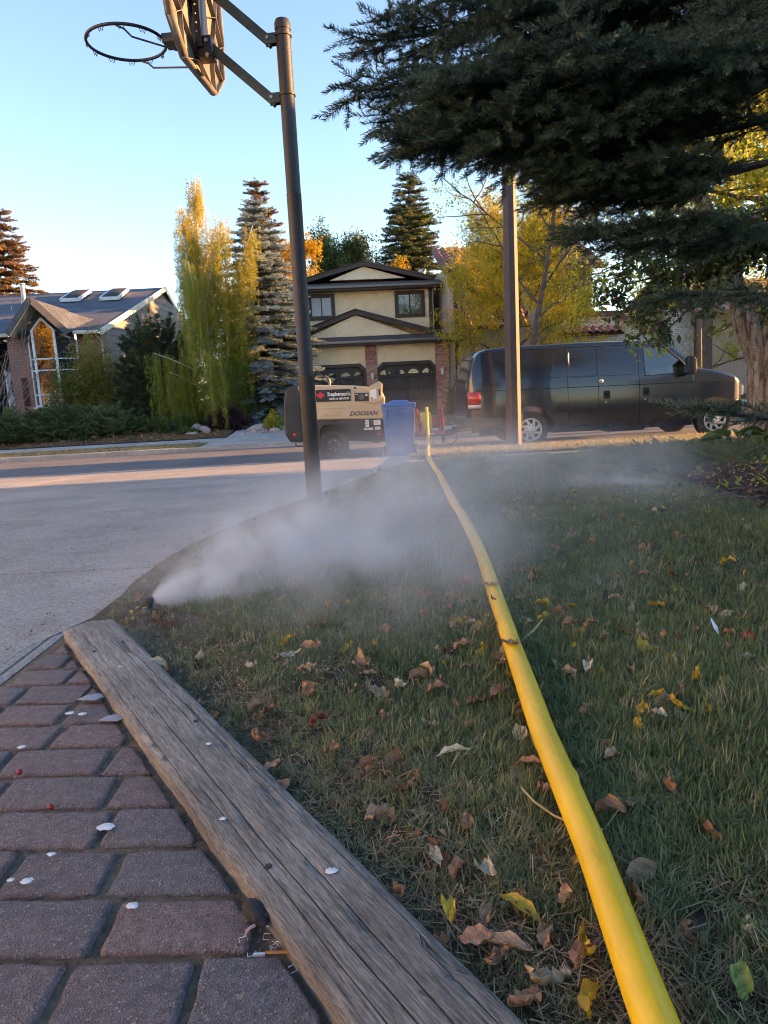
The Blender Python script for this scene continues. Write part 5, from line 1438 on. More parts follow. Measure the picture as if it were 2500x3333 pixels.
# ================================================================ foliage: instanced leaves, needles and twigs
_groups = {}
def proto_collection(name, meshes):
    c = bpy.data.collections.new(name)
    for i, me in enumerate(meshes):
        o = bpy.data.objects.new('%s_%02d' % (name, i), me); c.objects.link(o)
    return c
def scatter_group(coll):
    if coll.name in _groups: return _groups[coll.name]
    ng = bpy.data.node_groups.new('scatter_' + coll.name, 'GeometryNodeTree')
    ng.interface.new_socket('Geometry', in_out='INPUT', socket_type='NodeSocketGeometry')
    ng.interface.new_socket('Geometry', in_out='OUTPUT', socket_type='NodeSocketGeometry')
    N = ng.nodes; L = ng.links
    gi, go = N.new('NodeGroupInput'), N.new('NodeGroupOutput')
    jn = N.new('GeometryNodeJoinGeometry')
    for o in coll.objects:
        oi = N.new('GeometryNodeObjectInfo'); oi.inputs[0].default_value = o; oi.inputs['As Instance'].default_value = False
        g2 = N.new('GeometryNodeGeometryToInstance'); L.new(oi.outputs['Geometry'], g2.inputs[0]); L.new(g2.outputs[0], jn.inputs[0])
    ip = N.new('GeometryNodeInstanceOnPoints'); ip.inputs['Pick Instance'].default_value = True
    def na(nm, dt):
        a = N.new('GeometryNodeInputNamedAttribute'); a.data_type = dt; a.inputs[0].default_value = nm; return a.outputs[0]
    e2r = N.new('FunctionNodeEulerToRotation')
    L.new(na('rot', 'FLOAT_VECTOR'), e2r.inputs[0])
    L.new(gi.outputs[0], ip.inputs['Points']); L.new(jn.outputs[0], ip.inputs['Instance'])
    L.new(na('idx', 'INT'), ip.inputs['Instance Index']); L.new(e2r.outputs[0], ip.inputs['Rotation']); L.new(na('scl', 'FLOAT_VECTOR'), ip.inputs['Scale'])
    L.new(ip.outputs[0], go.inputs[0])
    _groups[coll.name] = ng
    return ng
def scatter(name, coll, P, R, S, T=None, I=None, parent=None):
    """one object whose points carry copies of the collection's meshes"""
    P = np.asarray(P, np.float32).reshape(-1, 3); n = len(P)
    S = np.asarray(S, np.float32)
    if S.ndim == 1: S = np.repeat(S[:, None], 3, 1)
    me = bpy.data.meshes.new(name)
    me.vertices.add(n); me.vertices.foreach_set('co', P.ravel())
    def at(nm, typ, arr, key): me.attributes.new(nm, typ, 'POINT').data.foreach_set(key, np.ascontiguousarray(arr).ravel())
    at('rot', 'FLOAT_VECTOR', np.asarray(R, np.float32).reshape(-1, 3), 'vector')
    at('scl', 'FLOAT_VECTOR', S, 'vector')
    k = len(coll.objects)
    at('idx', 'INT', (np.asarray(I) if I is not None else rng.integers(0, k, n)).astype(np.int32), 'value')
    at('tint', 'FLOAT', np.asarray(T if T is not None else rng.random(n), np.float32), 'value')
    o = bpy.data.objects.new(name, me); COL.objects.link(o)
    if parent is not None: o.parent = parent
    md = o.modifiers.new('scatter', 'NODES'); md.node_group = scatter_group(coll)
    o['kind'] = 'stuff'
    return o
def eul(dx, dy, dz, roll=None):
    """Euler XYZ turning local +X on to each direction, with a free roll about it"""
    d = np.stack([dx, dy, dz], -1); d = d / np.linalg.norm(d, axis=-1, keepdims=True)
    yaw = np.arctan2(d[:, 1], d[:, 0]); pit = -np.arcsin(np.clip(d[:, 2], -1, 1))
    r = roll if roll is not None else np.zeros(len(d))
    return np.stack([r, pit, yaw], -1)
def from_arrays(name, V, F_, m, smooth=True):
    me = bpy.data.meshes.new(name); me.from_pydata(V, [], F_)
    me.materials.append(m)
    if smooth: me.shade_smooth()
    return me
def leaf_quad(c, d, up, L, W, fold=.25):
    """a folded leaf of four triangles: tip, base, two sides"""
    d = Vector(d).normalized(); s = d.cross(Vector(up))
    s = s.normalized() if s.length > 1e-4 else Vector((1, 0, 0)); n = s.cross(d)
    c = Vector(c)
    return [c, c + d * L * .45 + s * W * .5 + n * W * fold, c + d * L, c + d * L * .45 - s * W * .5 + n * W * fold], [(0, 1, 2), (0, 2, 3)]
def leaf_cluster(name, m, n, r, L, W, rs, flat=1.0, droop=.3):
    V = []; F_ = []
    for k in range(n):
        p = Vector((rs.gauss(0, 1), rs.gauss(0, 1), rs.gauss(0, 1) * flat)).normalized() * (r * rs.random() ** .5)
        d = Vector((rs.uniform(-1, 1), rs.uniform(-1, 1), rs.uniform(-1, .7) - droop))
        vs, fs = leaf_quad(p, d, (rs.uniform(-.6, .6), rs.uniform(-.6, .6), 1), L * rs.uniform(.7, 1.2), W * rs.uniform(.7, 1.2))
        o = len(V); V += vs; F_ += [tuple(i + o for i in f) for f in fs]
    return from_arrays(name, V, F_, m, False)
def needle_spray(name, m, L, n_side, needle, rs, w=.01, dens=26):
    """flat conifer spray along +X with side shoots covered in needles"""
    V = []; F_ = []
    def shoot(p, d, ln, k):
        for q in range(k):
            t = rs.random(); b = p + d * ln * t
            e = (d * rs.uniform(.3, 1.0) + Vector((rs.gauss(0, 1), rs.gauss(0, 1), rs.gauss(0, 1) + .35)) * .55).normalized()
            s = e.cross(Vector((rs.gauss(0, 1), rs.gauss(0, 1), rs.gauss(0, 1)))).normalized() * w
            o = len(V); V.extend([b - s, b + s, b + e * needle * rs.uniform(.7, 1.2)]); F_.append((o, o + 1, o + 2))
    shoot(Vector((0, 0, 0)), Vector((1, 0, 0)), L, dens)
    for k in range(n_side):
        t = (k + .6) / n_side
        for s in (-1, 1):
            d = Vector((.75, s * .7, rs.uniform(-.25, .1))).normalized()
            shoot(Vector((L * t * .9, 0, 0)), d, L * .5 * (1.05 - t * .8), int(dens * .55))
    return from_arrays(name, V, F_, m, False)
RS = random.Random(21)
M_BARK = mat('bark_grey_brown', (0.085, 0.068, 0.055), 0.9, var=(6, 0.4), bump=(18, 1.0, 6, 0.03))
M_BARKDARK = mat('bark_dark', (0.035, 0.027, 0.021), 0.9, var=(8, 0.4), bump=(30, 0.8))
M_BIRCHBARK = mat('bark_birch', (0.58, 0.55, 0.50), 0.75, var=(4, 0.15), spots=(5, 0.60, (0.06, 0.05, 0.045)))

# ---------------------------------------------------------------- generic trees
def tree_root(name, label, base, group=None): return thing(name, label, 'tree' if 'shrub' not in name else 'shrub', base, 0, group)
def wander(a, d, L, n, wob, rs, up=0.0):
    P = [Vector(a)]; d = Vector(d).normalized()
    for k in range(n):
        d = (d + Vector((rs.gauss(0, wob), rs.gauss(0, wob), rs.gauss(0, wob) + up))).normalized()
        P.append(P[-1] + d * L / n)
    return P
def broadleaf(name, label, base, H, R, coll, n_leaf, bark=M_BARK, trunk_h=.25, trunk_r=.16, limbs=9, sub=6, tint=(.5, .3), lit=None, group=None, rs=None, spread=.9, twig=7, scl=(1, .3), crown_name='crown', shape=None, twig_r=.012):
    rs = rs or RS
    t = tree_root(name, label, base, group)
    mb = MB()
    top = Vector((rs.uniform(-.2, .2), rs.uniform(-.2, .2), H * .9))
    tr = wander((0, 0, -.2), (0, 0, 1), H * .85, 8, .05, rs)
    mb.tube(tr, [trunk_r * (1 - .85 * i / 8) + .01 for i in range(9)], 10)
    ends = []
    for k in range(limbs):
        f = trunk_h + (1 - trunk_h) * (k + .5) / limbs * .95
        i = min(7, int(f * 8)); p = tr[i].lerp(tr[i + 1], f * 8 - i)
        a = k * 2.4 + rs.uniform(-.4, .4)
        ll = R * (shape(f) if shape else math.sin(PI * min(1, .25 + .75 * f) * .92) ** .7) * rs.uniform(.8, 1.1)
        d = Vector((math.cos(a) * spread, math.sin(a) * spread, .55 + .5 * f))
        lb = wander(p, d, ll, 6, .13, rs)
        mb.tube(lb, [trunk_r * .42 * (1 - .8 * q / 6) * (1 - .5 * f) + .006 for q in range(7)], 6)
        for q in range(sub):
            u = .3 + .7 * (q + rs.random()) / sub; i2 = min(5, int(u * 6)); p2 = lb[i2].lerp(lb[i2 + 1], u * 6 - i2)
            d2 = (d.normalized() * .5 + Vector((rs.gauss(0, .7), rs.gauss(0, .7), rs.gauss(.15, .5)))).normalized()
            sb = wander(p2, d2, ll * .45 * rs.uniform(.6, 1.2), 4, .18, rs)
            mb.tube(sb, [twig_r * 1.6, twig_r * 1.3, twig_r, twig_r * .7, twig_r * .4], 4)
            ends += sb[1:] + [sb[-1]]
            for w_ in range(twig):
                pp = sb[rs.randint(1, 4)]
                ends.append(pp + Vector((rs.gauss(0, .2), rs.gauss(0, .2), rs.gauss(0, .18))) * R * .35)
    mb.build('trunk', bark, t, smooth=60, recalc=False)
    E_ = np.array([list(e) for e in ends])
    idx = rng.integers(0, len(E_), n_leaf)
    P = E_[idx] + rng.normal(0, R * .075, (n_leaf, 3))
    T = np.clip(rng.normal(tint[0], tint[1], n_leaf), 0, 1)
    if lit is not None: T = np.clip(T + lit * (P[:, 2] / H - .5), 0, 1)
    R_ = np.stack([rng.uniform(-.5, .5, n_leaf), rng.uniform(-.5, .5, n_leaf), rng.uniform(0, 6.28, n_leaf)], -1)
    scatter(crown_name, coll, P, R_, scl[0] * (1 + rng.uniform(-scl[1], scl[1], n_leaf)), T, None, t)
    return t
def conifer(name, label, base, H, R, coll, levels=26, per=9, tint=(.5, .25), bark=M_BARKDARK, low=.04, group=None, gap=.0, scl=1.0, up=-.12, power=1.0, sub=3, tipt=0.0):
    t = tree_root(name, label, base, group)
    MB().tube([(0, 0, -.2), (0, 0, H * .5), (0, 0, H)], [H * .02, H * .011, .01], 8).build('trunk', bark, t, smooth=60)
    P = []; D = []; S = []; T = []; wood = MB()
    for l in range(levels):
        f = (l + .5) / levels; z = H * (low + (1 - low) * f ** .92)
        r = R * (1 - f) ** power + .06 * R
        k = max(4, int(per * (1 - .55 * f)))
        for q in range(k):
            a = q * 2 * PI / k + l * 1.7 + rng.uniform(-.3, .3); rr = r * rng.uniform(.72, 1.12)
            sl = up + .35 * f + rng.uniform(-.08, .08)
            d = np.array([math.cos(a), math.sin(a), sl])
            if rng.random() < gap: continue
            wood.tube([(0, 0, z), tuple(d * rr * .5 + np.array([0, 0, z])), tuple(d * rr * .95 + np.array([0, 0, z]))], [.018 * (1 - f) + .006, .012 * (1 - f) + .004, .003], 4, False)
            m_ = max(1, int(round(rr / (.30 * scl))))
            for s_ in range(m_ + 1):
                g = s_ / max(1, m_) * .92 + .05
                for side in range(sub):
                    aa = a + (side - (sub - 1) / 2) * .55 + rng.uniform(-.15, .15)
                    P.append(d * rr * g * .86 + np.array([0, 0, z - .10 * rr * g * g])); D.append([math.cos(aa), math.sin(aa), sl + rng.uniform(-.18, .12)])
                    S.append(scl * rng.uniform(.75, 1.15) * (1.0 if f < .85 else .75)); T.append(rng.normal(tint[0] + tipt * (g - .5), tint[1]))
    wood.build('branches', bark, t, smooth=60, recalc=False)
    # leader
    for q in range(6):
        P.append([0, 0, H * (.93 + .012 * q)]); D.append([rng.uniform(-.5, .5), rng.uniform(-.5, .5), 1]); S.append(.5 * scl); T.append(tint[0])
    D = np.array(D)
    scatter('crown', coll, P, eul(D[:, 0], D[:, 1], D[:, 2], rng.uniform(-.4, .4, len(P))), np.array(S), np.clip(T, 0, 1), None, t)
    return t

# leaf materials, dark to light along the tint
L_SPRUCE_BLUE = leaf_mat('needles_blue', [(.06, .095, .098), (.15, .21, .22), (.32, .40, .42)], .6, .1)
L_SPRUCE_BROWN = leaf_mat('needles_brown_tipped', [(.045, .055, .025), (.11, .085, .04), (.24, .13, .055)], .6, .15)
L_SPRUCE_GREEN = leaf_mat('needles_green', [(.032, .052, .022), (.07, .10, .038), (.16, .16, .06)], .6, .15)
L_BIRCH = leaf_mat('birch_leaves', [(.15, .19, .03), (.27, .29, .045), (.46, .37, .045), (.58, .38, .03)], .5, .4)
L_GOLD = leaf_mat('golden_leaves', [(.20, .18, .02), (.42, .28, .02), (.55, .34, .02)], .5, .45)
L_ASH = leaf_mat('ash_leaves', [(.20, .25, .035), (.46, .43, .045), (.66, .47, .035), (.58, .28, .035)], .5, .45)
L_GREEN = leaf_mat('green_leaves', [(.035, .068, .025), (.07, .12, .035), (.15, .18, .045)], .5, .35)
L_YGREEN = leaf_mat('yellow_green_leaves', [(.14, .20, .02), (.30, .33, .03), (.48, .43, .04)], .45, .55)
L_OLIVE = leaf_mat('olive_shrub_leaves', [(.10, .125, .03), (.22, .22, .045), (.38, .29, .06)], .5, .35)
L_PINE = leaf_mat('pine_needles', [(.026, .045, .022), (.055, .082, .038), (.11, .13, .055)], .6, .1)
L_JUNIPER = leaf_mat('juniper_needles', [(.035, .062, .026), (.075, .115, .045), (.15, .19, .07)], .6, .15)
L_PURPLE = leaf_mat('purple_leaves', [(.020, .010, .016), (.040, .016, .028), (.075, .030, .045)], .5, .2)
L_CRAB = leaf_mat('crabapple_leaves', [(.025, .05, .018), (.055, .095, .028), (.16, .20, .05)], .4, .4, .5)
C_BLUE = proto_collection('spray_blue', [needle_spray('spray', L_SPRUCE_BLUE, .62, 4, .085, RS, .012, 30) for _ in range(4)])
C_BROWN = proto_collection('spray_brown', [needle_spray('spray', L_SPRUCE_BROWN, .62, 4, .10, RS, .016, 26) for _ in range(3)])
C_GREENSP = proto_collection('spray_green', [needle_spray('spray', L_SPRUCE_GREEN, .62, 4, .10, RS, .016, 26) for _ in range(3)])
C_PINE = proto_collection('tuft_pine', [needle_spray('tuft', L_PINE, .35, 3, .11, RS, .010, 34) for _ in range(3)])
C_JUN = proto_collection('spray_juniper', [needle_spray('spray', L_JUNIPER, .55, 6, .055, RS, .012, 34) for _ in range(4)])
def cl(name, m, n=14, r=.22, L=.085, W=.05, k=4, flat=1.0): return proto_collection(name, [leaf_cluster(name, m, n, r, L, W, RS, flat) for _ in range(k)])
C_GOLD = cl('golden', L_GOLD, 16, .3, .13, .08)
C_ASH = cl('ash', L_ASH, 13, .19, .095, .04)
C_GREEN = cl('green', L_GREEN, 16, .3, .13, .08)
C_YG = cl('ygreen', L_YGREEN, 9, .17, .085, .05)
C_OLIVE = cl('olive', L_OLIVE, 14, .16, .07, .04)
C_PURPLE = cl('purple', L_PURPLE, 18, .13, .06, .03)
C_CRAB = cl('crab', L_CRAB, 6, .07, .062, .036)

def gnd(x, y): return lotz(x, y) if u_of(x, y) < -3.12 and v_of(x, y) > 21.4 else gz(x, y)
def B(x, y, dz=0): return (x, y, gnd(x, y) + dz)
# trees behind and between the houses ------------------------------------------------
conifer('blue_spruce', 'blue spruce with layered silvery branches left of the cream house', B(-4.1, 27), 7.9, 2.55, C_BLUE, 27, 13, (.55, .3), up=-.16, gap=.06, scl=.72, power=.82, tipt=.5)
conifer('brown_spruce', 'spruce with an orange-brown lit top behind the blue spruce', (-5.3, 36, 0), 10.9, 2.3, C_BROWN, 26, 9, (.75, .25), scl=1.0)
conifer('far_spruce', 'rust-tinted spruce rising behind the brick house at the left edge', (-22.2, 45, 0), 12.6, 3.6, C_BROWN, 26, 10, (.8, .25), scl=1.3, up=-.2, gap=.12)
conifer('tall_spruce', 'tall sunlit spruce standing behind the cream house chimney', (2.3, 42, 0), 12.5, 3.0, C_GREENSP, 30, 11, (.6, .3), scl=1.1, power=.75)
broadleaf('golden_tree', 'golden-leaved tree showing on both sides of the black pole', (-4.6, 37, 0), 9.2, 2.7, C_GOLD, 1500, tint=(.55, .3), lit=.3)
broadleaf('green_tree', 'dark green tree with yellow flecks behind the cream house', (-1.4, 44, 0), 10.6, 3.6, C_GREEN, 2600, tint=(.4, .3), scl=(1.15, .3))
broadleaf('golden_tree', 'small gold tree between the dark green tree and the tall spruce', (.9, 40, 0), 8.6, 1.6, C_GOLD, 420, tint=(.4, .3))
conifer('side_spruce', 'dark blue-green spruce in the gap right of the cream house', (3.6, 33.5, 0), 5.6, 1.2, C_BLUE, 18, 8, (.25, .2), scl=.7)

# weeping birch -------------------------------------------------------------------
bt = tree_root('weeping_birch', 'tall weeping birch with yellow-green hanging strands and white stems', B(-5.75, 25))
BZ = gnd(-5.75, 25)
stems = []
mb = MB()
rb_ = random.Random(4)
main = [(-.05, 0, -.2), (.0, 0, 1.2), (-.05, .05, 2.6), (.02, 0, 4.2), (-.05, .03, 5.8), (.0, 0, 7.3), (.06, 0, 8.35)]
mb.tube(main, [.11, .10, .085, .065, .045, .026, .008], 10); stems.append([Vector(p) for p in main])
for a, z0, L_, lean in ((2.9, 3.0, 3.9, .30), (.2, 3.1, 4.0, .36), (1.4, 2.4, 3.4, .45), (4.4, 2.2, 3.4, .45), (3.3, 1.6, 2.2, .75), (.1, 1.7, 2.4, .7), (5.6, 3.9, 3.0, .32), (2.2, 4.2, 2.6, .3), (3.15, 1.0, 1.7, 1.05), (.6, 5.0, 2.3, .38), (3.6, 5.2, 2.2, .30), (5.0, 1.4, 1.9, .8)):
    d = Vector((math.cos(a) * lean, math.sin(a) * lean, 1))
    P = wander((0, 0, z0), d, L_, 7, .07, rb_, -.03 if lean < .6 else -.06)
    mb.tube(P, [.042 * (1 - .85 * i / 7) + .004 for i in range(8)], 6); stems.append(P)
mb.build('trunk', M_BIRCHBARK, bt, smooth=60, recalc=False)
strand_me = []
for k in range(5):
    V = []; F_ = []
    for q in range(46):
        z = -rb_.random() * .95
        p = Vector((rb_.gauss(0, .035) + .03 * math.sin(z * 5 + k), rb_.gauss(0, .035), z))
        vs, fs = leaf_quad(p, (rb_.uniform(-1, 1), rb_.uniform(-1, 1), rb_.uniform(-1.6, -.1)), (rb_.uniform(-1, 1), rb_.uniform(-1, 1), .4), rb_.uniform(.04, .065), rb_.uniform(.028, .045))
        o = len(V); V += vs; F_ += [tuple(i + o for i in f) for f in fs]
    strand_me.append(from_arrays('strand', V, F_, L_BIRCH, False))
C_STRAND = proto_collection('birch_strand', strand_me)
P = []; S = []; T = []
for si, st in enumerate(stems):
    n_ = 300 if si == 0 else 105
    for k in range(n_):
        f = rb_.uniform(.22 if si == 0 else .25, 1.0) ** .8; i = min(len(st) - 2, int(f * (len(st) - 1))); p = st[i].lerp(st[i + 1], f * (len(st) - 1) - i)
        hfrac = p.z / 8.3
        rr = 1.15 * max(.08, (1 - abs(hfrac - .36) * 1.25)) if si == 0 else .46 * (1 - .5 * hfrac)
        a = rb_.uniform(0, 2 * PI); r = rr * rb_.random() ** .6
        c = p + Vector((math.cos(a) * r, math.sin(a) * r, rb_.uniform(-.1, .12)))
        drop = rb_.randint(1, 2 if hfrac > .75 else 6)
        sc = rb_.uniform(.55, .95)
        for q in range(drop):
            z = c.z - q * .62 * sc
            if z < .3: break
            P.append((c.x + rb_.gauss(0, .03), c.y + rb_.gauss(0, .03), z)); S.append(sc)
            T.append(min(1, max(0, rb_.gauss(.20 + .75 * max(0, hfrac - .38), .15))))  # strands turn gold with height: sun on the treetop put into leaf colour
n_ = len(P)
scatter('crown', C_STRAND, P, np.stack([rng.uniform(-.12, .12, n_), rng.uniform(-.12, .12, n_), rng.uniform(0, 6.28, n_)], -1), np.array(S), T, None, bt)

# yellow ash before the tile-roofed house -----------------------------------------
broadleaf('ash_tree', 'yellow and green leaved ash tree in front of the tile-roofed house', B(4.6, 24.0), 7.0, 3.1, C_ASH, 5200, limbs=13, sub=7, trunk_h=.22, trunk_r=.11, tint=(.45, .25), rs=random.Random(8), spread=1.05, scl=(.95, .3))
broadleaf('street_tree', 'tall sparse yellowing tree rising behind the lamp post', (4.3, 19.9, -.4), 9.8, 3.3, C_YG, 1500, limbs=14, sub=8, trunk_h=.35, trunk_r=.10, tint=(.75, .3), rs=random.Random(15), twig=5, scl=(.85, .3), spread=1.1)
broadleaf('backlit_tree', 'yellow-green backlit tree filling the gaps behind the spruce boughs', (9.5, 20.5, -.4), 10.5, 3.8, C_YG, 3300, limbs=15, sub=8, trunk_h=.25, trunk_r=.16, tint=(.6, .3), rs=random.Random(16), twig=6, scl=(1.0, .3), spread=1.1)
broadleaf('backlit_tree', 'bright yellow backlit tree low at the right edge behind the trunk', (13.5, 21.5, -.3), 7.0, 3.2, C_YG, 3000, limbs=14, sub=8, trunk_h=.12, trunk_r=.14, tint=(.85, .2), rs=random.Random(19), twig=6, scl=(1.1, .3), spread=1.2)
# unseen spruces added at the right to block and break the low sun
for k, (x, y, h, r, l) in enumerate(((31, 15.3, 9, .55, 'slim spruce added out of view beside the road to break the sunlight'), (26, 26, 10, 2.2, 'broad spruce added out of view before the far house to cast shade'), (31, 27, 11, 2.6, 'tallest spruce added out of view before the far house to cast shade'), (37, 25.5, 11, 2.0, 'unseen spruce added nearest the road before the far house to cast shade'), (24, 31, 9.5, 2.2, 'unseen spruce added beside the taupe house to cast shade'))):
    conifer('shade_spruce', l, (x, y, -.4), h, r, C_GREENSP, 22, 9, (.5, .25), scl=1.1 if r > 1 else .6)
# golden trees behind the viewer, seen only as reflections in the tall window
for x, y, l in ((-19.8, 9.8, 'golden tree out of sight at the left'), (-18.6, 14.0, 'golden tree nearest the street at the left'), (-22.6, 11.5, 'leftmost golden tree out of sight')):
    broadleaf('golden_tree', l + ', reflected in the tall window', (x, y, -.2), 9, 2.6, C_GOLD, 1300, tint=(.7, .2), scl=(1.5, .3), rs=random.Random(int(-x)))

# far-left bare bush at the picture's edge -----------------------------------------
t = tree_root('bare_shrub', 'leafless twiggy shrub with a few brown leaves at the left edge', B(-13.9, 26.0), None)
mb = MB(); rs_ = random.Random(31); ends = []
for k in range(34):
    a = rs_.uniform(0, 2 * PI)
    P_ = wander((rs_.uniform(-.3, .3), rs_.uniform(-.3, .3), 0), (math.cos(a) * .5, math.sin(a) * .5, 1), rs_.uniform(2.2, 4.8), 7, .14, rs_)
    mb.tube(P_, [.018 * (1 - i / 8) + .003 for i in range(8)], 4, False)
    for q in range(9):
        b_ = P_[rs_.randint(3, 7)]
        s_ = wander(b_, (math.cos(a) + rs_.gauss(0, .7), math.sin(a) + rs_.gauss(0, .7), .5), rs_.uniform(.3, .9), 4, .2, rs_)
        mb.tube(s_, [.005, .004, .003, .002, .001], 3, False); ends.append(s_[-1])
mb.build('stems', mat('twig_pale', (.24, .17, .15), .8), t, smooth=60, recalc=False)
e = np.array([list(q) for q in ends[:60]])
scatter('leaves', cl('browned', leaf_mat('browned_leaves', [(.25, .10, .03), (.40, .20, .06)], .6, .3), 2, .05, .07, .04), e, rng.uniform(-3, 3, (60, 3)), np.ones(60) * .9, None, None, t)

# garden shrubs ------------------------------------------------------------------
def mound(name, label, base, rx, ry, h, coll, n, tint=(.5, .25), up=.5, scl=1.0, cat='shrub', flat=0.0, inner=.55, group=None):
    t = thing(name, label, cat, base, 0, group)
    a = rng.uniform(0, 2 * PI, n); c = rng.random(n); s = np.sqrt(1 - c ** 2); q = inner + (1 - inner) * rng.random(n) ** .5
    lump = 1 + .16 * np.sin(a * 3 + 1.3) + .12 * np.sin(a * 7 + c * 6)
    P = np.stack([np.cos(a) * s * rx * q * lump, np.sin(a) * s * ry * q * lump, c * h * q * lump], -1)
    R_ = eul(np.cos(a) * s + rng.normal(0, .3, n), np.sin(a) * s + rng.normal(0, .3, n), c * up + flat + rng.normal(0, .2, n), rng.uniform(-.5, .5, n))
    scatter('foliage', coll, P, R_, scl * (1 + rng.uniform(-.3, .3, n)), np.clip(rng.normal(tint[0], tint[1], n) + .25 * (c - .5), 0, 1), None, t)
    mb = MB(); r_ = random.Random(n)
    for k in range(9):
        aa = k * .7
        mb.tube(wander((0, 0, -.05), (math.cos(aa) * rx, math.sin(aa) * ry, h * .9), (h + rx) * .55, 4, .12, r_), [.03, .022, .015, .01, .004], 5, False)
    mb.build('stems', M_BARKDARK, t, smooth=60, recalc=False)
    return t
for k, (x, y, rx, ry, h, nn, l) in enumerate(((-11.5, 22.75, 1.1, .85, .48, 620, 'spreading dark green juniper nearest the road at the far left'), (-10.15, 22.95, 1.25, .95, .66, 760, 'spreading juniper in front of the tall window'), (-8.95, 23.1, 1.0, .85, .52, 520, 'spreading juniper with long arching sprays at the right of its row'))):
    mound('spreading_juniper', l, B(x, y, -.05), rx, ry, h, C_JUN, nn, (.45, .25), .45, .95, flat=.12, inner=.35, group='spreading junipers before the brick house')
mound('mugo_pine', 'large dark shaggy pine shrub between the yellow shrub and the birch', B(-8.4, 27.6), 1.35, 1.2, 3.0, C_PINE, 1500, (.4, .25), 1.2, 1.15, inner=.45)
mound('berry_shrub', 'yellowing leafy shrub before the tall window', B(-11.2, 28.8), 1.2, 1.0, 2.9, C_OLIVE, 1500, (.55, .3), .6, 1.15, inner=.3)
mound('berry_shrub', 'lower green part-bare shrub left of the yellowing shrub', B(-12.2, 28.0), .65, .6, 2.2, C_OLIVE, 330, (.25, .2), .6, 1.0, inner=.2)
mound('bare_top_shrub', 'tall thin-leaved greyish shrub against the siding', B(-9.3, 30.4), 1.6, .9, 3.9, C_OLIVE, 700, (.25, .2), .6, .9, inner=.3)
mound('purple_shrub', 'dark purple leaved shrub beside the rocks', B(-5.2, 24.0, -.02), .72, .6, .85, C_PURPLE, 620, (.5, .25), .6, 1.0, inner=.3)
mound('gold_shrub', 'small bright yellow-green shrub left of the black compressor end', B(-3.45, 23.2), .34, .3, .55, C_YG, 200, (.75, .25), .6, .6)
mound('round_shrub', 'low rounded green cushion shrub by the far sidewalk', B(-7.45, 23.6, -.05), .62, .5, .45, C_CRAB, 520, (.55, .25), .6, 1.2)
mound('round_shrub', 'tiny rounded green cushion beside the pale rocks', B(-6.2, 22.9, -.03), .32, .28, .25, C_CRAB, 190, (.55, .25), .6, .9)
mound('clipped_shrub', 'grey-green rounded shrub under the blue spruce', B(-4.6, 26.0), .62, .5, 1.35, C_JUN, 330, (.55, .2), .6, .6)
mound('garden_shrub', 'soft pale-stemmed topiary shrub behind the purple shrub', B(-5.0, 24.9, .35), .36, .3, .75, C_OLIVE, 190, (.45, .25), .6, .7)
mound('garden_shrub', 'mixed green undergrowth at the foot of the birch', B(-6.3, 25.6), 1.2, .7, 1.0, C_OLIVE, 520, (.2, .2), .6, .9, inner=.2)
mound('box_hedge', 'green feathery hedge beside the right garage pillar', B(3.2, 26.8), .45, .9, 1.0, C_JUN, 420, (.8, .2), 1.2, .6)
# tall grass clump
L_BLADE = leaf_mat('iris_blades', [(.06, .11, .025), (.12, .18, .04), (.2, .24, .06)], .5, .3)
def blade_tuft(name, m, n, L, W, spread, rs, lean=.5, seg=3, dry=0.0):
    V = []; F_ = []
    for k in range(n):
        a = rs.uniform(0, 2 * PI); l = L * rs.uniform(.55, 1.1); b = Vector((rs.gauss(0, spread), rs.gauss(0, spread), 0))
        ln = rs.uniform(.05, lean); d = Vector((math.cos(a), math.sin(a), 0)); s = Vector((-d.y, d.x, 0)) * W * rs.uniform(.6, 1.2) * .5
        o = len(V)
        for i in range(seg):
            t_ = i / seg; p = b + d * (ln * l * t_ ** 1.8) + Vector((0, 0, l * t_ * (1 - .35 * ln * t_)))
            w = 1 - .75 * t_ ** 2
            V += [p - s * w, p + s * w]
        V.append(b + d * (ln * l) + Vector((0, 0, l * (1 - .35 * ln))))
        for i in range(seg - 1): F_.append((o + 2 * i, o + 2 * i + 1, o + 2 * i + 3, o + 2 * i + 2))
        F_.append((o + 2 * seg - 2, o + 2 * seg - 1, o + 2 * seg))
    return from_arrays(name, V, F_, m, False)
t = thing('iris_clump', 'clump of tall upright green blades beneath the birch', 'plant', B(-6.6, 24.0))
link('blades', blade_tuft('blades', L_BLADE, 150, .68, .022, .16, RS, .5), None, t)
# rocks
M_ROCK = mat('rock_pale', (.36, .32, .30), .85, var=(5, .3), spots=(6, .6, (.22, .15, .13)), bump=(12, .8, 6, .04))
M_ROCK2 = mat('rock_purple_grey', (.26, .22, .23), .85, var=(6, .3), bump=(12, .8, 6, .04))
def rock_mesh(seed, sx, sy, sz):
    bm = bmesh.new(); bmesh.ops.create_icosphere(bm, subdivisions=3, radius=1.0); r_ = random.Random(seed)
    ax = [(Vector((r_.gauss(0, 1), r_.gauss(0, 1), r_.gauss(0, 1))).normalized(), r_.uniform(.6, .92)) for _ in range(9)]
    for v in bm.verts:
        for a, d_ in ax:
            q = v.co.dot(a)
            if q > d_: v.co -= a * (q - d_) * .85
        v.co = Vector((v.co.x * sx, v.co.y * sy, v.co.z * sz))
    me = bpy.data.meshes.new('rock'); bm.to_mesh(me); bm.free(); me.shade_smooth(); me.set_sharp_from_angle(angle=rad(30)); return me
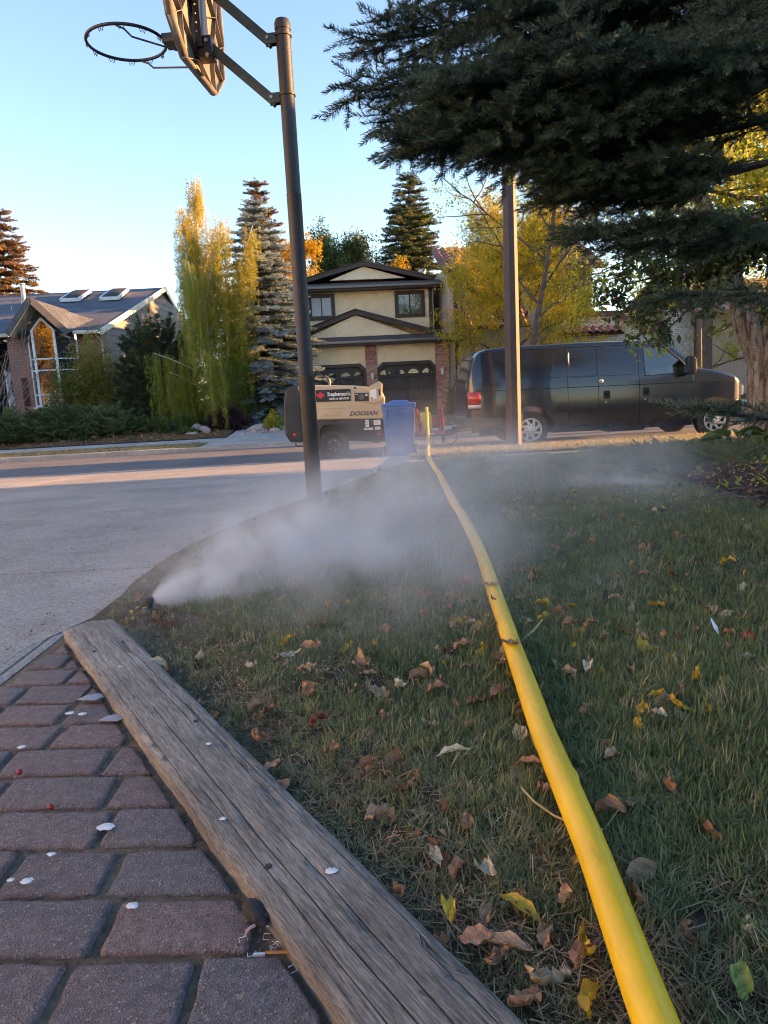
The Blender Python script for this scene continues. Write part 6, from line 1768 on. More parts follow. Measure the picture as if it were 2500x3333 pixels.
ROCKS = [(-3.95, 23.3, .42, .3, .17, 0, 'large flat pale boulder right of the purple shrub'), (-3.62, 22.35, .14, .12, .10, 1, 'pinkish round stone at the driveway corner'), (-3.95, 22.3, .13, .1, .08, 0, 'small pale stone beside the pinkish one'),
         (-3.3, 22.5, .16, .13, .11, 0, 'rounded stone nearest the driveway'), (-4.3, 22.2, .17, .1, .05, 0, 'flat stone lying in the leaf litter'), (-3.45, 22.9, .12, .1, .09, 0, 'small stone behind the driveway corner stones'),
         (-6.0, 23.4, .28, .2, .2, 1, 'purple-grey rock behind the tiny cushion shrub'), (-5.7, 23.2, .22, .16, .14, 1, 'squat purple-grey rock left of the purple shrub'), (-5.95, 22.5, .22, .15, .06, 0, 'thin pale slab by the far sidewalk'),
         (-5.5, 22.7, .16, .12, .12, 1, 'small dark rock in front of the purple shrub'), (-7.0, 24.2, .34, .2, .12, 1, 'low ledge stone beside the blades'), (-8.6, 22.9, .2, .15, .12, 1, 'grey stone near the cushion shrub'), (-8.95, 22.2, .24, .14, .07, 0, 'flat stone at the edge of the junipers')]
for k, (x, y, a, b_, c_, mm, l) in enumerate(ROCKS):
    o = link('garden_rock', rock_mesh(k, a, b_, c_), M_ROCK2 if mm else M_ROCK, None, B(x, y, c_ * .35), (0, 0, k * 1.3)); tag(o, l, 'rock', 'rocks in the far garden bed')
# ================================================================ near spruce reaching in from the right
L_NEEDLE = leaf_mat('near_needles', [(.028, .048, .030), (.058, .092, .058), (.11, .15, .085)], .45, .12, .4)
def spruce_twig(rs, L=.13, n=150, nl=.027):
    V = []; F_ = []
    for k in range(n):
        t = (k + rs.random()) / n; b = Vector((L * t, 0, 0))
        a = rs.uniform(0, 2 * PI); sp = .95 - .45 * t ** 3
        d = Vector((.62 + .5 * t ** 4, math.cos(a) * sp, math.sin(a) * sp + .18)).normalized()
        s = d.cross(Vector((rs.gauss(0, 1), rs.gauss(0, 1), rs.gauss(0, 1)))).normalized() * .0012
        l = nl * rs.uniform(.8, 1.15) * (1 - .25 * t ** 6); o = len(V)
        m_ = b + d * l * .55 + Vector((0, 0, .0012))
        V += [b - s, b + s, m_ + s * .9, m_ - s * .9, b + d * l]; F_ += [(o, o + 1, o + 2, o + 3), (o + 3, o + 2, o + 4)]
    return from_arrays('twig', V, F_, L_NEEDLE, False)
C_TWIG = proto_collection('near_twig', [spruce_twig(random.Random(50 + k), n=105 - 8 * k) for k in range(4)])
SP = Vector((3.35, 3.1, 0.05))
sp_t = tree_root('near_spruce', 'dark green spruce whose boughs hang in from the upper right', SP)
TIPS = [(0.1, 3.3, 2.39), (-0.09, 3.2, 2.16), (-0.12, 3.0, 1.9), (-0.03, 3.0, 1.79), (0.05, 2.9, 1.68), (0.17, 2.8, 1.71), (0.39, 3.1, 1.85), (0.46, 3.0, 1.72), (0.58, 2.8, 1.57), (0.65, 2.9, 1.51), (0.7, 2.8, 1.34),
        (0.71, 3.4, 2.32), (1.12, 3.4, 2.17), (0.18, 2.6, 1.81), (0.3, 3.5, 2.6)]
LOW = [(0.98, 2.25, 0.67)]
wood = MB(); tp, td, ts, tt = [], [], [], []
r6 = random.Random(77)
def add_twigs(a, d, L, tint):
    """cover a shoot with overlapping twigs"""
    k = max(1, int(round(L / .10)))
    for i in range(k):
        f = i / k
        e = d + Vector((r6.gauss(0, .10), r6.gauss(0, .10), r6.gauss(0, .10)))
        tp.append(a + d * L * f); td.append(e); ts.append(r6.uniform(.85, 1.15)); tt.append(min(1, max(0, r6.gauss(tint + .25 * f, .16))))
def shoot(a, d, L, depth, tint):
    d = d.normalized()
    wood.tube([a, a + d * L], [.0022 + .006 * L, .0012], 4, False)
    add_twigs(a, d, L, tint)
    if depth <= 0 or L < .12: return
    side = d.cross(Vector((0, 0, 1))).normalized()
    n_ = int(L / .075)
    for k in range(1, n_):
        f = k / n_
        for s in (-1, 1):
            if r6.random() < .14: continue
            l2 = L * .5 * (1.02 - f) * r6.uniform(.7, 1.1) + .05
            d2 = d * .72 + side * (s * .72) + Vector((0, 0, r6.uniform(-.32, .02)))
            shoot(a + d * L * f, d2, l2, depth - 1, tint)
def bough(tip, root, w=1.0, start=.34, dens=.10, lat=.42):
    tip, root = Vector(tip) - SP, Vector(root) - SP
    n_ = 14; P_ = []
    for i in range(n_ + 1):
        t = i / n_; p = root.lerp(tip, t); p.z += -.16 * math.sin(PI * t) + .05 * math.sin(2.2 * PI * t); p.y += .06 * math.sin(3 * t + tip.x * 5)
        P_.append(p)
    L = (tip - root).length
    wood.tube(P_, [.024 * w * (1 - .88 * i / n_) + .0025 for i in range(n_ + 1)], 6, False)
    s = 0.0
    k = int(L / dens)
    for j in range(k):
        t = start + (1 - start) * (j + r6.random() * .6) / k
        i = min(n_ - 1, int(t * n_)); p = P_[i].lerp(P_[i + 1], t * n_ - i); d = (P_[i + 1] - P_[i]).normalized()
        side = d.cross(Vector((0, 0, 1))).normalized()
        rem = (1 - t) * L
        for sg in (-1, 1):
            if r6.random() < .12: continue
            l2 = min(lat, .13 + .42 * rem) * r6.uniform(.75, 1.15)
            d2 = d * .75 + side * (sg * .7) + Vector((0, 0, r6.uniform(-.32, .14)))
            shoot(p, d2, l2, 1, .30)
    shoot(P_[-2], P_[-1] - P_[-2], .16, 1, .35)
    add_twigs(P_[n_ - 4], (P_[-1] - P_[n_ - 4]).normalized(), (P_[-1] - P_[n_ - 4]).length, .35)
for k, tpnt in enumerate(TIPS):
    tv = Vector(tpnt)
    tv.x += .085; rise = .95 if tv.x < .4 else .75
    bough(tv, (3.3, 3.1 + r6.uniform(-.1, .1), tv.z + rise + r6.uniform(-.1, .15)), start=r6.uniform(.45, .6) if tv.x < .3 else r6.uniform(.62, .74), lat=.42 if tv.x < .3 else .30)
for tpnt in ((1.06, 2.7, 1.06), (1.3, 3.1, 1.75)): bough(tpnt, (3.2, 3.0, tpnt[2] + .75), .7, .62, .24, .22)
for tpnt in LOW: bough(tpnt, (3.0, 2.75, tpnt[2] + .42), .5, .62, .13, .12)
wood.build('branches', M_BARKDARK, sp_t, smooth=60, recalc=False)
MB().tube([(0, 0, -.2), (0.0, 0, 1.5), (0.03, 0, 4.0), (0, 0, 9.0)], [.22, .19, .14, .03], 16).build('trunk', M_BARK, sp_t, smooth=60)
td_ = np.array([list(v) for v in td])
scatter('crown', C_TWIG, [list(p) for p in tp], eul(td_[:, 0], td_[:, 1], td_[:, 2], rng.uniform(-.6, .6, len(tp))), np.array(ts), tt, None, sp_t)
print('near twigs', len(tp))
# ================================================================ crab apple branch with dark red fruit
ct = tree_root('crabapple_tree', 'crab apple branches with dark red fruit hanging before the tile-roofed house', (4.6, 5.6, .05))
CB = Vector((4.6, 5.6, .05)); wood = MB(); rc = random.Random(9); ends = []
wood.tube([Vector(p) - CB for p in ((4.6, 5.6, -.1), (4.5, 5.55, 1.0), (4.2, 5.5, 2.0), (3.6, 5.4, 2.4))], [.09, .08, .065, .05], 10)
for tip in ((1.63, 5.1, 1.55), (1.83, 5.3, 1.42), (1.90, 5.15, 1.24), (2.11, 5.2, 1.49), (2.2, 5.0, 1.27), (1.93, 5.4, 1.64), (2.5, 5.2, 1.4), (2.37, 5.3, 1.58), (1.78, 5.2, 1.30), (2.05, 5.2, 1.12), (2.7, 5.1, 1.2), (2.9, 5.3, 1.55), (2.4, 4.9, 1.75)):
    tip = Vector(tip); root = Vector((3.7, 5.42, 2.0 + rc.uniform(-.3, .3)))
    P_ = []
    for i in range(9):
        t = i / 8; p = root.lerp(tip, t) + Vector((rc.gauss(0, .025), rc.gauss(0, .04), .10 * math.sin(PI * t) + rc.gauss(0, .02))); P_.append(p - CB)
    wood.tube(P_, [.016 * (1 - .85 * i / 8) + .002 for i in range(9)], 5)
    for q in range(26):
        b_ = P_[rc.randint(3, 8)]
        s_ = wander(b_, (rc.gauss(-.5, .8), rc.gauss(0, .8), rc.gauss(-.1, .6)), rc.uniform(.06, .22), 3, .2, rc)
        wood.tube(s_, [.003, .0025, .002, .001], 4, False); ends += s_[1:]
wood.build('branches', M_BARKDARK, ct, smooth=60, recalc=False)
E_ = np.array([list(e) for e in ends]); n_ = 900
ix = rng.integers(0, len(E_), n_)
scatter('crown', C_CRAB, E_[ix] + rng.normal(0, .03, (n_, 3)), np.stack([rng.uniform(-.6, .6, n_), rng.uniform(-.6, .6, n_), rng.uniform(0, 6.28, n_)], -1), rng.uniform(.7, 1.15, n_), np.clip(rng.normal(.42, .25, n_), 0, 1), None, ct)
M_FRUIT = mat('crab_fruit', (.13, .012, .018), .3, var=(20, .3))
fm = MB().lathe([(.0005, .011), (.006, .0105), (.0115, .004), (.0122, -.003), (.0095, -.0095), (.003, -.0115), (.0005, -.011)], n=12, cap=False).tube([(0, 0, .010), (.002, 0, .03)], .0009, 4).mesh('fruit', smooth=60); fm.materials.append(M_FRUIT)
for k in range(62):
    e = ends[rc.randrange(len(ends))]
    link('fruit', fm, None, ct, (e.x, e.y, e.z - .035), (rc.uniform(-.3, .3), rc.uniform(-.3, .3), 0)).scale = [rc.uniform(.8, 1.2)] * 3

# ================================================================ thick furrowed trunk at the right edge
ft = tree_root('furrowed_tree', 'thick forked trunk with deeply furrowed bark at the right edge', (4.72, 8.5, -.12))
def furrow_mat():
    m, nt, b = new_mat('bark_furrowed')
    tc = nt.nodes.new('ShaderNodeTexCoord').outputs['Object']
    mp = nd(nt, 'ShaderNodeMapping', {'Vector': tc, 'Scale': (17, 17, 3.2)})
    n1 = nd(nt, 'ShaderNodeTexNoise', {'Vector': mp.outputs[0], 'Scale': 1.0, 'Detail': 6.0, 'Roughness': .6, 'Distortion': .9})
    n2 = nd(nt, 'ShaderNodeTexNoise', {'Vector': tc, 'Scale': 40.0, 'Detail': 6.0})
    c = ramp(nt, n1.outputs[0], [(.36, (.045, .034, .028)), (.5, (.20, .165, .135)), (.7, (.33, .285, .235))])
    nt.links.new(mixc(nt, 1.0, c, ramp(nt, n2.outputs[0], [(.3, .7), (.7, 1.25)]), 'MULTIPLY'), b.inputs['Base Color'])
    b.inputs['Roughness'].default_value = .95
    h = math_(nt, 'ADD', math_(nt, 'MULTIPLY', n1.outputs[0], 3.0), math_(nt, 'MULTIPLY', n2.outputs[0], .4))
    nt.links.new(nd(nt, 'ShaderNodeBump', {'Height': h, 'Strength': 1.0, 'Distance': .03}).outputs[0], b.inputs['Normal'])
    return m
M_FURROW = furrow_mat()
def bark_tube(pts, rs_, n=64):
    """tube with ridges that run up and down it"""
    mb = MB(); pts = [Vector(p) for p in pts]; m_ = len(pts)
    for i, p in enumerate(pts):
        d = (pts[min(i + 1, m_ - 1)] - pts[max(i - 1, 0)]).normalized(); s, u, _ = frame(d, (0, 1, 0))
        for k in range(n):
            a = 2 * PI * k / n; z = p.z
            rg = math.sin(a * 13 + 1.6 * math.sin(z * 5 + a * 2)) + .6 * math.sin(a * 21 + 2.2 * math.sin(z * 4.1 + 1) + z * 2)
            r = rs_[i] * (1 + .045 * rg + .03 * math.sin(3 * a + z))
            mb.v.append(tuple(p + (s * math.cos(a) + u * math.sin(a)) * r))
    for i in range(m_ - 1):
        for k in range(n): a, b_ = i * n + k, i * n + (k + 1) % n; mb.f.append((a, b_, b_ + n, a + n))
    return mb
def interp_path(P, n):
    P = [Vector(p) for p in P]; out = []
    for i in range(n): t = i / (n - 1) * (len(P) - 1); k = min(len(P) - 2, int(t)); out.append(P[k].lerp(P[k + 1], t - k))
    return out
pt = interp_path([(.06, 0, -.15), (.05, 0, .3), (.04, 0, .8), (.05, 0, 1.15), (.12, 0, 1.8), (.3, .05, 3.0), (.4, .1, 5)], 40)
bark_tube(pt, [float(np.interp(p.z, [-.15, .1, .4, 1.1, 1.8, 5], [.40, .345, .315, .325, .24, .09])) for p in pt]).build('trunk', M_FURROW, ft, smooth=60, recalc=False)
pt = interp_path([(-.02, .02, .85), (-.20, .02, 1.15), (-.36, .05, 1.5), (-.6, .1, 2.3), (-1.2, .2, 3.6)], 26)
bark_tube(pt, [float(np.interp(p.z, [.85, 1.2, 1.6, 3.6], [.19, .155, .12, .05])) for p in pt], 44).build('limb', M_FURROW, ft, smooth=60, recalc=False)
mb = MB(); ends = []; rf = random.Random(12)
for k in range(22):
    z = rf.uniform(2.0, 4.8); a = rf.uniform(0, 2 * PI); x0 = rf.choice((-.7, .3))
    P_ = wander((x0, 0, z), (math.cos(a), math.sin(a), rf.uniform(-.35, .5)), rf.uniform(1.0, 2.6), 6, .16, rf)
    mb.tube(P_, [.03 * (1 - .85 * i / 6) + .003 for i in range(7)], 5, False)
    for q in range(8):
        s_ = wander(P_[rf.randint(2, 6)], (rf.gauss(0, 1), rf.gauss(0, 1), rf.gauss(-.3, .6)), rf.uniform(.3, .9), 4, .2, rf); mb.tube(s_, [.008, .006, .004, .003, .001], 4, False); ends += s_[1:]
mb.build('branches', M_BARK, ft, smooth=60, recalc=False)
C_YGN = cl('ygreen_near', L_YGREEN, 6, .11, .065, .034)
E_ = np.array([list(e) for e in ends]); n_ = 3800; ix = rng.integers(0, len(E_), n_)
scatter('crown', C_YGN, E_[ix] + rng.normal(0, .11, (n_, 3)), np.stack([rng.uniform(-.6, .6, n_), rng.uniform(-.6, .6, n_), rng.uniform(0, 6.28, n_)], -1), rng.uniform(.7, 1.25, n_), np.clip(rng.normal(.6, .25, n_), 0, 1), None, ft)

# ================================================================ plants of the mulch bed
L_HOSTA = leaf_mat('hosta_leaves', [(.06, .10, .02), (.10, .155, .035), (.16, .21, .06)], .45, .25, .5)
def hosta_leaf(rs):
    V = []; F_ = []; nl, nw = 7, 5; L, W = .19, .13
    for i in range(nl):
        t = i / (nl - 1); w = W * math.sin(PI * min(1, t * .96 + .05)) ** .75
        for j in range(nw):
            u = j / (nw - 1) * 2 - 1
            V.append((L * t, u * w * .5, .10 * t - .16 * t * t + .035 * u * u + .006 * math.sin(u * 9)))
    for i in range(nl - 1):
        for j in range(nw - 1): a = i * nw + j; F_.append((a, a + 1, a + nw + 1, a + nw))
    return from_arrays('leaf', V, F_, L_HOSTA)
HL = hosta_leaf(RS)
for x, y, nn, l in ((3.55, 7.05, 20, 'broad-leaved green hosta clump at the foot of the trunk'), (3.95, 6.75, 16, 'second hosta clump, closer to the right edge')):
    t = thing('hosta', l, 'plant', (x, y, bz(x, y)), 0, 'hostas in the mulch bed')
    for k in range(nn):
        a = k * 2.4; r = .05 + .16 * (k / nn); h = .16 - .10 * k / nn
        lf = link('leaf', HL, None, t, (r * math.cos(a), r * math.sin(a), h), (rng.uniform(-.3, .3), .15 + .5 * k / nn - .5, a)); lf.scale = [rng.uniform(.8, 1.25)] * 3
    MB().lathe([(.12, -.02), (.10, .05), (.03, .1)], n=10).build('stems', L_HOSTA, t)
# instanced hosta leaves read their colour from the object, not from points
for x, y, rx, ry, h, nn, l in ((2.75, 6.6, .5, .55, .10, 420, 'low feathery juniper mat at the lawn side of the mulch bed'), (3.2, 6.2, .6, .5, .11, 420, 'low juniper mat in the middle of the mulch bed'), (3.1, 7.6, .6, .5, .10, 420, 'low juniper mat nearest the street')):
    mound('juniper_mat', l, (x, y, bz(x, y) - .02), rx, ry, h, C_JUN, nn, (.6, .25), .15, .22, flat=.05, inner=.25, group='juniper mats in the mulch bed', cat='shrub')
M_CHIP = leaf_mat('bark_chips', [(.016, .012, .010), (.045, .034, .027), (.11, .085, .065)], .9, 0, .2)
def chip(rs):
    L, W, T_ = rs.uniform(.02, .06), rs.uniform(.006, .014), .004
    V = [(x * L / 2 * (1 + rs.uniform(-.2, .2)), y * W / 2, z * T_) for x in (-1, 1) for y in (-1, 1) for z in (0, 1)]
    return from_arrays('chip', V, [(0, 1, 3, 2), (4, 6, 7, 5), (0, 4, 5, 1), (2, 3, 7, 6), (0, 2, 6, 4), (1, 5, 7, 3)], M_CHIP, False)
C_CHIP = proto_collection('bark_chip', [chip(RS) for _ in range(6)])
n_ = 5200
yy = rng.uniform(3.2, 8.8, n_); xx = np.array([bed_x(y) - .05 for y in yy]) + rng.random(n_) ** 1.3 * 2.6
zz = np.array([bz(a, b_) for a, b_ in zip(xx, yy)]) + rng.uniform(0, .012, n_)
o = scatter('mulch_chips', C_CHIP, np.stack([xx, yy, zz], -1), np.stack([rng.uniform(-.4, .4, n_), rng.uniform(-.5, .5, n_), rng.uniform(0, 6.28, n_)], -1), rng.uniform(.6, 1.4, n_))
tag(o, 'dark shredded bark chips covering the bed at the right', 'mulch', kind='stuff')
# weedy sprigs
n_ = 26
yy = rng.uniform(4.4, 6.3, n_); xx = np.array([bed_x(y) for y in yy]) + rng.uniform(.15, 1.1, n_)
o = scatter('weed_seedlings', proto_collection('weed', [leaf_cluster('weed', L_YGREEN, 9, .05, .05, .02, RS) for _ in range(3)]), np.stack([xx, yy, [bz(a, b_) + .03 for a, b_ in zip(xx, yy)]], -1), np.zeros((n_, 3)), rng.uniform(.7, 1.3, n_), rng.uniform(.3, .6, n_))
tag(o, 'small pale green weeds among the bark chips', 'weeds', kind='stuff')
# ================================================================ lawn grass
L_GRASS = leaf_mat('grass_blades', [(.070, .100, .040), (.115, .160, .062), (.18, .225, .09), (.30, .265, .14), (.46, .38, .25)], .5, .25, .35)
rg = random.Random(40)
C_GRASS = proto_collection('grass_tuft', [blade_tuft('tuft', L_GRASS, 16, .052, .0027, .014, rg, 1.1, 3) for _ in range(5)] + [blade_tuft('tuft', L_GRASS, 13, .034, .0026, .018, rg, 1.8, 3) for _ in range(3)])
C_GRASSF = proto_collection('grass_tuft_far', [blade_tuft('tuft', L_GRASS, 20, .055, .005, .035, rg, 1.0, 2) for _ in range(4)])
def vnoise(x, y, s, seed):
    r_ = np.random.default_rng(seed); G = r_.random((64, 64))
    u, v = np.asarray(x) * s, np.asarray(y) * s
    i, j = np.floor(u).astype(int), np.floor(v).astype(int); fu, fv = u - i, v - j
    fu, fv = fu * fu * (3 - 2 * fu), fv * fv * (3 - 2 * fv)
    g_ = lambda a, b: G[a % 64, b % 64]
    return (g_(i, j) * (1 - fu) + g_(i + 1, j) * fu) * (1 - fv) + (g_(i, j + 1) * (1 - fu) + g_(i + 1, j + 1) * fu) * fv
def grass(name, x, y, zf, coll, base, sc, T, label):
    n = len(x)
    z = np.array([zf(a, b) for a, b in zip(x, y)]) - .003
    R_ = np.stack([rng.normal(0, .22, n), rng.normal(0, .22, n), rng.uniform(0, 6.28, n)], -1)
    o = scatter(name, coll, np.stack([x, y, z], -1), R_, sc, T); tag(o, label, 'grass', kind='stuff'); return o
def lawn_pts(n, y0, y1, pw=1.0):
    y = y0 + (y1 - y0) * rng.random(n) ** pw
    l = np.interp(y, ED_Y, ED_X); r = np.interp(y, BX_Y, BX_X)
    r = np.minimum(r, .62 * y + .55)                      # a little beyond the right of the picture
    x = l + (r - l) * rng.random(n)
    return x, y
HX = np.array([p[0] for p in HP]); HY = np.array([p[1] for p in HP])
XA, YA = [], []
for n, a, b in ((17000, .45, 2.2), (13000, 2.0, 4.2), (9000, 4.2, 9.2)):
    x, y = lawn_pts(n, a, b); XA.append(x); YA.append(y)
x = np.concatenate(XA); y = np.concatenate(YA)
dpl = .835 * x + .55 * y - .525                          # distance from the plank
ded = x - np.interp(y, ED_Y, ED_X)
bare = vnoise(x, y, 2.3, 1) * .6 + vnoise(x, y, 6.0, 2) * .4
dry = np.clip(1 - np.minimum(np.where(y < 2.4, dpl, ded) / .55, 1), 0, 1)
keep = (rng.random(len(x)) > np.clip(dry * .75 + (bare < .34) * .55, 0, .9)) & (ded > .012)
keep &= np.abs(x - np.interp(y, HY, HX)) > .011
x, y, dry, bare = x[keep], y[keep], dry[keep], bare[keep]
T = np.clip(.30 + .22 * (bare - .5) + .30 * dry + rng.normal(0, .13, len(x)) + (rng.random(len(x)) < .07) * .5, 0, 1)
right = np.clip((x - .6) / .8, 0, 1) * np.clip((2.6 - y) / 1.2, 0, 1)
sc = (.70 + .5 * rng.random(len(x))) * (1 - .40 * dry) * (1 + .35 * right)
T = np.clip(T - .10 * right, 0, 1)
grass('lawn_grass', x, y, lawn_z, C_GRASS, None, sc, T, 'short damp green grass with dry thatch covering the near lawn')
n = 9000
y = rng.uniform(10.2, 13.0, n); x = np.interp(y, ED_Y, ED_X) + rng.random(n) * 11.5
grass('boulevard_grass', x, y, bl_z, C_GRASSF, None, .9 + .6 * rng.random(n), np.clip(.62 + rng.normal(0, .2, n), 0, 1), 'sunlit strip of grass between the near sidewalk and the kerb')  # tint leans to dry gold, part of the sunlight put into the colour
n = 3200
v = rng.uniform(18.7, 19.97, n); u = -3.5 - rng.random(n) * 16
xx, yy = u * CT - v * ST, u * ST + v * CT
grass('far_grass', xx, yy, lambda a, b: gz(a, b) + .015, C_GRASSF, None, .6 + .5 * rng.random(n), np.clip(.70 + rng.normal(0, .2, n), 0, 1), 'yellowed grass strip along the far kerb')
# dry thatch and needle litter between the blades
M_THATCH = leaf_mat('thatch', [(.07, .05, .03), (.16, .12, .07), (.27, .21, .13)], .9, 0, .2)
def straw(rs):
    V = []; F_ = []
    for k in range(9):
        a = rs.uniform(0, 2 * PI); L = rs.uniform(.006, .022); c = Vector((rs.gauss(0, .02), rs.gauss(0, .02), rs.uniform(.002, .016))); d = Vector((math.cos(a), math.sin(a), rs.uniform(-.15, .2))) * L; s = Vector((-d.y, d.x, 0)).normalized() * .0008
        o = len(V); V += [c - d - s, c - d + s, c + d + s, c + d - s]; F_.append((o, o + 1, o + 2, o + 3))
    return from_arrays('straw', V, F_, M_THATCH, False)
C_STRAW = proto_collection('straw', [straw(RS) for _ in range(5)])
x, y = lawn_pts(6500, .45, 3.6)
dpl = .835 * x + .55 * y - .525
k = rng.random(len(x)) < np.clip(1.1 - dpl * 1.0, .18, 1); x, y = x[k], y[k]
grass('lawn_thatch', x, y, lambda a, b: lawn_z(a, b) + .003, C_STRAW, None, .8 + .5 * rng.random(len(x)), rng.random(len(x)), 'pale dry grass litter lying on the soil near the plank')

# ================================================================ fallen leaves
def fallen_mat(name, c1, c2, c3):
    m, nt, b = new_mat(name)
    tc = nt.nodes.new('ShaderNodeTexCoord').outputs['Object']; oi = nt.nodes.new('ShaderNodeObjectInfo')
    n1 = nd(nt, 'ShaderNodeTexNoise', {'Vector': tc, 'Scale': 45.0, 'Detail': 6.0, 'Roughness': .7})
    s = nd(nt, 'ShaderNodeSeparateXYZ', {0: tc})
    vein = nd(nt, 'ShaderNodeTexWave', {'Vector': tc, 'Scale': 55.0, 'Distortion': 1.5, 'Detail': 1.0}, bands_direction='DIAGONAL')
    c = ramp(nt, n1.outputs[0], [(.3, c1), (.55, c2), (.75, c3)])
    c = mixc(nt, 1.0, c, ramp(nt, oi.outputs['Random'], [(0, .72), (1, 1.2)]), 'MULTIPLY')
    c = mixc(nt, .22, c, ramp(nt, vein.outputs[0], [(.3, .5), (.8, 1.3)]), 'MULTIPLY')
    nt.links.new(c, b.inputs['Base Color'])
    b.inputs['Roughness'].default_value = .6
    tr = nd(nt, 'ShaderNodeBsdfTranslucent', {'Color': c})
    nt.links.new(nd(nt, 'ShaderNodeMixShader', {0: .2, 1: b.outputs[0], 2: tr.outputs[0]}).outputs[0], nt.nodes['Material Output'].inputs[0])
    nt.links.new(nd(nt, 'ShaderNodeBump', {'Height': vein.outputs[0], 'Strength': .3, 'Distance': .001}).outputs[0], b.inputs['Normal'])
    return m
FALL = {'y': fallen_mat('leaf_yellow', (.42, .27, .02), (.54, .37, .03), (.48, .30, .06)), 't': fallen_mat('leaf_tan', (.30, .18, .10), (.42, .27, .16), (.50, .36, .25)),
        'o': fallen_mat('leaf_brown', (.25, .12, .06), (.37, .20, .11), (.45, .28, .17)), 'r': fallen_mat('leaf_russet', (.11, .028, .018), (.19, .05, .03), (.26, .09, .05)),
        'c': fallen_mat('leaf_cream', (.44, .37, .22), (.55, .47, .32), (.60, .54, .42)), 'g': fallen_mat('leaf_green', (.14, .22, .05), (.22, .30, .08), (.30, .35, .12))}
def fallen_leaf(seed, L=.068, W=.034, curl=1.0):
    r_ = random.Random(seed); nl, nw = 10, 5; V = []; F_ = []
    cv = r_.uniform(-2.6, 4.6) * curl; fold = r_.uniform(.15, 1.0) * curl; tw = r_.uniform(-2.2, 2.2) * curl; wav = r_.uniform(.002, .009)
    pos = Vector((0, 0, 0)); ang = -cv * .45
    for i in range(nl):
        t = i / (nl - 1); w = W * (math.sin(PI * min(1, .03 + t * .97)) ** .8)
        a = ang + cv * t
        d = Vector((math.cos(a), 0, math.sin(a)))
        if i: pos = pos + d * L / (nl - 1)
        up = Vector((-math.sin(a), 0, math.cos(a))); tt_ = tw * (t - .4)
        for j in range(nw):
            u = j / (nw - 1) * 2 - 1; ca = fold * abs(u)
            y_ = u * w * .5 * math.cos(ca); h_ = abs(u) * w * .5 * math.sin(ca) + wav * math.sin(t * 17 + u * 4)
            V.append(pos + Vector((0, 1, 0)) * (y_ * math.cos(tt_) - h_ * math.sin(tt_)) + up * (h_ * math.cos(tt_) + y_ * math.sin(tt_)))
    zc = min(v.z for v in V); xc = sum(v.x for v in V) / len(V)
    V = [v - Vector((xc, 0, zc)) for v in V]
    for i in range(nl - 1):
        for j in range(nw - 1): a = i * nw + j; F_.append((a, a + 1, a + nw + 1, a + nw))
    # leaf stalk
    s0 = V[nw // 2]; o = len(V); q = Vector((-.018, r_.uniform(-.006, .006), r_.uniform(0, .008)))
    V += [s0 + Vector((0, .0007, 0)), s0 - Vector((0, .0007, 0)), s0 + q - Vector((0, .0005, 0)), s0 + q + Vector((0, .0005, 0))]; F_.append((o, o + 1, o + 2, o + 3))
    return V, F_
SHAPES = [fallen_leaf(100 + k, .066 if k % 3 else .078, (.032, .036, .044)[k % 3], 1.0 if k < 11 else .35) for k in range(16)]
LMESH = {}
def leaf_mesh(k, c):
    if (k, c) not in LMESH: LMESH[(k, c)] = from_arrays('fallen_leaf', SHAPES[k][0], SHAPES[k][1], FALL[c])
    return LMESH[(k, c)]
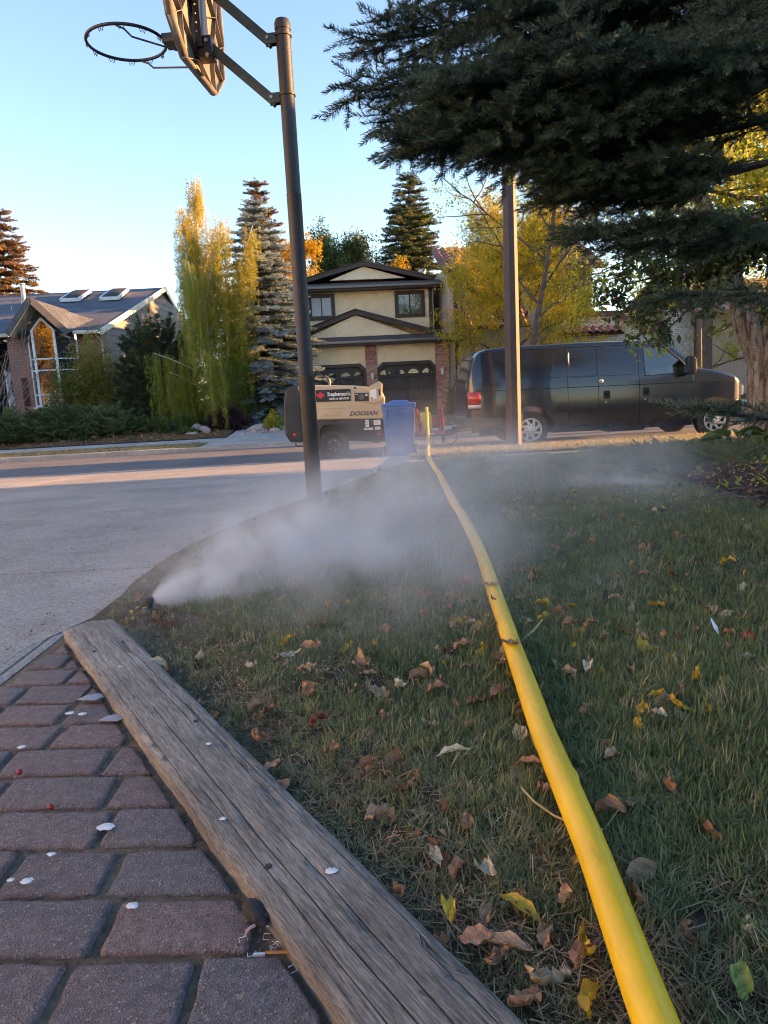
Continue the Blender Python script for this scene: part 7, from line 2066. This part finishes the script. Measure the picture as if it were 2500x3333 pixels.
PLACED = """0.47 3.40 o,0.43 2.93 t,0.45 3.80 o,0.56 3.35 t,0.58 3.08 o,0.82 3.88 t,0.87 3.79 o,1.00 3.36 y,0.98 3.28 o,0.80 3.24 o,0.46 3.18 o,0.51 2.91 o,0.54 2.80 t,0.57 2.70 o,0.60 2.75 r,0.80 2.60 t,0.47 2.70 o,0.29 2.60 o,0.04 2.61 o,0.15 2.48 o,0.23 2.47 t,0.27 2.44 y,0.20 2.37 o,0.12 2.32 o,0.22 2.23 y,0.26 2.22 t,0.29 2.17 y,0.36 2.34 r,0.35 2.13 t,-0.00 2.15 o,0.21 2.08 o,0.46 2.40 y,0.53 2.33 y,0.49 2.52 o,0.57 2.26 t,0.62 2.31 y,0.54 2.19 o,0.56 2.12 o,0.57 2.05 y,0.48 2.05 c,0.50 2.18 y,0.53 1.94 y,0.42 1.86 o,0.32 1.82 y,0.46 1.76 t,0.52 1.76 c,0.68 2.13 o,0.63 2.10 o,0.79 2.38 t,0.82 2.30 c,1.02 2.85 y,1.01 2.69 o,1.10 2.65 r,1.06 2.31 o,1.05 2.22 y,1.04 2.19 t,1.08 2.17 c,0.72 2.05 o,0.75 2.00 t,0.71 1.89 y,0.75 1.91 t,0.76 1.81 y,0.77 1.75 t,0.93 2.04 o,0.99 1.97 o,0.94 1.86 t,1.03 1.92 r,0.95 1.78 c,0.63 1.74 t,0.15 1.93 y,0.26 1.98 y,0.32 1.98 y,0.32 1.91 o,0.12 1.78 o,0.07 1.83 o,0.21 1.90 o,0.21 2.01 o,0.02 1.78 c,-0.04 1.74 t,0.12 1.74 o,0.26 1.70 o,0.22 1.68 o,0.30 1.60 o,0.09 1.56 c,0.28 1.47 c,-0.02 1.59 t,0.17 1.54 o,0.57 1.57 r,0.63 1.58 y,0.63 1.55 o,0.57 1.51 y,0.59 1.48 c,0.65 1.50 y,0.71 1.49 y,0.74 1.50 t,0.46 1.57 y,0.44 1.54 t,0.44 1.38 o,0.43 1.33 t,0.38 1.33 c,0.27 1.34 o,0.27 1.24 t,-0.01 1.37 o,0.02 1.28 o,0.12 1.39 c,0.42 1.18 t,0.63 1.33 o,0.38 1.14 o,0.53 1.08 o,0.38 1.01 t,0.25 0.96 t,0.36 0.96 o,0.12 0.94 t,0.17 0.96 t,0.10 0.90 o,0.14 0.88 t,0.24 0.84 o,0.05 0.90 o,0.12 0.86 t,0.15 0.79 o,-0.04 1.18 t,0.12 1.14 t,0.06 1.08 c,0.48 0.88 c,0.39 0.87 o,0.43 0.79 g,0.18 0.82 c,1.62 4.02 y,1.81 3.88 y,1.89 4.18 y,1.38 2.77 y,1.27 2.42 c,1.43 3.37 o,1.20 3.12 o,1.35 3.66 g,1.52 3.88 o,0.51 1.21 o,0.94 1.68 t,-0.79 2.13 o,-0.67 1.98 o,-0.71 2.04 c,-0.53 1.74 o,-0.45 1.66 o,-0.32 1.67 o,-0.33 2.10 y,-0.24 1.90 t,-0.22 1.77 o,-0.09 1.97 t,-0.14 2.27 c,-0.23 2.27 o,-0.30 2.00 c,-0.18 1.58 r,-0.32 1.54 o,-0.27 1.40 o,-0.24 1.32 o,-0.19 1.24 o,-0.18 1.14 t,-0.22 2.02 o,-0.14 1.46 o,-0.07 1.36 o,-0.01 0.99 o,-0.40 1.95 c,-0.59 2.07 c,-0.87 2.54 o,-1.01 2.76 o,-1.01 3.02 o,-0.28 3.04 y,-0.40 2.59 y,-0.22 2.48 y,-0.15 2.50 y,-0.25 2.06 o,-0.02 2.18 o,-0.08 1.92 t,-0.07 1.87 o,-0.26 2.95 o,-0.17 5.24 y,-0.01 3.31 o"""
CNAME = {'y': 'yellow', 't': 'tan', 'o': 'orange-brown', 'r': 'dark russet', 'c': 'pale cream', 'g': 'green'}
rl_ = random.Random(60)
def zone(x, y):
    hx = float(np.interp(y, HY, HX))
    if .835 * x + .55 * y - .525 < .16 and y < 2.4: return 'beside the plank, %s' % ('near end' if y < 1.2 else ('far end' if y > 1.8 else 'halfway along'))
    side = 'left' if x < hx else 'right'; q = abs(x - hx)
    near = 'against the hose' if q < .10 else ('near the hose' if q < .32 else 'well away')
    row = 'closest rows' if y < 1.05 else ('near lawn' if y < 1.5 else ('middle lawn' if y < 2.0 else ('leafiest patch' if y < 2.7 else ('misty lawn' if y < 3.8 else 'far lawn'))))
    return '%s, %s of hose, %s' % (row, side, near)
KSH = ['tightly curled', 'arched', 'broad cupped', 'twisted', 'folded', 'wide', 'crumpled', 'narrow', 'rolled', 'slender', 'bent', 'flat', 'smooth flat', 'gently cupped', 'open', 'long flat']
def put_leaf(x, y, c, k, dz=.02, s=1.0, label=None):
    o = link('fallen_leaf', leaf_mesh(k, c), None, None, (x, y, lawn_z(x, y) + dz), (rl_.gauss(0, .35), rl_.gauss(0, .35), rl_.uniform(0, 6.28)))
    o.scale = [s] * 3
    tag(o, label or '%s%s %s leaf, %s' % ('small ' if s < .66 else ('large ' if s > .93 else ''), KSH[k], CNAME[c], zone(x, y)), 'leaf', 'fallen leaves on the near lawn')
    return o
for e in PLACED.split(','):
    a, b, c = e.split()
    put_leaf(float(a), float(b), c, rl_.randrange(16) if c != 'y' else rl_.choice((1, 4, 7, 11, 12, 13, 14, 15)), rl_.uniform(.010, .026), rl_.uniform(.62, 1.02))
hubs = [(.25, 2.15), (.55, 2.15), (.62, 1.53), (.2, 1.85), (.75, 2.0), (.1, .88), (1.04, 2.22), (-.2, 1.95), (.5, 2.9)]
for k in range(112):
    if k < 72:
        h_ = rl_.choice(hubs); x, y = h_[0] + rl_.gauss(0, .10), h_[1] + rl_.gauss(0, .11)
        if .835 * x + .55 * y < .56: continue
    else: x, y = [q[0] for q in lawn_pts(1, 1.6, 6.0)]
    put_leaf(x, y, rl_.choice('oottyyytcr'), rl_.randrange(11), rl_.uniform(.008, .022), rl_.uniform(.5, .95))
# leaves lying on the hose
for y0, c, l in ((1.87, 'o', 'tan leaf resting across the yellow hose mid-lawn'), (2.52, 'o', 'tan leaf lying across the hose farther away')):
    i0 = min(range(len(HP)), key=lambda i: abs(HP[i][1] - y0)); p = HP[i0]
    o = link('fallen_leaf', leaf_mesh(12, 't'), None, None, (p[0] - .01, p[1], p[2] + HR * .9), (.1, .2, 2.2)); tag(o, l, 'leaf', 'fallen leaves on the near lawn')
# litter too small to count: crumbs of leaf over lawn, bed and far garden
C_CRUMB = proto_collection('leaf_crumb', [leaf_cluster('crumb', leaf_mat('leaf_litter', [(.16, .06, .03), (.32, .17, .08), (.46, .33, .10)], .7, .15), 3, .05, .045, .028, RS, .15) for _ in range(4)])
x, y = lawn_pts(420, 1.0, 9.0)
grass('lawn_leaf_litter', x, y, lambda a, b: lawn_z(a, b) + .025, C_CRUMB, None, .35 + .35 * rng.random(len(x)), rng.random(len(x)), 'scraps of broken brown leaf scattered through the grass')
n = 1500; v = rng.uniform(18.75, 24.6, n); u = -3.4 - rng.random(n) * 12
keep = (v < 19.95) | (v > 21.5); v, u = v[keep], u[keep]
keep = (v > 21) | (rng.random(len(v)) < .5); v, u = v[keep], u[keep]
xx, yy = u * CT - v * ST, u * ST + v * CT
grass('garden_leaf_litter', xx, yy, lambda a, b: gnd(a, b) + .035, C_CRUMB, None, 1.1 + .8 * rng.random(len(xx)), rng.random(len(xx)), 'carpet of brown and yellow leaves on the far garden bed')
n = 160; y = rng.uniform(10.3, 12.9, n); x = np.interp(y, ED_Y, ED_X) + rng.random(n) * 6
grass('boulevard_leaf_litter', x, y, lambda a, b: bl_z(a, b) + .04, C_CRUMB, None, .8 + .6 * rng.random(n), rng.random(n), 'yellow leaves scattered over the sunlit boulevard grass')
n = 900; yy = rng.uniform(3.6, 8.6, n); xx = np.array([bed_x(q) for q in yy]) + rng.random(n) * 2.2
k = rng.random(n) < .35; xx, yy = xx[k], yy[k]
grass('bed_leaf_litter', xx, yy, lambda a, b: bz(a, b) + .02, C_CRUMB, None, .5 + .5 * rng.random(len(xx)), rng.random(len(xx)), 'dry leaf scraps lying on the bark mulch')

# grit, twigs and crumbs on the driveway
M_GRIT = leaf_mat('driveway_grit', [(.02, .017, .014), (.07, .055, .04), (.20, .13, .07)], .9, 0, .2)
C_GRIT = proto_collection('grit', [leaf_cluster('grit', M_GRIT, 2, .012, .02, .007, RS, .1) for _ in range(4)])
n = 300
y = 2.2 + 9 * rng.random(n) ** 1.4; e_ = np.interp(y, ED_Y, ED_X); x = np.minimum(e_ - .03 - rng.exponential(.5, n), -1.32 * (y < 2.8) + (y >= 2.8) * e_ - .02)
grass('driveway_debris', x, y, lambda a, b: gz(a, b) - .024, C_GRIT, None, .3 + .6 * rng.random(n), rng.random(n), 'dark grit, seeds and leaf crumbs scattered on the concrete driveway').__setitem__('category', 'debris')
n = 700
t_ = rng.random(n); y = .2 + 2.2 * t_; x = (.338 - .55 * y) / .835 - np.abs(rng.normal(0, .012, n))
j_ = rng.random(n) < .5; y = np.where(j_, .916 + .1275 * rng.integers(-5, 12, n) + rng.normal(0, .004, n), y); x = np.where(j_, -1.0 + rng.random(n) * 1.1, x)
k = (.835 * x + .55 * y < .343) & (x > -1.12); x, y = x[k], y[k]
grass('joint_debris', x, y + (x + .45) * math.tan(ROWT) * (rng.random(len(x)) < 2), lambda a, b: -.002, C_GRIT, None, .25 + .35 * rng.random(len(x)), rng.random(len(x)), 'fine grit and plant crumbs in the joints between the pavers').__setitem__('category', 'debris')

# ================================================================ small things on the pavers and grass
M_TWIG = mat('twig_tan', (.36, .29, .14), .7)
o = MB().tube([(.235, 1.235, .04), (.25, 1.19, .038), (.275, 1.15, .036), (.31, 1.115, .036), (.345, 1.095, .04)], [.0022, .0022, .0022, .002, .003], 6).build('leaf_stalk', M_TWIG, smooth=60); tag(o, 'long curved tan leaf stalk lying left of the hose', 'stalk')
o = MB().tube([(.38, 2.02, .03), (.44, 2.07, .05), (.48, 2.13, .062)], [.002, .004, .003], 6).build('leaf_stalk', M_TWIG, smooth=60); tag(o, 'short yellow stalk standing up right of the hose', 'stalk')
M_FEATHER = mat('feather_white', (.62, .66, .72), .8)
ft_ = MB().add([(0, 0, 0), (.012, .008, .006), (.03, .012, .012), (.055, .006, .02), (.06, 0, .022), (.03, -.006, .014)], [(0, 1, 2, 5), (5, 2, 3, 4)]).build('feather', M_FEATHER, None, (0.965, 1.97, .035), (.3, -.5, 1.9)); tag(ft_, 'small bluish-white feather standing in the grass', 'feather')
SW = ['loose staple nearest the dead vole', 'loose staple second from the dead vole', 'loose staple in the middle of the scatter', 'loose staple touching the plank edge', 'loose staple just above the orange splinter', 'loose staple closest to the camera, below the splinter', 'loose staple beside the unbroken staple strip', 'loose staple farthest from the plank']
for (x, y, s), sl_ in zip(((-.213, .943, 0), (-.203, .932, .8), (-.196, .918, 2.1), (-.187, .925, 1.2), (-.190, .908, .3), (-.165, .868, 2.6), (-.225, .905, 1.7), (-.240, .925, .2)), SW):
    o = MB().tube([(-.006, .0, 0), (-.006, .009, 0), (.006, .009, .001), (.006, 0, .001)], .00055, 5).build('staple', mat('staple_steel', (.62, .64, .66), .3, .7), None, (x, y, .0055), (.1, .1, s * 2), smooth=0)
    tag(o, sl_ + ', on the pavers', 'staple', 'loose staples by the plank')
o = MB().box((-.213, .899, .006), (.017, .004, .004)).build('staple_strip', mat('staple_steel', (.62, .64, .66)), bevel=.0005); tag(o, 'short unbroken strip of staples on the pavers', 'staple strip')
o = MB().tube([(-.205, .902, .006), (-.17, .900, .007), (-.135, .897, .006)], [.0022, .0026, .0022], 6).build('wood_splinter', mat('splinter_orange', (.33, .12, .03), .7, var=(60, .3)), smooth=60); tag(o, 'thin orange-brown wood splinter lying by the plank', 'splinter')
M_DROP = mat('dropping_white', (.58, .59, .60), .7, var=(90, .25))
def splat(x, y, r, seed, label, base=None):
    q = random.Random(seed); n_ = 16
    P_ = [(r * q.uniform(.65, 1.1) * math.cos(2 * PI * k / n_) * 1.25, r * q.uniform(.65, 1.1) * math.sin(2 * PI * k / n_)) for k in range(n_)]
    z = .008 if base is None else base
    mb = MB(); mb.v = [(0, 0, .0016)] + [(a * .6, b * .6, .0012) for a, b in P_] + [(a, b, -.0005) for a, b in P_]
    mb.f = [(0, 1 + k, 1 + (k + 1) % n_) for k in range(n_)] + [(1 + k, 1 + n_ + k, 1 + n_ + (k + 1) % n_, 1 + (k + 1) % n_) for k in range(n_)]
    o = mb.build('bird_dropping', M_DROP, None, (x, y, z), smooth=80); tag(o, label, 'dropping', 'white bird droppings')
    return o
SPL = [(-.56, 1.23, .014, 'largest round white dropping, on a bluish paver'), (-.64, 1.085, .010, 'white dropping at the left edge, below the largest'), (-.63, 1.155, .007, 'small white dropping between two rows of pavers at left'), (-.435, 1.012, .009, 'oval white dropping on a near paver'),
       (-.85, 1.745, .011, 'pair of white droppings on a far paver, the left one'), (-.815, 1.735, .010, 'pair of white droppings on a far paver, the right one'), (-.89, 1.57, .009, 'white dropping on a paver by the left edge'), (-.67, 1.09, .006, 'faint white dropping at the far left edge')]
for k, (x, y, r, l) in enumerate(SPL): splat(x, y, r, k, l)
for k, (x, y, r, l) in enumerate(((-.115, 1.03, .009, 'white dropping on the near part of the plank'), (-.325, 1.19, .006, 'small white dropping at the plank left edge'), (-.42, 1.48, .006, 'tiny white dropping on the middle of the plank'), (-.80, 1.98, .006, 'tiny white dropping on the far part of the plank'))): splat(x, y, r, 20 + k, l, .038)
M_CHIPW = mat('chip_bluish', (.24, .25, .29), .5)  # thin flat bluish-grey pieces lying on the pavers
for x, y, s, l in ((-.83, 1.835, 1.0, 'upper of two bluish-white flat chips beside the plank'), (-.72, 1.70, .95, 'lower of two bluish-white flat chips beside the plank')):
    o = MB().prism([(-.035 * s, -.012), (.02 * s, -.02), (.036 * s, .0), (.015 * s, .024), (-.02 * s, .012)], lambda a, b, d: (a, b, d), 0, .003).build('pale_chip', M_CHIPW, None, (x, y, .007), bevel=.0008); tag(o, l, 'chip', 'pale chips by the plank')
for x, y, l in ((-.835, 1.45, 'red berry lying in a paver joint at the left edge'), (-.70, 1.305, 'red berry in the next joint nearer the camera'), (.395, 1.165, 'small red berry in the grass right of the hose')):
    o = MB().ball((0, 0, 0), .0065, 8).build('red_berry', mat('berry_red', (.22, .010, .014), .4), None, (x, y, .009 if x < 0 else .03), smooth=60); tag(o, l, 'berry', 'fallen red berries')
# small dead vole lying against the plank
M_FUR = mat('fur_black', (.010, .010, .013), .75, var=(60, .5), bump=(220, .8, 3, .002))
M_PINK = mat('skin_pink', (.46, .25, .21), .55, var=(60, .2))
vo = thing('dead_vole', 'small dead black-furred vole with pink feet lying against the plank', 'vole', (-.228, .968, .004), rad(-60))
bm = bmesh.new(); bmesh.ops.create_uvsphere(bm, u_segments=24, v_segments=16, radius=1)
for v_ in bm.verts:
    x_ = v_.co.x; w_ = .0155 * (1 - .22 * x_ - .18 * x_ * x_)
    v_.co = Vector((x_ * .031, v_.co.y * w_ + .003 * math.sin(x_ * 2), v_.co.z * w_ * .92 + .0135 - .002 * x_))
me = bpy.data.meshes.new('body'); bm.to_mesh(me); bm.free(); me.shade_smooth(); link('body', me, M_FUR, vo)
MB().tube([(-.028, .006, .012), (-.036, .012, .014), (-.046, .016, .013), (-.056, .022, .012)], [.004, .0032, .002, .0008], 8).build('tail', M_PINK, vo, smooth=60)
for x_, y_, s in ((-.012, .015, 1), (.014, .014, .8), (.02, -.013, .8)):
    sg = 1 if y_ > 0 else -1
    f_ = MB().tube([(x_, y_ * .8, .011), (x_ + .002, y_ + .006 * sg, .012), (x_ + .006 * s, y_ + .012 * sg, .010)], [.0028, .0022, .0026], 8)
    for k in range(4):
        a = (k - 1.5) * .35
        b0 = Vector((x_ + .006 * s, y_ + .012 * sg, .010)); f_.tube([b0, b0 + Vector((.005 * math.sin(a) + .003, .005 * sg * math.cos(a), -.0015))], [.0009, .0005], 5)
    f_.build('paw', M_PINK, vo, smooth=60)
for s in (-1, 1): MB().ball((.021, .009 * s, .020), .004, 6, (1, .5, 1)).build('ear', M_FUR, vo, smooth=60)

# ================================================================ water: droplets and drifting spray
M_WATER = None
m, nt, b = new_mat('water_drop'); b.inputs['Base Color'].default_value = (1, 1, 1, 1); b.inputs['Roughness'].default_value = .02; b.inputs['IOR'].default_value = 1.33; b.inputs['Transmission Weight'].default_value = .65; M_WATER = m
dm = MB().ball((0, 0, 0), 1, 4).mesh('drop'); dm.materials.append(M_WATER)
C_DROP = proto_collection('drop', [dm])
n = 2600
y = rng.uniform(1.75, 4.2, n); x = -1.0 + rng.random(n) * (1.1 + (y - 1.7) * .55)
k = (x > np.interp(y, ED_Y, ED_X) + .03); x, y = x[k], y[k]
grass('dew_droplets', x, y, lambda a, b: lawn_z(a, b) + rng.uniform(.02, .05), C_DROP, None, rng.uniform(.0008, .0020, len(x)), None, 'tiny bright water droplets clinging to the grass below the spray').__setitem__('category', 'water droplets')
def spray_mat(name, dens, nscale, lo, hi, shape):
    m, nt, b = new_mat(name)
    nt.nodes.remove(b)
    tc = nt.nodes.new('ShaderNodeTexCoord').outputs['Object']
    pos = nt.nodes.new('ShaderNodeNewGeometry').outputs['Position']
    n1 = nd(nt, 'ShaderNodeTexNoise', {'Vector': pos, 'Scale': nscale, 'Detail': 4.0, 'Roughness': .6, 'Distortion': .5})
    f = nd(nt, 'ShaderNodeMapRange', {'Value': n1.outputs[0], 'From Min': lo, 'From Max': hi}); f.interpolation_type = 'SMOOTHSTEP'
    s = nd(nt, 'ShaderNodeSeparateXYZ', {0: tc})
    d = math_(nt, 'MULTIPLY', f.outputs[0], shape(nt, tc, s))
    d = math_(nt, 'MULTIPLY', d, dens)
    pvn = nd(nt, 'ShaderNodeVolumePrincipled', {'Color': (.90, .95, 1.0, 1), 'Density': d, 'Anisotropy': .25})
    nt.links.new(pvn.outputs[0], nt.nodes['Material Output'].inputs['Volume'])
    return m
def soft_ball(nt, tc, s):
    l = nd(nt, 'ShaderNodeVectorMath', {0: tc}, operation='LENGTH').outputs['Value']
    r = nd(nt, 'ShaderNodeMapRange', {'Value': l, 'From Min': 1.0, 'From Max': .25}); r.interpolation_type = 'SMOOTHSTEP'
    return r.outputs[0]
def cone_shape(nt, tc, s):
    """object space: the jet leaves the origin along +X (0..1) and widens as it goes"""
    rr = math_(nt, 'SQRT', math_(nt, 'ADD', math_(nt, 'MULTIPLY', s.outputs[1], s.outputs[1]), math_(nt, 'MULTIPLY', s.outputs[2], s.outputs[2])))
    w = math_(nt, 'MULTIPLY_ADD', math_(nt, 'POWER', math_(nt, 'MAXIMUM', s.outputs[0], .0001), .8), .96, .02)
    q = math_(nt, 'DIVIDE', rr, w)
    a = nd(nt, 'ShaderNodeMapRange', {'Value': q, 'From Min': 1.0, 'From Max': .1}); a.interpolation_type = 'SMOOTHSTEP'
    fall = math_(nt, 'DIVIDE', 1.0, math_(nt, 'ADD', math_(nt, 'MULTIPLY', s.outputs[0], 13.0), .22))
    e = nd(nt, 'ShaderNodeMapRange', {'Value': s.outputs[0], 'From Min': 1.0, 'From Max': .15}); e.interpolation_type = 'SMOOTHSTEP'
    return math_(nt, 'MULTIPLY', math_(nt, 'MULTIPLY', a.outputs[0], fall), e.outputs[0])
CONE = MB().lathe([(.02, 0), (.22, .12), (.50, .35), (.75, .6), (.95, .85), (1.0, 1.0)], axis=(1, 0, 0), n=20).mesh('spray', smooth=60)
def jet(loc, d, L, W, Hh, dens, label, ns=4.2, lo=.36, hi=.70):
    me = CONE.copy(); o = link('water_spray', me, spray_mat('spray_mist', dens, ns, lo, hi, cone_shape), None, loc)
    d = Vector(d).normalized(); s, u, _ = frame(d)
    o.rotation_euler = Matrix((d, -s, u)).transposed().to_euler(); o.scale = (L, W, Hh)
    tag(o, label, 'spray', kind='stuff'); return o
jet((-.915, 2.665, .042), (.82, .54, .14), 2.2, 1.5, .95, 22.0, 'dense white spray bursting from the near sprinkler')
jet((-.44, 5.62, .015), (.62, .75, .10), 1.7, .38, .30, 7.0, 'thin white spray from the sprinkler behind the pole')
jet((-.01, 8.15, -.06), (.45, .9, .22), 1.2, .30, .28, 8.0, 'small puff of spray by the driveway edge')
jet((2.13, 5.05, .025), (-.93, .35, .06), 2.6, .6, .28, 6.0, 'spray drifting left from the mulch bed sprinkler')
BALLM = MB().ball((0, 0, 0), 1, 12).mesh('mist', smooth=60)
def mist(c, r, dens, label, ns=1.7, lo=.38, hi=.72, rz=0):
    o = link('drifting_mist', BALLM.copy(), spray_mat('drift_mist', dens, ns, lo, hi, soft_ball), None, c, (0, 0, rz)); o.scale = r
    tag(o, label, 'mist', kind='stuff'); return o
mist((.45, 4.6, .12), (2.1, 1.9, .50), .50, 'soft mist hanging over the middle of the lawn')
mist((1.1, 7.4, .10), (2.6, 2.0, .45), .30, 'thin mist drifting over the far lawn')
mist((.9, 11.2, .15), (2.6, 1.5, .85), .06, 'faint haze of spray before the bin and van')
mist((1.9, 5.7, .10), (1.7, 1.4, .36), .55, 'thin veil of spray drifting before the mulch bed')
mist((-.15, 2.75, .10), (1.3, 1.1, .42), 1.5, 'faint spray settling over the near lawn', 2.2)
